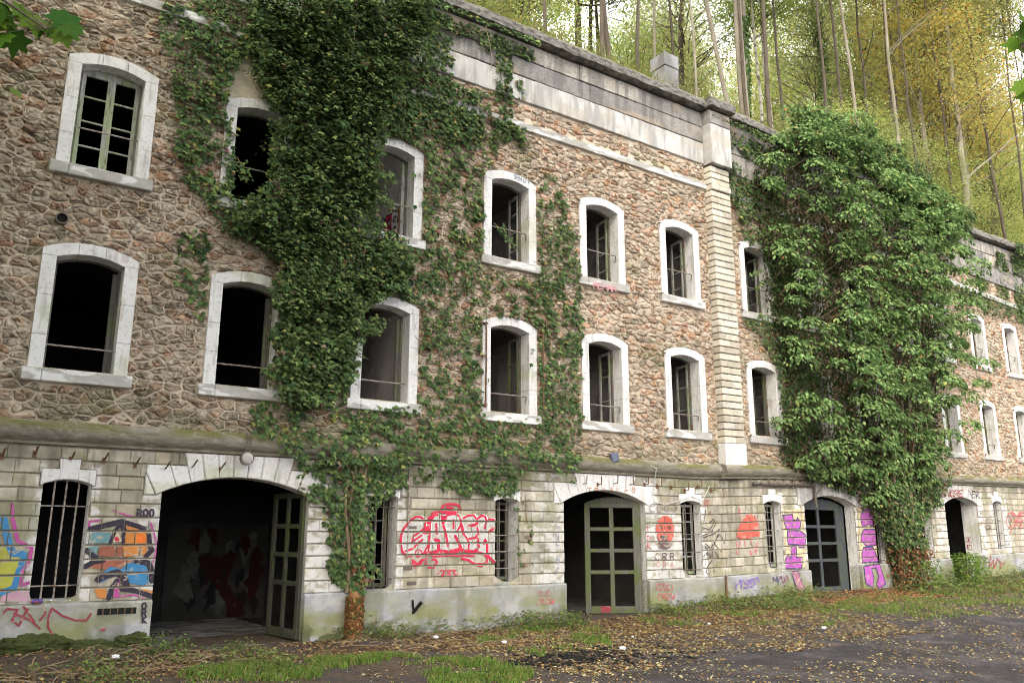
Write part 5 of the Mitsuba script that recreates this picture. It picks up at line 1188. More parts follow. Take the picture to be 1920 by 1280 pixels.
put(k, (np.c_[13.80 + c * v[:, 0] - s * v[:, 2], -.18 + v[:, 1], 3.50 + s * v[:, 0] + c * v[:, 2]], f), 'mat_bluebox')
thing(k, 'tilted dark blue box resting on the moulding above the second doorway', 'box')
k = 'white_cable'
put(k, join([tube([(15.0, -.22, 3.34), (15.15, -.26, 3.26), (15.2, -.12, 2.98), (15.18, -.06, 2.6), (15.22, -.07, 2.44)], .012, 5), tube([(15.2, -.06, 2.44), (15.6, -.07, 2.36), (16.3, -.07, 2.52), (16.6, -.06, 2.60), (17.0, -.05, 2.48)], .010, 5), tube([(17.0, -.05, 2.5), (17.2, -.06, 2.75), (17.3, -.06, 2.9)], .012, 5)]), 'mat_wire', 40)
thing(k, 'thin white cable looping from the moulding to the narrow window', 'cable')
k = 'conduit'
put(k, join([tube([(8.17, -.06, 2.95), (8.175, -.062, 2.0), (8.17, -.06, 1.12)], .016, 6), box(8.1, 8.22, -.09, -.03, 2.62, 2.70, .005)]), 'mat_paleiron', 40)
thing(k, 'pale vertical conduit left of the red bubble lettering', 'pipe')
for x, z in ((8.28, 1.75), (8.2, .93), (8.3, .63)):
    k = key_of('wall_socket')
    put(k, box(x - .10, x + .10, -.06, -.02, z - .035, z + .035, .006), 'mat_iron')
    thing(k, 'flat grey plate fixed on the blocks beside the pale conduit', 'plate', 'plates beside the conduit')
k = 'cellar_grating'
put(k + '__frame', box(2.42, 3.02, -.118, -.09, .30, .40, .004), 'mat_black')  # solid black slab behind the bars, drawn for the dark of the slot
for x in np.linspace(2.5, 2.95, 5):
    put(key_of(k + '__bar'), box(x - .008, x + .008, -.135, -.10, .30, .40, .002), 'mat_rust')
thing(k, 'narrow barred air slot in the plinth left of the first doorway', 'grating')
k = 'sawn_pipe'
put(k, join([tube([(8.32, -.08, .04), (8.37, -.16, .14), (8.45, -.22, .26)], .035, 8), tube([(8.33, -.09, .06), (8.28, -.15, .30)], .022, 6)]), 'mat_black', 40)
thing(k, 'cut off black pipe stub sticking out of the plinth', 'pipe stub')
k = 'drain_pipe'
put(k, join([tube([(17.66, -.15, -.3), (17.655, -.15, .2), (17.66, -.15, .54)], .03, 7)]), 'mat_rust', 40)
thing(k, 'short rusty downpipe in the plinth corner under the pilaster', 'pipe')
k = 'drink_can'
m = trimesh.creation.cylinder(radius=.033, height=.16, sections=16)
v = np.array(m.vertices)
put(k, (np.c_[1.52 + v[:, 2], -.06 + v[:, 0], .545 + v[:, 1] + .01], np.array(m.faces)), 'mat_can', 30)
thing(k, 'crumpled purple can lying on the sill of the leftmost barred window', 'can')


def crumple(x, y, z, r, seed, flat=.5):
    m = trimesh.creation.icosphere(2, r)
    v = np.array(m.vertices)
    v *= (.55 + .9 * meshkit.noise(v / r * 2.1 + seed))[:, None]
    v[:, 2] *= flat
    return v + [x, y, z], np.array(m.faces)


SCRAPS = [(1.72, -.06, .56, .04, 'white scrap of paper beside the can on the left sill'), (2.0, -.05, .55, .03, 'small white scrap at the right end of the left sill'), (10.16, -4.42, -.30, .10, 'white curl of plastic lying on the burnt patch of ground'),
          (15.38, -4.73, -.24, .09, 'white paper lying in the leaves before the blue grey door'), (2.56, -1.32, -.22, .10, 'crumpled foil below the mossy plinth'), (8.9, -2.6, -.30, .08, 'pale rubbish in the grass under the red lettering'), (11.6, -3.1, -.33, .05, 'bluish scrap in the leaves before the second doorway'), (14.3, -2.6, -.28, .06, 'white speck of rubbish right of the second doorway'),
          (8.2, -1.3, -.30, .09, 'white lump of rubbish by the plinth')]
for i, (x, y, z, r, lab) in enumerate(SCRAPS):
    k = key_of('paper_scrap')
    put(k, crumple(x, y, z, r * .55, i * 3.7, .55), 'mat_litter_white')
    thing(k, lab, 'litter')

# ------------------------------------------------------------------ leaves: vectorised clouds
LEAF5 = (np.array([(0, 0), (-.30, .05), (-.50, .42), (-.22, .52), (0, 1.0), (.22, .52), (.50, .42), (.30, .05)]), np.array([[0, 4, 3], [0, 3, 2], [0, 2, 1], [0, 5, 4], [0, 6, 5], [0, 7, 6]]))
LEAF4 = (np.array([(0, 0), (-.30, .45), (0, 1.0), (.30, .45)]), np.array([[0, 2, 1], [0, 3, 2]]))


def leaves(pos, size, normal, tipdir, cols, shape=LEAF4, fold=.22, curl=.15):
    """one mesh of many leaves; each has its own place, size, facing and colour"""
    n = len(pos)
    nz = normal / np.linalg.norm(normal, axis=1, keepdims=True)
    t = tipdir - (tipdir * nz).sum(1, keepdims=True) * nz
    t /= np.linalg.norm(t, axis=1, keepdims=True) + 1e-9
    s = np.cross(t, nz)
    P, F = shape
    k = len(P)
    v = pos[:, None] + size[:, None, None] * (P[None, :, :1] * s[:, None] + P[None, :, 1:] * t[:, None] - (fold * np.abs(P[None, :, :1]) + curl * P[None, :, 1:] ** 2) * nz[:, None])
    f = (F[None] + (np.arange(n) * k)[:, None, None]).reshape(-1, 3)
    return v.reshape(-1, 3), f, np.repeat(cols, k, axis=0)


def palette(n, cols, weights, r, var=.25):
    c = np.array(cols)[r.choice(len(cols), n, p=np.array(weights) / sum(weights))]
    return np.clip(c * (1 + var * r.uniform(-1, 1, (n, 1))) + .01 * r.uniform(-1, 1, (n, 3)), .004, 1)


def put_leaves(key, parts, mat):
    v, f = join([(a, b) for a, b, _ in parts])
    put(key, (v, f), mat, False, color=np.vstack([c for *_, c in parts]))


IVY_COLS = [(.062, .102, .046), (.095, .152, .062), (.145, .22, .085), (.23, .315, .115), (.33, .32, .11), (.22, .14, .09), (.36, .27, .19)]
IVY_BUSH = [(.085, .15, .055), (.12, .205, .075), (.175, .275, .10), (.26, .38, .15), (.36, .38, .13), (.26, .13, .07), (.32, .22, .14)]
r2 = np.random.default_rng(5)
ivy_parts = {'a': [], 'b': [], 'c': []}
ivy_stems = {'a': [], 'b': [], 'c': []}
win_hole = unary_union([w['inner'].buffer(-.02) for w in WINDOWS if w['col'] in 'ABCDEFG'])
win_ring = unary_union([w['outer'].buffer(.03) for w in WINDOWS if w['col'] in 'CDEF'])


def in_poly(g, x, z):
    return shapely.contains_xy(g, x, z)


patch_free = sg.Polygon(PATCH).buffer(-.06)
for who, dens, th, brown, pts in IVY:
    g = sg.Polygon(pts).buffer(0)
    x0, z0, x1, z1 = g.bounds
    bushy = who == 'b' and th > .6
    per = (560 if who == 'a' else 460) * dens
    n = int((x1 - x0) * (z1 - z0) * per * (1.25 if th > .3 else 1.0))
    x, z = r2.uniform(x0, x1, n), r2.uniform(z0, z1, n)
    nz = meshkit.fbm(np.c_[x * 1.7, z * 1.7, np.zeros(n)], 4, 3)
    inside = in_poly(g, x, z)
    soft = in_poly(g.buffer(.12), x, z)
    fine = meshkit.fbm(np.c_[x * 4.5, z * 4.5, np.zeros(n)], 3, 8)
    edge = .18 if not bushy else .1
    grown = g.buffer(edge)
    keep = in_poly(grown, x + .28 * (meshkit.fbm(np.c_[x * 2.4, z * 2.4, x * 0], 3, 21) - .5) * 2, z + .28 * (meshkit.fbm(np.c_[x * 2.4, z * 2.4, x * 0], 3, 22) - .5) * 2)
    keep &= (fine > .60 - .34 * dens) | (dens > .95)
    if th < .3:
        keep &= ~(in_poly(win_hole, x, z))
        keep &= ~(in_poly(win_ring, x, z) & (r2.random(n) < .985))
    keep &= ~in_poly(patch_free, x, z)
    x, z, nz = x[keep], z[keep], nz[keep]
    n = len(x)
    if bushy:
        continue
    lump = meshkit.fbm(np.c_[x * 1.5, z * 1.9, np.zeros(n)], 4, 13)
    surf = th * (.25 + 1.5 * lump ** 1.5)
    y = -surf * r2.beta(3.0, 1.2, n) - .02
    over = (level(x, 3.0) < z) & (z < level(x, 3.55))
    y -= np.where(over, .22, 0)
    y -= np.where(z > 14.0 - np.interp(x, [17, 33], [0, .75]), .30, np.where(z > 12.45, .08, 0))
    nor = np.c_[r2.normal(0, .42, n), -1.0 * np.ones(n), r2.normal(.55, .40, n)]
    tip = np.c_[r2.normal(0, .5, n), -.25 * np.ones(n), -1.0 * np.ones(n)]
    dry = brown + .35 * (meshkit.fbm(np.c_[x * 1.2, z * 1.2, x * 0], 3, 31) > .63)
    wts = [.30, .34, .22, .09, .03, 0, 0]
    cols = palette(n, IVY_COLS, wts, r2)
    d = r2.random(n) < dry * .38
    cols[d] = palette(int(d.sum()), [(.17, .095, .065), (.25, .175, .125), (.12, .08, .055), (.36, .26, .19)], [1, 1, 1, .6], r2)
    shade = nz > .56
    size = r2.uniform(.05, .135, n) * (.75 + .5 * meshkit.noise(np.c_[x * 1.3, z * 1.3, x * 0 + 4]))
    ivy_parts[who].append(leaves(np.c_[x, y, z], size, nor, tip, cols, LEAF5))
    # creeping stems on the wall
    ns = max(3, int(g.area * (2.2 if th < .3 else 1.2)))
    for _ in range(ns):
        px, pz = r2.uniform(x0, x1), r2.uniform(z0, z1)
        if not g.contains(sg.Point(px, pz)):
            continue
        path, ang = [], math.pi / 2 + r2.normal(0, .5)
        for s in range(10):
            yy = -.035 - (.26 if level(px, 3.0) < pz < level(px, 3.55) else 0) - (.08 if pz > 12.4 else 0)
            path.append((px, yy, pz))
            ang += r2.normal(0, .35)
            px += .13 * math.cos(ang)
            pz += .13 * math.sin(ang)
            if not g.buffer(.1).contains(sg.Point(px, pz)) or win_hole.contains(sg.Point(px, pz)):
                break
        if len(path) > 2:
            ivy_stems[who].append(tube(path, np.linspace(.014, .006, len(path)), 5))
# sprays of the thick growth: leafy shoots that stand out and droop
def shoots(who, g, n, depth, cols, wts, length, size, up=.25, jit=.08, per=26):
    x0, z0, x1, z1 = g.bounds
    m = int(n * (x1 - x0) * (z1 - z0) / g.area)
    x, z = r2.uniform(x0, x1, m), r2.uniform(z0, z1, m)
    k = in_poly(g, x, z)
    x, z = x[k], z[k]
    m = len(x)
    tier = .5 + .5 * np.sin(z * 6.2 + 2.2 * meshkit.fbm(np.c_[x * .6, z * .3, x * 0], 3, 4) * 6)
    lump = meshkit.fbm(np.c_[x * .75, z * .95, x * 0], 4, 17)
    kk = (lump + (.30 if who == 'b' else .16) * tier) > (.52 if who == 'b' else .42)
    x, z, lump = x[kk], z[kk], lump[kk]
    m = len(x)
    out = depth(x, z) * (.25 + 1.15 * lump)
    P, N, Tt, S, Cc = [], [], [], [], []
    L = length * r2.uniform(.6, 1.3, m)
    az = r2.normal(0, .75, m)
    dirx, diry = np.sin(az), -np.cos(az)
    rise = r2.normal(up, .3, m)
    y0 = -out * r2.beta(2.4, 1.0, m)
    for j in range(per):
        t = (j + .5) / per
        px = x + L * t * dirx + r2.normal(0, jit, m)
        py = y0 + L * t * diry + r2.normal(0, jit, m)
        pz = z + L * (rise * t - .62 * t * t) + r2.normal(0, jit * .6, m)
        P.append(np.c_[px, np.minimum(py, -.03), pz])
        N.append(np.c_[dirx * .4 + r2.normal(0, .4, m), diry * .55 + r2.normal(0, .25, m), 1.0 + r2.normal(0, .3, m)])
        Tt.append(np.c_[dirx + r2.normal(0, .6, m), diry, -.75 + r2.normal(0, .2, m)])
        S.append(r2.uniform(*size, m))
        Cc.append(palette(m, cols, wts, r2, .22))
    ivy_parts[who].append(leaves(np.vstack(P), np.concatenate(S), np.vstack(N), np.vstack(Tt), np.vstack(Cc), LEAF4 if who == 'b' else LEAF5, .18, .25))
    return x, y0, z


WU = {(w['col'], w['fl']): w for w in WINDOWS}
clear = unary_union([sg.box(4.02, 8.2, 4.85, 10.1), sg.box(7.3, 8.5, 8.1, 10.2), sg.box(7.0, 4.4, 8.1, 6.4), sg.Polygon(PATCH)]).buffer(.10)
ga = sg.Polygon(IVY[0][4]).buffer(-.05).difference(clear)
shoots('a', ga, 1500, lambda x, z: .30 + .35 * np.clip(np.minimum((z - 5.5) / 4, 1), 0, 1), IVY_COLS, [.16, .28, .30, .22, .04, .01, .005], .40, (.06, .13), per=22)
gb = sg.Polygon([q for q in IVY if q[0] == 'b' and q[2] > .6][0][4]).buffer(0)
core = gb.buffer(-.1)


def bush_depth(x, z):
    xc = np.clip((x - 20.5) / 1.8, 0, 1) * np.clip((31.5 - x) / 1.2, 0.15, 1)
    return (.35 + 1.0 * np.clip((z - 3.0) / 2.5, 0, 1)) * (.5 + .5 * xc)


def domes(who, g, gap, depth, cols, wts, per):
    """rounded leafy heads in ragged tiers, each with leaves over its outer and upper side"""
    x0, z0, x1, z1 = g.bounds
    got = []
    cell = {}
    for _ in range(16000):
        x, z = r2.uniform(x0, x1), r2.uniform(z0, z1)
        a = gap * r2.uniform(.75, 1.35)
        q = (int(x / gap), int(z / gap))
        if any((x - u) ** 2 + 1.9 * (z - w_) ** 2 < a * a for i in (-2, -1, 0, 1, 2) for j in (-2, -1, 0, 1, 2) for u, w_ in cell.get((q[0] + i, q[1] + j), [])) or not g.contains(sg.Point(x, z)):
            continue
        cell.setdefault(q, []).append((x, z))
        got.append((x, z))
    c = np.array(got)
    m = len(c)
    lump = meshkit.fbm(np.c_[c * .7, np.zeros(m)], 4, 17)
    ok = meshkit.fbm(np.c_[c * [.9, 1.3], np.zeros(m)], 3, 71) > .345
    c, lump = c[ok], lump[ok]
    m = len(c)
    cy = -depth(c[:, 0], c[:, 1]) * (.50 + 1.1 * lump) * r2.uniform(.6, 1.1, m)
    R = r2.uniform(.30, .62, m)
    n = m * per
    k = np.repeat(np.arange(m), per)
    v = r2.normal(0, 1, (n, 3))
    v[:, 1] = -np.abs(v[:, 1])
    v[:, 2] = np.where(v[:, 2] < -.35, -v[:, 2], v[:, 2])
    v /= np.linalg.norm(v, axis=1, keepdims=True)
    rad = R[k] * (.55 + .5 * r2.random(n) ** .5)
    P = np.c_[c[k, 0], cy[k], c[k, 1]] + v * rad[:, None] * [1.15, .85, .62] + r2.normal(0, .03, (n, 3))
    P[:, 1] = np.minimum(P[:, 1], -.05)
    shade = r2.uniform(.8, 1.2, m)[k]
    cc = palette(n, cols, wts, r2, .2) * shade[:, None]
    ivy_parts[who].append(leaves(P, r2.uniform(.08, .185, n), v * [.7, .7, .4] + np.c_[r2.normal(0, .25, (n, 2)), .75 * np.ones(n)], v * [1, 1, 0] + np.c_[r2.normal(0, .35, (n, 2)), -.75 * np.ones(n)], cc, LEAF4, .18, .25))
    return c[:, 0], cy, c[:, 1]


gtop = sg.Polygon([q for q in IVY if q[0] == 'b' and q[2] == .5][0][4] if True else 0)
domes('b', gtop.buffer(.15), .5, lambda x, z: .45 + 0 * x, IVY_BUSH, [.10, .26, .36, .25, .02, .006, .004], 80)
xs_, ys_, zs_ = domes('b', core, .62, bush_depth, IVY_BUSH, [.10, .26, .36, .25, .02, .006, .004], 122)
for i in range(0, len(xs_), 3):
    ivy_stems['b'].append(tube([(xs_[i] + r2.normal(0, .3), -.04, zs_[i] - .5), (xs_[i] + r2.normal(0, .1), ys_[i] * .6, zs_[i] - .15), (xs_[i], ys_[i], zs_[i])], [.02, .014, .008], 5))
# dim inner leaves and dead stems close to the wall of the bush
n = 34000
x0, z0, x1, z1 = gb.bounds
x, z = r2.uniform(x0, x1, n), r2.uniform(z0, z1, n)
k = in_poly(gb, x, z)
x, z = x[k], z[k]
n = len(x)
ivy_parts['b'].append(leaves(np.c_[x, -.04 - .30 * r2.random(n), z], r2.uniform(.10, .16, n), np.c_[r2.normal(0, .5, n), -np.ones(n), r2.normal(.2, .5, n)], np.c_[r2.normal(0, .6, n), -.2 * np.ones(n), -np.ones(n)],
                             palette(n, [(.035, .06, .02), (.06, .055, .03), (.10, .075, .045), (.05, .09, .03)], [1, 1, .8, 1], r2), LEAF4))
# shoots reaching into window C of the lower floor and the upper windows
for x, y, z, dx, dz in ((6.98, -.1, 6.02, .42, .12), (6.98, -.12, 5.78, .35, .18), (7.05, -.15, 9.35, .45, .1), (7.1, -.15, 8.9, .35, -.1), (5.25, -.1, 9.3, -.5, -.15), (5.3, -.1, 8.8, -.55, .1), (10.25, -.05, 8.95, .5, -.3), (4.08, -.05, 9.0, .22, -.3), (20.2, -.1, 9.6, -.62, -.2), (20.3, -.1, 9.3, -.5, -.25), (20.3, -.12, 5.0, -.35, -.1)):
    t = np.linspace(0, 1, 7)
    path = np.c_[x + dx * t, y - .06 * t, z + dz * t - .12 * t * t]
    ivy_stems['a' if x < 15 else 'b'].append(tube(path, np.linspace(.010, .004, 7), 5))
    n = 60
    t = r2.uniform(.25, 1.05, n)
    pos = np.c_[x + dx * t, y - .06 * t, z + dz * t - .12 * t * t] + r2.normal(0, .055, (n, 3))
    ivy_parts['a' if x < 15 else 'b'].append(leaves(pos, r2.uniform(.06, .10, n), np.c_[r2.normal(0, .5, n), -np.ones(n), r2.normal(.7, .4, n)], np.c_[r2.normal(0, .6, n), -.3 * np.ones(n), -np.ones(n)], palette(n, IVY_COLS, [.1, .3, .35, .2, .05, 0, 0], r2), LEAF5))
# hanging bare strands
for x, z0, z1 in ((5.6, 14.2, 12.4), (6.25, 14.1, 12.1), (7.0, 14.2, 13.3), (9.75, 13.9, 12.6), (5.1, 9.0, 8.2)):
    zz = np.linspace(z0, z1, 9)
    ivy_stems['a'].append(tube(np.c_[x + .05 * np.sin(zz * 3), -.45 - .2 * np.linspace(0, 1, 9), zz], .009, 5))
# trunk of the left ivy, sawn above a stump
def trunk_ivy(who, base, top, r0, r1, wob=.05):
    t = np.linspace(0, 1, 14)
    path = np.array(base)[None] * (1 - t[:, None]) + np.array(top)[None] * t[:, None] + np.c_[wob * np.sin(t * 7), np.zeros(14), np.zeros(14)]
    ivy_stems[who].append(tube(path, np.linspace(r0, r1, 14), 9))


for dx in (-.14, -.08, -.02, .05, .11):
    trunk_ivy('a', (6.98 + dx, -.13 - .04 * abs(dx), .5), (6.95 + dx * 1.6 + r2.normal(0, .06), -.16, 3.0), .045, .03)
for who, x0, x1, z0, z1, n, yy, sp in (('a', 6.76, 7.18, .45, 3.0, 1300, -.24, .05), ('b', 24.9, 26.9, .0, 3.2, 5200, -.45, .22)):
    x, z = r2.uniform(x0, x1, n), r2.uniform(z0, z1, n)
    k = meshkit.fbm(np.c_[x * 3, z * 1.2, x * 0], 3, 61) > .36 + .25 * (np.abs(2 * (x - x0) / (x1 - x0) - 1) ** 2)
    x, z = x[k], z[k]
    n = len(x)
    cols = palette(n, IVY_COLS, [.3, .34, .2, .08, .03, .05, .03], r2)
    d = (z < 1.2) & (r2.random(n) < (.75 if who == 'b' else .2))
    cols[d] = palette(int(d.sum()), [(.24, .11, .055), (.17, .08, .045), (.30, .18, .09)], [1, 1, .6], r2)
    ivy_parts[who].append(leaves(np.c_[x, yy + r2.normal(0, sp, n), z], r2.uniform(.07, .12, n), np.c_[r2.normal(0, .4, n), -np.ones(n), r2.normal(.5, .4, n)], np.c_[r2.normal(0, .5, n), -.2 * np.ones(n), -np.ones(n)], cols, LEAF5))
for dx in (-.6, -.2, .25, .6):
    trunk_ivy('b', (25.9 + dx * .4, -.25, -.1), (25.9 + dx * 1.6, -.5, 5.0), .09, .04, .12)
for dx in np.linspace(-1.4, 1.6, 14):
    trunk_ivy('b', (26.6 + dx * .8 + r2.normal(0, .1), -.10 - .15 * r2.random(), 2.9), (26.6 + dx * 1.1 + r2.normal(0, .2), -.12 - .3 * r2.random(), 6.0), .04, .02, .08)
ILAB = {'a': ('dark green ivy spreading over the left half of the facade and around its windows', 'ivy'), 'b': ('huge bushy ivy mass bulging from the wall right of the pilaster', 'ivy'), 'c': ('thin ivy strands creeping down the parapet at the far right', 'ivy')}
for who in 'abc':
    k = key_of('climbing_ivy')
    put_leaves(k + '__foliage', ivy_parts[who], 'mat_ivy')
    labels[k + '__foliage'] = {'kind': 'stuff'}
    put(k + '__stem', join(ivy_stems[who]), 'mat_vine', 40)
    labels[k + '__stem'] = {'kind': 'stuff'}
    thing(k, *ILAB[who])

# orange sawn stump at the foot of the left ivy
t = np.linspace(0, 1, 8)
v, f = tube(np.c_[6.97 + .01 * np.sin(t * 5), np.full(8, -.24), -.5 + 1.02 * t], .12 - .02 * t + .10 * (1 - t) ** 4 + .015 * np.sin(t * 9), 16)
v[:, :2] += .035 * (meshkit.fbm(v * [5, 5, 2.0], 3)[:, None] - .5)
v[-2:, 2] += .02
put('ivy_stump__trunk', (v, f), 'mat_stump', 40)
n = 2600
a = r2.uniform(0, 2 * np.pi, n)
zz = r2.uniform(-.45, .45, n)
put_leaves('ivy_stump__foliage', [leaves(np.c_[6.97 + (.135 + .06 * r2.random(n)) * np.cos(a), -.24 + (.12 + .06 * r2.random(n)) * np.sin(a), zz], r2.uniform(.03, .075, n), np.c_[np.cos(a), np.sin(a), r2.normal(.3, .3, n)], np.c_[r2.normal(0, .4, (n, 2)), -np.ones(n)], palette(n, [(.30, .14, .06), (.19, .085, .04), (.36, .27, .08), (.09, .12, .04), (.13, .07, .04)], [1, 1.2, .5, .8, 1], r2), LEAF5)], 'mat_ivy')
thing('ivy_stump', 'sawn orange brown ivy trunk standing against the plinth', 'stump')

# ------------------------------------------------------------------ ground
def ground_z(x, y):
    base = np.interp(x, [13, 20, 26, 34, 40], [-.36, -.12, -.12, .12, .25])
    w = np.clip((y + 9) / 6, 0, 1)
    z = base * w - .4 * (1 - w)
    z = z + .16 * np.exp(-((y + .45) / .45) ** 2) * np.clip((3.5 - x) / .5, 0, 1) + .10 * np.exp(-((y + .2) / .4) ** 2) * np.clip((x - 14.8) * 2, 0, 1)
    p = np.stack([x, y, x * 0], -1)
    amp = np.clip((y + 7) / 4, .25, 1)
    return z + .07 * amp * (meshkit.fbm(p * .8, 3, 2) - .5) + .03 * (meshkit.fbm(p * 3.0, 3, 5) - .5)


def grid_axis(a, b, fa, fb, step):
    out = np.r_[-np.geomspace(step, fa - a, 28)[::-1] + a, np.arange(a, b, step), b + np.geomspace(step, fb - b, 28)]
    return out


gx = np.r_[np.linspace(-160, -4, 30), np.arange(-3, 28, .14), np.arange(28, 42, .3), np.linspace(43, 230, 40)]
gy = np.r_[np.linspace(-180, -17, 30), np.arange(-16, -.3, .14), -.2, -.05, .12, .4, .9, 1.6]
X, Y = np.meshgrid(gx, gy, indexing='ij')
Z = ground_z(X.ravel(), Y.ravel())
i, j = np.meshgrid(np.arange(len(gx) - 1), np.arange(len(gy) - 1), indexing='ij')
q4 = np.stack([i * len(gy) + j, (i + 1) * len(gy) + j, (i + 1) * len(gy) + j + 1, i * len(gy) + j + 1], -1).reshape(-1, 4)
put('ground', (np.c_[X.ravel(), Y.ravel(), Z], np.vstack([q4[:, [0, 1, 2]], q4[:, [0, 2, 3]]])), 'mat_earth', True)
structure('ground', 'dark wet ground strewn with leaves')

# hill behind the building
hx = np.linspace(-150, 230, 120)
hy = np.r_[np.linspace(.6, 40, 40), np.linspace(44, 170, 22)]
X, Y = np.meshgrid(hx, hy, indexing='ij')
out = np.maximum(np.maximum(X_LEFT - X, X - X_RIGHT), 0)
Z = 14.15 + .46 * np.minimum(Y - .6, 34) + .05 * np.maximum(Y - 34.6, 0) + 1.2 * (meshkit.fbm(np.stack([X, Y, X * 0], -1) * .12, 3) - .5) * np.clip((Y - 1) / 6, 0, 1)
Z = np.where(out > 0, np.minimum(Z, np.maximum(14.15 - out * 1.1, -.4) + .46 * np.clip(Y - .6, 0, 34)), Z) - .75 * np.clip((X - 17) / 16, 0, 1)
i, j = np.meshgrid(np.arange(len(hx) - 1), np.arange(len(hy) - 1), indexing='ij')
q4 = np.stack([i * len(hy) + j, (i + 1) * len(hy) + j, (i + 1) * len(hy) + j + 1, i * len(hy) + j + 1], -1).reshape(-1, 4)
put('hill', (np.c_[X.ravel(), Y.ravel(), Z.ravel()], np.vstack([q4[:, [0, 1, 2]], q4[:, [0, 2, 3]]])), 'mat_hill', True)
structure('hill', 'wooded hill rising behind the building')


def hill_z(x, y):
    return float(14.15 + .46 * min(max(y - .6, 0), 34) - .75 * min(max((x - 17) / 16, 0), 1))


r3 = np.random.default_rng(77)
# grass patches
GC = [(.11, .20, .035), (.15, .25, .05), (.19, .26, .07), (.25, .24, .09), (.08, .14, .035), (.22, .17, .09)]


def blades(x, y, h, cols, r):
    n = len(x)
    z = ground_z(x, y)
    a = r.uniform(0, 2 * np.pi, n)
    w = .007 + .004 * r.random(n)
    lean = r.normal(0, .35, (n, 2)) * h[:, None]
    p = np.stack([x, y, z], 1)
    s = np.stack([np.cos(a), np.sin(a), a * 0], 1) * w[:, None]
    mid = p + np.c_[lean * .35, h * .6]
    tip = p + np.c_[lean, h]
    v = np.stack([p - s, p + s, mid + s * .7, mid - s * .7, tip], 1).reshape(-1, 3)
    f = (np.array([[0, 1, 2], [0, 2, 3], [3, 2, 4]])[None] + (np.arange(n) * 5)[:, None, None]).reshape(-1, 3)
    return v, f, np.repeat(cols, 5, axis=0)


parts = []
for i, pts in enumerate(GRASS):
    g = sg.Polygon(pts).buffer(.35)
    x0, y0, x1, y1 = g.bounds
    n = int((x1 - x0) * (y1 - y0) * (2300 if i == 0 else 1100 if i == 1 else 480))
    x, y = r3.uniform(x0, x1, n), r3.uniform(y0, y1, n)
    nn = meshkit.fbm(np.c_[x * 1.1, y * 1.1, x * 0], 4, 7)
    gi = in_poly(g, x + .5 * (nn - .5), y + .5 * (nn - .5))
    k = gi & (nn > .40 + .24 * r3.random(n)) & (meshkit.fbm(np.c_[x * 4, y * 4, x * 0], 2, 14) > .30 + .30 * r3.random(n)) & (y < -.12)
    x, y = x[k], y[k]
    n = len(x)
    parts.append(blades(x, y, r3.uniform(.035, .11, n) * (1 + .5 * (meshkit.noise(np.c_[x * 2, y * 2, x * 0]) - .5)), palette(n, GC, [1, 1.2, .8, .5, .6, .3] if i != 3 else [1, 1, 1, 1, .5, .6], r3), r3))
put_leaves('grass', parts, 'mat_grass')
labels['grass'] = {'label': 'patches of bright green grass on the damp ground', 'category': 'grass', 'kind': 'stuff'}
# tall dry grass along the edge of the coping
n = 26000
x = r3.uniform(2, 34, n)
y = .25 + 1.4 * r3.random(n) ** 1.5
h = r3.uniform(.2, .7, n) * (.4 + meshkit.fbm(np.c_[x * .8, y, x * 0], 3, 6))
a = r3.uniform(0, 6.28, n)
base = np.c_[x, y, level(x, 14.44) + .25 * np.maximum(y - .6, 0)]
s = np.c_[np.cos(a), np.sin(a), a * 0] * .012
ln = r3.normal(0, .4, (n, 2)) * h[:, None] - np.c_[np.zeros(n), .25 * h]
tip = base + np.c_[ln, h]
mid = base + np.c_[ln * .35, h * .62]
v = np.stack([base - s, base + s, mid + s * .8, mid - s * .8, tip], 1).reshape(-1, 3)
f = (np.array([[0, 1, 2], [0, 2, 3], [3, 2, 4]])[None] + (np.arange(n) * 5)[:, None, None]).reshape(-1, 3)
put_leaves('dry_grass', [(v, f, np.repeat(palette(n, [(.33, .30, .11), (.24, .28, .08), (.40, .33, .17), (.18, .25, .06)], [1, 1, .7, .8], r3), 5, axis=0))], 'mat_grass')
labels['dry_grass'] = {'label': 'yellowing grass along the top of the parapet', 'category': 'grass', 'kind': 'stuff'}

# fallen leaves
def litter(n, xr, yr, cols, w, size, keepf, seed):
    r = np.random.default_rng(seed)
    x, y = r.uniform(*xr, n), r.uniform(*yr, n)
    k = keepf(x, y, r)
    x, y = x[k], y[k]
    n = len(x)
    z = ground_z(x, y) + .008 + .012 * r.random(n)
    nor = np.c_[r.normal(0, .32, (n, 2)), np.ones(n)]
    tip = np.c_[r.normal(0, 1, (n, 2)), r.normal(0, .15, n)]
    return leaves(np.c_[x, y, z], r.uniform(*size, n), nor, tip, palette(n, cols, w, r, .3), LEAF4, r.uniform(-.1, .4), .2)


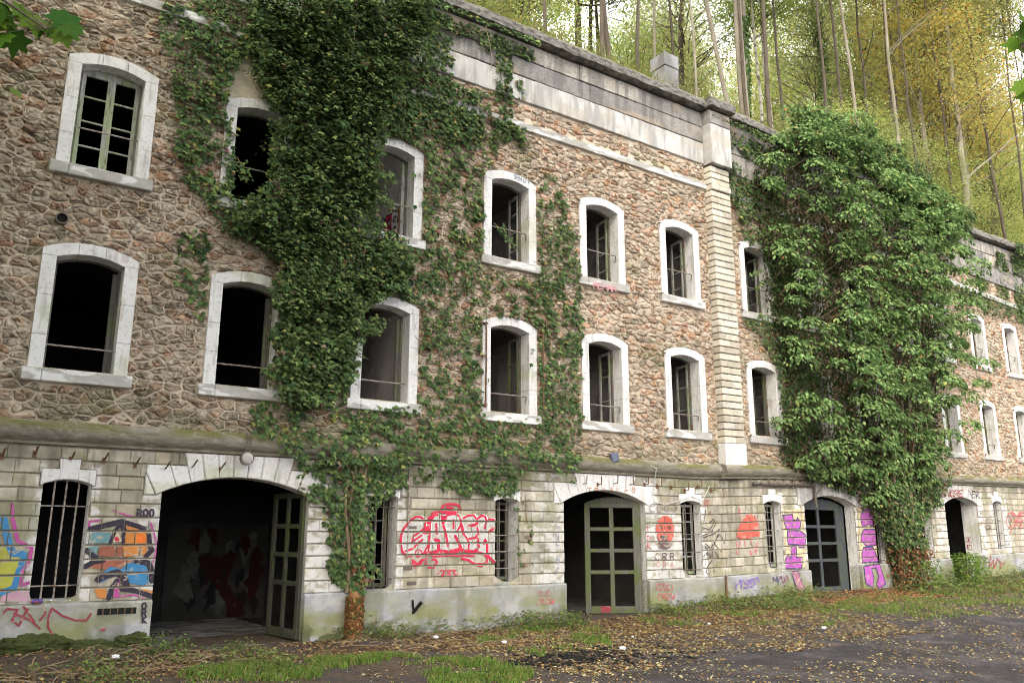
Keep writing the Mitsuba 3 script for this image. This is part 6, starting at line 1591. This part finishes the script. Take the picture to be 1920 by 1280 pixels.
LC = [(.40, .34, .13), (.46, .40, .23), (.34, .22, .09), (.22, .13, .06), (.12, .075, .05), (.36, .34, .23), (.24, .23, .09)]
patchy = lambda x, y, r, s, t: meshkit.fbm(np.c_[x * s, y * s, x * 0], 3, 40) > t + .16 * r.random(len(x))
parts = [litter(64000, (-1, 32), (-12, -.2), LC, [.6, .8, .9, 1.1, 1.2, .6, .5], (.025, .07), lambda x, y, r: patchy(x, y, r, .8, .33), 1),
         litter(30000, (1, 31), (-2.8, -.12), [(.18, .10, .055), (.28, .17, .09), (.10, .06, .04), (.36, .25, .10), (.42, .35, .14)], [1.2, 1, 1, .5, .4], (.04, .09), lambda x, y, r: patchy(x, y, r, 1.0, .34), 2),
         litter(18000, (8, 18), (-6, -1), LC, [.4, .6, 1.1, 1.4, 1.5, .4, .3], (.035, .085), lambda x, y, r: patchy(x, y, r, .9, .33), 3),
         litter(5000, (20, 25.5), (-2.2, -.2), [(.30, .13, .06), (.22, .10, .06), (.40, .22, .09)], [1, 1, .7], (.05, .10), lambda x, y, r: patchy(x, y, r, .9, .3), 4)]
put_leaves('fallen_leaves', parts, 'mat_litter')
labels['fallen_leaves'] = {'label': 'yellow and brown fallen leaves scattered over the ground', 'category': 'fallen leaves', 'kind': 'stuff'}

# weeds along the wall foot
def weeds(n, xr, yr, cols, w, hmax, keepf, seed, size=(.04, .09)):
    r = np.random.default_rng(seed)
    x, y = r.uniform(*xr, n), r.uniform(*yr, n)
    k = keepf(x, y, r)
    x, y = x[k], y[k]
    n = len(x)
    z = ground_z(x, y) + hmax * r.random(n) ** 1.6 * (.3 + 1.1 * meshkit.fbm(np.c_[x * 1.5, y * 1.5, x * 0], 3, 9))
    return leaves(np.c_[x, y, z], r.uniform(*size, n), np.c_[r.normal(0, .5, (n, 2)), np.ones(n)], np.c_[r.normal(0, 1, (n, 2)), r.normal(-.1, .4, n)], palette(n, cols, w, r), LEAF4, .15, .2)


WC = [(.11, .17, .05), (.15, .22, .065), (.19, .24, .09), (.25, .24, .10), (.20, .14, .08)]
parts = [weeds(8500, (14.7, 21.3), (-2.3, -.12), WC, [1, 1, .8, .4, .3], .30, lambda x, y, r: (y > -1.5 + .3 * (r.random(len(x)) - .5) + .5 * np.sin(x * 1.3)) & patchy(x, y, r, 1.2, .32), 11),
         weeds(8000, (6.4, 12.2), (-1.7, -.12), WC, [1, .9, .6, .4, .7], .34, lambda x, y, r: (y > -.75 - .5 * (x > 10.3) + .25 * np.sin(x * 2.1)) & patchy(x, y, r, 1.3, .34), 12),
         weeds(7000, (-1, 5.0), (-3.4, -.2), WC, [1, .8, .5, .4, .5], .20, lambda x, y, r: patchy(x, y, r, 1.3, .42), 13),
         weeds(9000, (24.4, 38), (-3.2, -.12), WC, [1, 1.1, .8, .5, .3], .42, lambda x, y, r: patchy(x, y, r, .9, .33), 14, (.05, .11)),
         weeds(1800, (17.5, 26), (-5.0, -2.0), WC, [1, 1, .8, .5, .3], .12, lambda x, y, r: patchy(x, y, r, 1.1, .42), 15),
         weeds(900, (3.1, 4.0), (-1.4, -.2), WC, [1, .8, .5, .2, .3], .45, lambda x, y, r: (x - 3.45) ** 2 + (y + .6) ** 2 < .18, 16)]
put_leaves('weeds', parts, 'mat_grass')
labels['weeds'] = {'label': 'low weeds and creepers growing along the foot of the wall', 'category': 'weeds', 'kind': 'stuff'}
# bushes by the far doorway
for x, y, h, n, lab in ((28.3, -1.0, 1.0, 800, 'young leafy bush before the far doorway'), (26.2, -.8, .8, 500, 'low bush at the foot of the bushy ivy'), (29.3, -.7, .85, 450, 'small pale green bush right beside the far doorway')):
    k = key_of('bush')
    st = []
    for _ in range(9):
        a, rr = r3.uniform(0, 6.28), r3.uniform(.1, .5)
        st.append(tube([(x, y, float(ground_z(np.array([x]), np.array([y]))[0]) - .02), (x + rr * .5 * math.cos(a), y + rr * .4 * math.sin(a), h * .5), (x + rr * math.cos(a), y + rr * math.sin(a) * .7, h * r3.uniform(.7, 1))], [.012, .009, .004], 5))
    put(k + '__stem', join(st), 'mat_vine', 40)
    a, rr, zz = r3.uniform(0, 6.28, n), np.sqrt(r3.random(n)) * .6, r3.random(n)
    put_leaves(k + '__foliage', [leaves(np.c_[x + rr * np.cos(a) * (1 - .4 * zz), y + rr * np.sin(a) * .7, h * zz + .05], r3.uniform(.07, .14, n), np.c_[r3.normal(0, .5, (n, 2)), np.ones(n)], np.c_[np.cos(a), np.sin(a), -.4 * np.ones(n)], palette(n, [(.17, .28, .06), (.24, .36, .09), (.12, .22, .05)], [1, 1, .7], r3), LEAF4)], 'mat_leaf')
    thing(k, lab, 'bush')
# moss cushions on the left plinth foot
for x, y, z, a, b, c, s in ((1.5, -.18, -.14, .55, .16, .20, 1), (2.35, -.16, -.24, .45, .14, .16, 2), (3.0, -.15, -.16, .3, .13, .15, 3), (.6, -.2, -.1, .5, .18, .25, 4)):
    m = trimesh.creation.icosphere(4, 1.0)
    v = np.array(m.vertices)
    v = v * (.45 + 1.0 * meshkit.fbm(v * 3.4 + s, 5)[:, None]) * [a, b, c] + [x, y, z]
    k = key_of('moss_cushion')
    put(k, (v, np.array(m.faces)), 'mat_moss', True)
    thing(k, 'dark green moss cushion at the foot of the plinth', 'moss', 'moss cushions along the plinth')
# burnt debris and sticks
r4 = np.random.default_rng(99)
parts = []
for _ in range(210):
    x, y = r4.normal(8.9, .75), r4.normal(-4.5, .42)
    if r4.random() < .3:
        x, y = r4.uniform(7.4, 11.5), -4.2 - .45 * (x - 8) + r4.normal(0, .4)
    L, a = r4.uniform(.02, .09), r4.uniform(0, 3.14)
    v, f = box(-L, L, -.018, .018, -.012, .012)
    v = v * [1, r4.uniform(.5, 1.6), 1]
    c, s = math.cos(a), math.sin(a)
    zz = float(ground_z(np.array([x]), np.array([y]))[0])
    parts.append((np.c_[x + c * v[:, 0] - s * v[:, 1], y + s * v[:, 0] + c * v[:, 1], zz + .015 + v[:, 2] + r4.uniform(-.1, .1) * v[:, 0]], f))
put('charred_debris', join(parts), 'mat_black')
labels['charred_debris'] = {'label': 'charred fragments of a burnt out fire on the ground', 'category': 'debris', 'kind': 'stuff'}
parts = []
for _ in range(150):
    zone = r4.random()
    x, y = (r4.uniform(.8, 4.2), r4.uniform(-2.4, -.5)) if zone < .5 else (r4.uniform(6.5, 11), r4.uniform(-2.6, -.3))
    L, a = r4.uniform(.15, .7), r4.normal(0, .9)
    t = np.linspace(-.5, .5, 4)
    px, py = x + L * t * math.cos(a), y + L * t * math.sin(a)
    pz = ground_z(px, py) + .02 + r4.random() * .05 * (1 + np.cos(t * 5))
    parts.append(tube(np.c_[px, py, pz], r4.uniform(.004, .011), 5))
put('twigs', join(parts), 'mat_vine', 40)
labels['twigs'] = {'label': 'dry twigs lying in front of the wall', 'category': 'twigs', 'kind': 'stuff'}

# ventilation chimney on the roof
k = 'concrete_chimney'
put(k + '__shaft', box(18.62, 19.28, 2.2, 2.9, 13.5, 17.25, .03), 'mat_chimney')
put(k + '__cap', box(18.605, 19.295, 2.185, 2.915, 17.255, 17.75, .02), 'mat_chimney')
thing(k, 'square grey concrete ventilation chimney rising behind the parapet', 'chimney')

# ------------------------------------------------------------------ trees
def spray_cloud(seed, n_cl, per, rx, rz, size, cols, wts):
    """leaf clusters on fine twigs filling a broadleaf crown about the origin; returns (leaf mesh, twig mesh)"""
    r = np.random.default_rng(seed)
    P, N, Tt, tw, got = [], [], [], [], 0
    while got < n_cl:
        q = r.uniform(-1, 1, 3)
        if np.linalg.norm(q) > 1 or meshkit.fbm(q[None] * 1.9 + seed * 3.1, 3)[0] < .47:
            continue
        got += 1
        c = q * [rx, rx, rz]
        s = r.uniform(.22, .62)
        g = r.normal(0, 1, (per, 3)) * [s, s, s * .55]
        P.append(c + g)
        N.append(np.c_[r.normal(0, .6, per), r.normal(0, .6, per), np.ones(per)])
        Tt.append(g + r.normal(0, .5, (per, 3)) + [0, 0, -.35])
        if got % 4 == 0:
            root = np.array([c[0] * .15, c[1] * .15, c[2] - .55 * math.hypot(c[0], c[1]) - .4])
            t = np.linspace(0, 1, 5)[:, None]
            path = root * (1 - t) + c * t + np.r_[[[0, 0, 0]], np.cumsum(r.normal(0, .09, (4, 3)), axis=0)]
            tw.append(tube(path, np.linspace(.028, .005, 5), 4, False))
            for _ in range(2):
                e = c + r.normal(0, s, 3)
                tw.append(tube(np.array([path[3], (path[3] + e) / 2 + [0, 0, .05], e]), [.009, .006, .003], 3, False))
    P = np.vstack(P)
    n = len(P)
    return leaves(P, r.uniform(*size, n), np.vstack(N), np.vstack(Tt), palette(n, cols, wts, r, .25), LEAF4, .12, .15), join(tw)


GREEN = [(.36, .48, .12), (.44, .54, .17), (.52, .58, .22), (.28, .40, .11), (.56, .53, .19)]
YELL = [(.54, .53, .19), (.60, .53, .19), (.48, .51, .19), (.60, .46, .16), (.42, .48, .18)]
ORAN = [(.66, .40, .10), (.62, .28, .07), (.68, .54, .16), (.60, .55, .20), (.52, .53, .18)]
OLIV = [(.36, .42, .17), (.44, .48, .21), (.30, .36, .14), (.50, .48, .26), (.46, .36, .20)]
KINDS = {'green': (1, GREEN, [1, 1.1, .8, .8, .4]), 'yellow': (2, YELL, [1, .8, 1, .4, .6]), 'orange': (3, ORAN, [.35, .12, .8, 1, 1.2]), 'olive': (4, OLIV, [1, 1, .8, .5, .2]), 'green2': (5, GREEN, [.8, 1, 1, .5, .8]), 'yellow2': (6, YELL, [.6, .5, 1.2, .2, 1])}
for nm, (sd, cols, wts) in KINDS.items():
    lf, tw = spray_cloud(sd, 250, 30, 3.0, 4.3, (.09, .19), cols, wts)
    scene['crown_' + nm] = {'type': 'shapegroup', 'leaves': mikit.ply((lf[0], lf[1]), 'mat_leaf', smooth=False, color=lf[2]), 'twigs': mikit.ply(tw, 'mat_bark_dark', smooth=True)}


def crown(key, kind, x, y, z, sx, sz, rot):
    scene[key_of(key + '__crown')] = {'type': 'instance', 'to_world': T().translate([x, y, z]).rotate([0, 0, 1], rot).scale([sx, sx, sz]), 'group': {'type': 'ref', 'id': 'crown_' + kind}}


rt = np.random.default_rng(31)
TREE_N = 0


def tree(x, y, dx, dy, h, r0, mat, crowns, lab, name='tree', branches=8, group=None, fork=False, br_lo=.25, zb=None):
    z0 = (hill_z(x, y) if zb is None else zb) - .3
    k = key_of(name)
    t = np.linspace(0, 1, 12)
    wob = np.cumsum(rt.normal(0, .05, (12, 2)), axis=0) * h / 20
    path = np.c_[x + dx * t + wob[:, 0], y + dy * t + wob[:, 1], z0 + h * t]
    rad = r0 * (1 - .72 * t) * np.where(t < .02, 1.35, 1)
    br = [tube(path, rad, 10)]
    for _ in range(branches):
        s = rt.uniform(br_lo, .95)
        p0 = np.array([np.interp(s, t, path[:, i]) for i in range(3)])
        a, L = rt.uniform(0, 6.28), h * rt.uniform(.10, .24) * (1.2 - s * .6)
        u = np.linspace(0, 1, 6)
        el = rt.uniform(.15, .9)
        q = p0 + np.c_[np.cos(a) * L * u, np.sin(a) * L * u, L * (el * u - .1 * u * u)] + np.r_[[[0, 0, 0]], np.cumsum(rt.normal(0, .05 * L / 3, (5, 3)), axis=0)]
        rb = r0 * (1 - .72 * s) * .45
        br.append(tube(q, np.linspace(rb, rb * .2, 6), 6, False))
        for _ in range(2):
            v0 = rt.uniform(.35, .9)
            p1 = np.array([np.interp(v0, u, q[:, i]) for i in range(3)])
            a2, L2 = a + rt.normal(0, .9), L * rt.uniform(.25, .5)
            br.append(tube(p1 + np.c_[np.cos(a2) * L2 * u, np.sin(a2) * L2 * u, L2 * (.35 * u)], np.linspace(rb * .4, rb * .1, 6), 4, False))
    put(k + '__trunk', join(br), mat, 50)
    for kind, fz, sx, sz in crowns:
        s = fz
        p0 = [np.interp(s, t, path[:, i]) for i in range(3)]
        crown(k, kind, p0[0] + rt.normal(0, .5), p0[1] + rt.normal(0, .4), p0[2], sx, sz, rt.uniform(0, 360))
    thing(k, lab, 'tree', group)
    return k, path, rad


def ivy_sleeve(k, path, rad, z0, z1, n, out=.12):
    zz = rt.uniform(z0, z1, n)
    px, py = np.interp(zz, path[:, 2], path[:, 0]), np.interp(zz, path[:, 2], path[:, 1])
    rr = np.interp(zz, path[:, 2], rad) + out * rt.random(n)
    a = rt.uniform(0, 6.28, n)
    put_leaves(k + '__ivy', [leaves(np.c_[px + rr * np.cos(a), py + rr * np.sin(a), zz], rt.uniform(.09, .15, n), np.c_[np.cos(a), np.sin(a), .5 + rt.normal(0, .3, n)], np.c_[rt.normal(0, .4, (n, 2)), -np.ones(n)], palette(n, IVY_BUSH, [1, 1, .7, .3, .03, .02, .02], rt), LEAF5)], 'mat_ivy')


# nearest trees, each where the photograph shows its trunk
NEAR = [(23.62, 3.0, -.35, .2, 22, .20, 'mat_bark', [('green', .62, 1.0, .9)], 'thick pale forked beech trunk rising right behind the parapet by the pilaster', 3, .55),
        (24.6, 4.0, -3.6, .4, 20, .11, 'mat_bark', [('green2', .7, .9, .8)], 'thin pale trunk leaning left beside the thick beech', 3, .5),
        (26.2, 5.0, 1.4, .3, 21, .14, 'mat_bark', [('green', .75, .9, .8)], 'slim trunk with an ivy sleeve just right of the thick beech', 3, .6),
        (31.3, 8.0, -.3, .3, 23, .09, 'mat_birch', [('green2', .6, .9, .9)], 'thin white birch stem, left one of the pale pair', 4, .5),
        (33.2, 9.0, .2, .2, 24, .13, 'mat_birch', [('green', .6, 1.0, .9)], 'white birch stem, right one of the pale pair', 4, .5),
        (36.9, 8.0, .6, .2, 21, .12, 'mat_bark_dark', [('olive', .55, .9, .9)], 'tree clad in dark ivy almost to its top', 5, .4),
        (44.2, 10.0, .3, .3, 25, .20, 'mat_bark', [('yellow2', .55, 1.1, 1.0)], 'grey trunk left of the yellow maples', 6, .3),
        (47.2, 12.0, -.6, .2, 25, .15, 'mat_bark', [('olive', .6, 1.1, 1.0)], 'slender grey trunk behind the yellow maples', 5, .3),
        (41.6, 6.0, -1.6, .3, 23, .20, 'mat_bark', [('yellow', .45, 1.0, 1.0)], 'maple with yellow leaves, leftmost of the three tall trunks at the right', 7, .15),
        (40.9, 5.0, -.3, .3, 23, .18, 'mat_bark', [('orange', .62, 1.0, .9)], 'orange leaved maple in the middle of the three tall trunks at the right', 7, .18),
        (40.6, 3.6, 1.4, .2, 23, .20, 'mat_bark', [('orange', .50, 1.0, 1.0), ('yellow', .8, 1, 1)], 'orange maple, rightmost of the three tall trunks at the right', 8, .12),
        (51.0, 7.0, 2.0, .2, 15, .17, 'mat_bark_dark', [('green2', .5, 1.1, .8)], 'dark leaning trunk at the far right edge', 6, .2),
        (21.1, 10.0, .3, .3, 18, .20, 'mat_bark_dark', [('green', .62, 1.0, .9)], 'dark twin trunk above the middle of the parapet', 6, .35),
        (22.0, 10.6, 1.4, .4, 17, .13, 'mat_bark_dark', [('green2', .7, .9, .9)], 'dark trunk leaning right beside the twin trunk', 6, .35),
        (23.9, 12.0, .2, .3, 18, .12, 'mat_bark_dark', [('green', .8, .8, .8)], 'slim dark trunk left of the chimney', 6, .4),
        (18.9, 11.0, .2, .3, 16, .13, 'mat_bark_dark', [('green2', .6, 1.1, .9)], 'dark trunk above the white parapet stretch', 5, .35),
        (16.6, 3.2, .1, .2, 15, .08, 'mat_birch', [('green2', .8, .7, .8)], 'thin pale stem standing before the chimney', 4, .5),
        (21.9, 6.0, .2, .2, 17, .07, 'mat_bark', [('green', .8, .8, .8)], 'thin bare stem right of the chimney', 5, .4),
        (47.0, 6.0, .5, .2, 22, .15, 'mat_bark', [('orange', .45, 1.1, 1.0), ('yellow', .75, 1.1, 1.0)], 'orange and yellow maple in the upper right corner', 6, .2),
        (54.5, 9.5, .5, .2, 27, .15, 'mat_bark_dark', [('yellow', .5, 1.3, 1.2), ('yellow2', .78, 1.3, 1.2)], 'tall yellow maple filling the upper right corner', 6, .2),
        (60.0, 13.0, .5, .2, 28, .15, 'mat_bark_dark', [('yellow2', .45, 1.4, 1.2), ('green2', .75, 1.4, 1.2)], 'tall yellow green tree behind the corner maples', 6, .2),
        (49.0, 9.0, .5, .2, 25, .15, 'mat_bark_dark', [('yellow', .6, 1.1, 1.1), ('orange', .82, 1.1, 1.0)], 'dark stemmed maple with orange top at the right', 6, .2),
        (52.5, 8.0, .5, .2, 24, .15, 'mat_bark', [('orange', .5, 1.2, 1.1), ('yellow2', .8, 1.2, 1.1)], 'yellow maple leaning out at the far right edge', 6, .2),
        (13.9, 2.6, .1, .1, 17, .07, 'mat_bark_dark', [('green2', .85, .8, .8)], 'thin dark stem at the left end of the parapet grass', 3, .4),
        (16.2, 2.8, .4, .1, 17, .09, 'mat_bark_dark', [('green', .85, .8, .8)], 'dark stem left of the pale birch by the chimney', 3, .4),
        (20.9, 3.0, -.5, .1, 18, .05, 'mat_bark', [('green2', .85, .8, .8)], 'thin grey stem right of the chimney', 3, .5),
        (28.2, 2.6, .3, .1, 19, .07, 'mat_bark_dark', [('green', .85, .8, .8)], 'thin dark stem over the left end of the bushy ivy', 3, .4),
        (30.8, 2.8, -.3, .1, 20, .09, 'mat_bark', [('yellow2', .85, .8, .8)], 'slim grey trunk over the middle of the bushy ivy', 3, .4),
        (34.2, 3.0, .4, .1, 20, .10, 'mat_bark', [('yellow', .85, .9, .8)], 'grey trunk over the right half of the bushy ivy', 4, .4),
        (36.0, 3.2, -.5, .1, 20, .06, 'mat_bark_dark', [('yellow2', .85, .9, .8)], 'thin dark trunk over the right end of the bushy ivy', 4, .3),
        (15.5, 9.0, .3, .2, 15, .14, 'mat_bark_dark', [('yellow2', .55, 1.1, .9)], 'tree at the left end of the visible wood', 5, .3)]
for x, y, dx, dy, h, r0, mat, cr, lab, nb, lo in NEAR:
    k, path, rad = tree(x, y, dx, dy, h, r0, mat, cr, lab, branches=nb, br_lo=lo)
    if 'ivy sleeve' in lab:
        ivy_sleeve(k, path, rad, path[0, 2] + 2, path[0, 2] + 8.5, 1500)
    if 'dark ivy' in lab:
        ivy_sleeve(k, path, rad, path[0, 2] + .5, path[0, 2] + 14, 3800, .42)
def zone(x, y):
    """where in the wood a tree stands, in words, and whether the view shows it"""
    u = float(in_view([x, y, hill_z(x, y) + 6])[0])
    return ('behind the left half of the parapet' if u < 1130 else 'near the concrete chimney' if u < 1320 else 'just right of the pilaster' if u < 1500 else 'above the bushy ivy' if u < 1760 else 'at the far right'), -60 < u < 2040


for i in range(16):
    x, y = 13.5 + 2.1 * i + rt.uniform(-.8, .8), rt.uniform(2.4, 6.5)
    x += y
    where, seen_here = zone(x, y)
    tree(x, y, rt.normal(0, .7), 0, 21, rt.uniform(.05, .11), 'mat_bark_dark', [(('green', 'green2', 'olive')[i % 3] if x < 40 else 'yellow2', .86, .8, .7)], f'slim dark pole like tree {where}', branches=3, br_lo=.35, group=f'slim dark trees {where}')
# undergrowth on the slope: multi-stemmed saplings
for i in range(44):
    x = rt.uniform(6, 64)
    y = rt.uniform(3.0, 13)
    where, seen_here = zone(x, y)
    kind = 'olive' if rt.random() < .35 else ('yellow2' if x > 40 and rt.random() < .5 else ('green2' if rt.random() < .5 else 'green'))
    if not seen_here:
        continue
    k = key_of('sapling')
    z0 = hill_z(x, y)
    st = []
    for _ in range(5):
        a, rr = rt.uniform(0, 6.28), rt.uniform(.4, 1.6)
        st.append(tube([(x, y, z0 - .2), (x + rr * .3 * math.cos(a), y + rr * .3 * math.sin(a), z0 + 2), (x + rr * math.cos(a), y + rr * math.sin(a), z0 + 5.5)], [.05, .035, .012], 5))
    put(k + '__stem', join(st), 'mat_bark_dark', 50)
    s = rt.uniform(.62, .9)
    crown(k, kind, x, y, z0 + 3.6 * s, s, s * rt.uniform(.8, 1.0), rt.uniform(0, 360))
    hue = {'olive': 'dull olive', 'yellow2': 'yellowish'}.get(kind, 'green')
    thing(k, f'{hue} leaved sapling in the undergrowth {where}', 'sapling', f'{hue} saplings {where}')
# the wood behind
for i in range(46):
    y = rt.uniform(13, 44)
    x = 14 + y * .6 + (48 + y * 1.3) * rt.random() ** .8
    right = (x - 12 - y * .55) / (48 + 1.35 * y)
    kind = ['green', 'green2', 'olive', 'yellow', 'yellow2', 'orange'][rt.choice(6, p=[.30, .28, .20, .06, .14, .02] if right < .5 else [.08, .14, .10, .30, .24, .14])]
    where, seen_here = zone(x, y)
    if not seen_here:
        continue
    h = rt.uniform(17, 25)
    s = rt.uniform(1.15, 1.6)
    nm = {'g': 'green', 'o': 'olive green', 'y': 'yellow'}[kind[0]] if kind != 'orange' else 'orange'
    tree(x, y, rt.normal(0, .8), 0, h, rt.uniform(.12, .24), 'mat_bark' if rt.random() < .3 else 'mat_bark_dark', [(kind, rt.uniform(.45, .6), s, s), (kind, .82, s, s * .9)] if y > 20 else [(kind, .6, s, s)], f'tall {nm} leaved tree deep in the wood {where}', branches=3, br_lo=.4, group=f'{nm} trees of the wood {where}')

# ------------------------------------------------------------------ overhanging maples in front (trunks outside the picture)
MAPLE = (np.array([(0, 0), (-.22, -.12), (-.30, .12), (-.62, .22), (-.40, .42), (-.46, .70), (-.18, .60), (0, 1.05), (.18, .60), (.46, .70), (.40, .42), (.62, .22), (.30, .12), (.22, -.12)]),
         np.array([[0, 2, 1], [0, 3, 2], [0, 4, 3], [0, 5, 4], [0, 6, 5], [0, 7, 6], [0, 8, 7], [0, 9, 8], [0, 10, 9], [0, 11, 10], [0, 12, 11], [0, 13, 12]]))


def overhang(name_lab, base, tip, leafpos, size, cols, crowns):
    k = key_of('overhanging_maple')
    bx, by = base
    z0 = float(ground_z(np.array([bx]), np.array([by]))[0])
    t = np.linspace(0, 1, 10)
    path = np.c_[bx + .3 * t, by + .2 * t, z0 - .1 + 11 * t]
    put(k + '__trunk', tube(path, .26 * (1 - .6 * t), 12), 'mat_bark', 50)
    st = np.array([bx + .1, by, z0 + 4.4])
    tip = np.array(tip)
    u = np.linspace(0, 1, 12)
    br = st * (1 - u[:, None]) + tip * u[:, None] + np.c_[u * 0, u * 0, .35 * np.sin(u * 3.14)]
    put(k + '__branch', tube(br, np.linspace(.06, .004, 12), 6), 'mat_bark_dark', 50)
    P = np.array(leafpos)
    n = len(P)
    tw = []
    for p in P:
        q = br[np.argmin(np.linalg.norm(br - p, axis=1))]
        tw.append(tube([q, (q + p) / 2 + [0, 0, .01], p], .0022, 4))
    put(k + '__twig', join(tw), 'mat_bark_dark')
    r = np.random.default_rng(3)
    to_eye = EYE - P
    nor = to_eye / np.linalg.norm(to_eye, axis=1, keepdims=True) * .8 + np.c_[r.normal(0, .35, (n, 2)), .8 * np.ones(n)]
    put_leaves(k + '__foliage', [leaves(P, r.uniform(*size, n), nor, np.c_[r.normal(.25, .25, n), r.normal(0, .3, n), -np.ones(n)], palette(n, cols, [1] * len(cols), r, .12), MAPLE, .1, .12)], 'mat_leaf')
    for c in crowns:
        crown(k, *c)
    thing(k, name_lab, 'tree')


overhang('maple branch with lobed green leaves hanging into the upper left corner', (-4.2, -13.2), [0.147,-11.397,4.19], [[0.015,-11.343,4.317],[0.078,-11.318,4.294],[0.119,-11.282,4.291],[-0.025,-11.275,4.171],[0.02,-11.255,4.211],[0.196,-11.404,4.316],[0.239,-11.468,4.22],[0.225,-11.343,4.25],[0.15,-11.302,4.285],[-0.064,-11.292,4.325],[-0.02,-11.208,4.362],[-0.047,-11.173,4.304],[-0.109,-11.25,4.284],[-0.124,-11.11,4.263]], (.11, .175), [(.05, .11, .018), (.075, .15, .022), (.11, .19, .03)], [('green', -5.0, -11.0, 11.0, 1.5, .9, 40.0), ('green2', -4.6, -6.5, 12.5, 1.35, .9, 140.0), ('green', -6.5, -6.0, 8.0, 1.5, .9, 10.0), ('green2', -5.6, -3.6, 11.0, 1.4, .9, 70.0), ('green', -.5, -11.5, 17.0, 1.6, .8, 200.0), ('green2', 2.5, -13.0, 18.0, 1.6, .8, 300.0), ('green', -8.5, -9.0, 10.0, 1.6, .9, 100.0), ('green2', -2.5, -9.0, 16.5, 1.5, .8, 170.0), ('green', -5.0, -13.5, 15.5, 1.6, .8, 250.0), ('green2', -7.0, -3.5, 5.5, 1.4, .8, 350.0), ('green', -5.6, -1.8, 8.5, 1.2, .9, 33.0), ('green2', -5.6, -4.0, 7.5, 1.1, .8, 66.0), ('green', -6.2, -8.2, 5.0, 1.5, .9, 95.0), ('green2', -9.5, -5.5, 12.0, 1.7, 1.0, 120.0), ('green', -5.8, -2.2, 13.0, 1.3, .8, 222.0), ('green2', -2.0, -13.0, 13.0, 1.2, .8, 12.0), ('green', -7.5, -13.0, 8.0, 1.6, .9, 77.0), ('green2', -9.0, -2.0, 8.0, 1.6, 1.0, 277.0), ('green', 1.0, -10.0, 19.5, 1.6, .8, 311.0)])  # most of these unseen crowns are added to shade the left facade
overhang('tree with a few green leaves at the right edge of the view', (5.4, -15.8), [3.64,-14.506,3.706], [[3.614,-14.531,3.86],[3.721,-14.466,3.81],[3.658,-14.48,3.571],[3.654,-14.547,3.82],[3.778,-14.485,3.74],[3.679,-14.552,3.774],[3.685,-14.486,3.526]], (.10, .15), [(.10, .20, .03), (.15, .26, .04)], [('green2', 7.5, -16.5, 11.0, 1.3, .8, 10.0)])
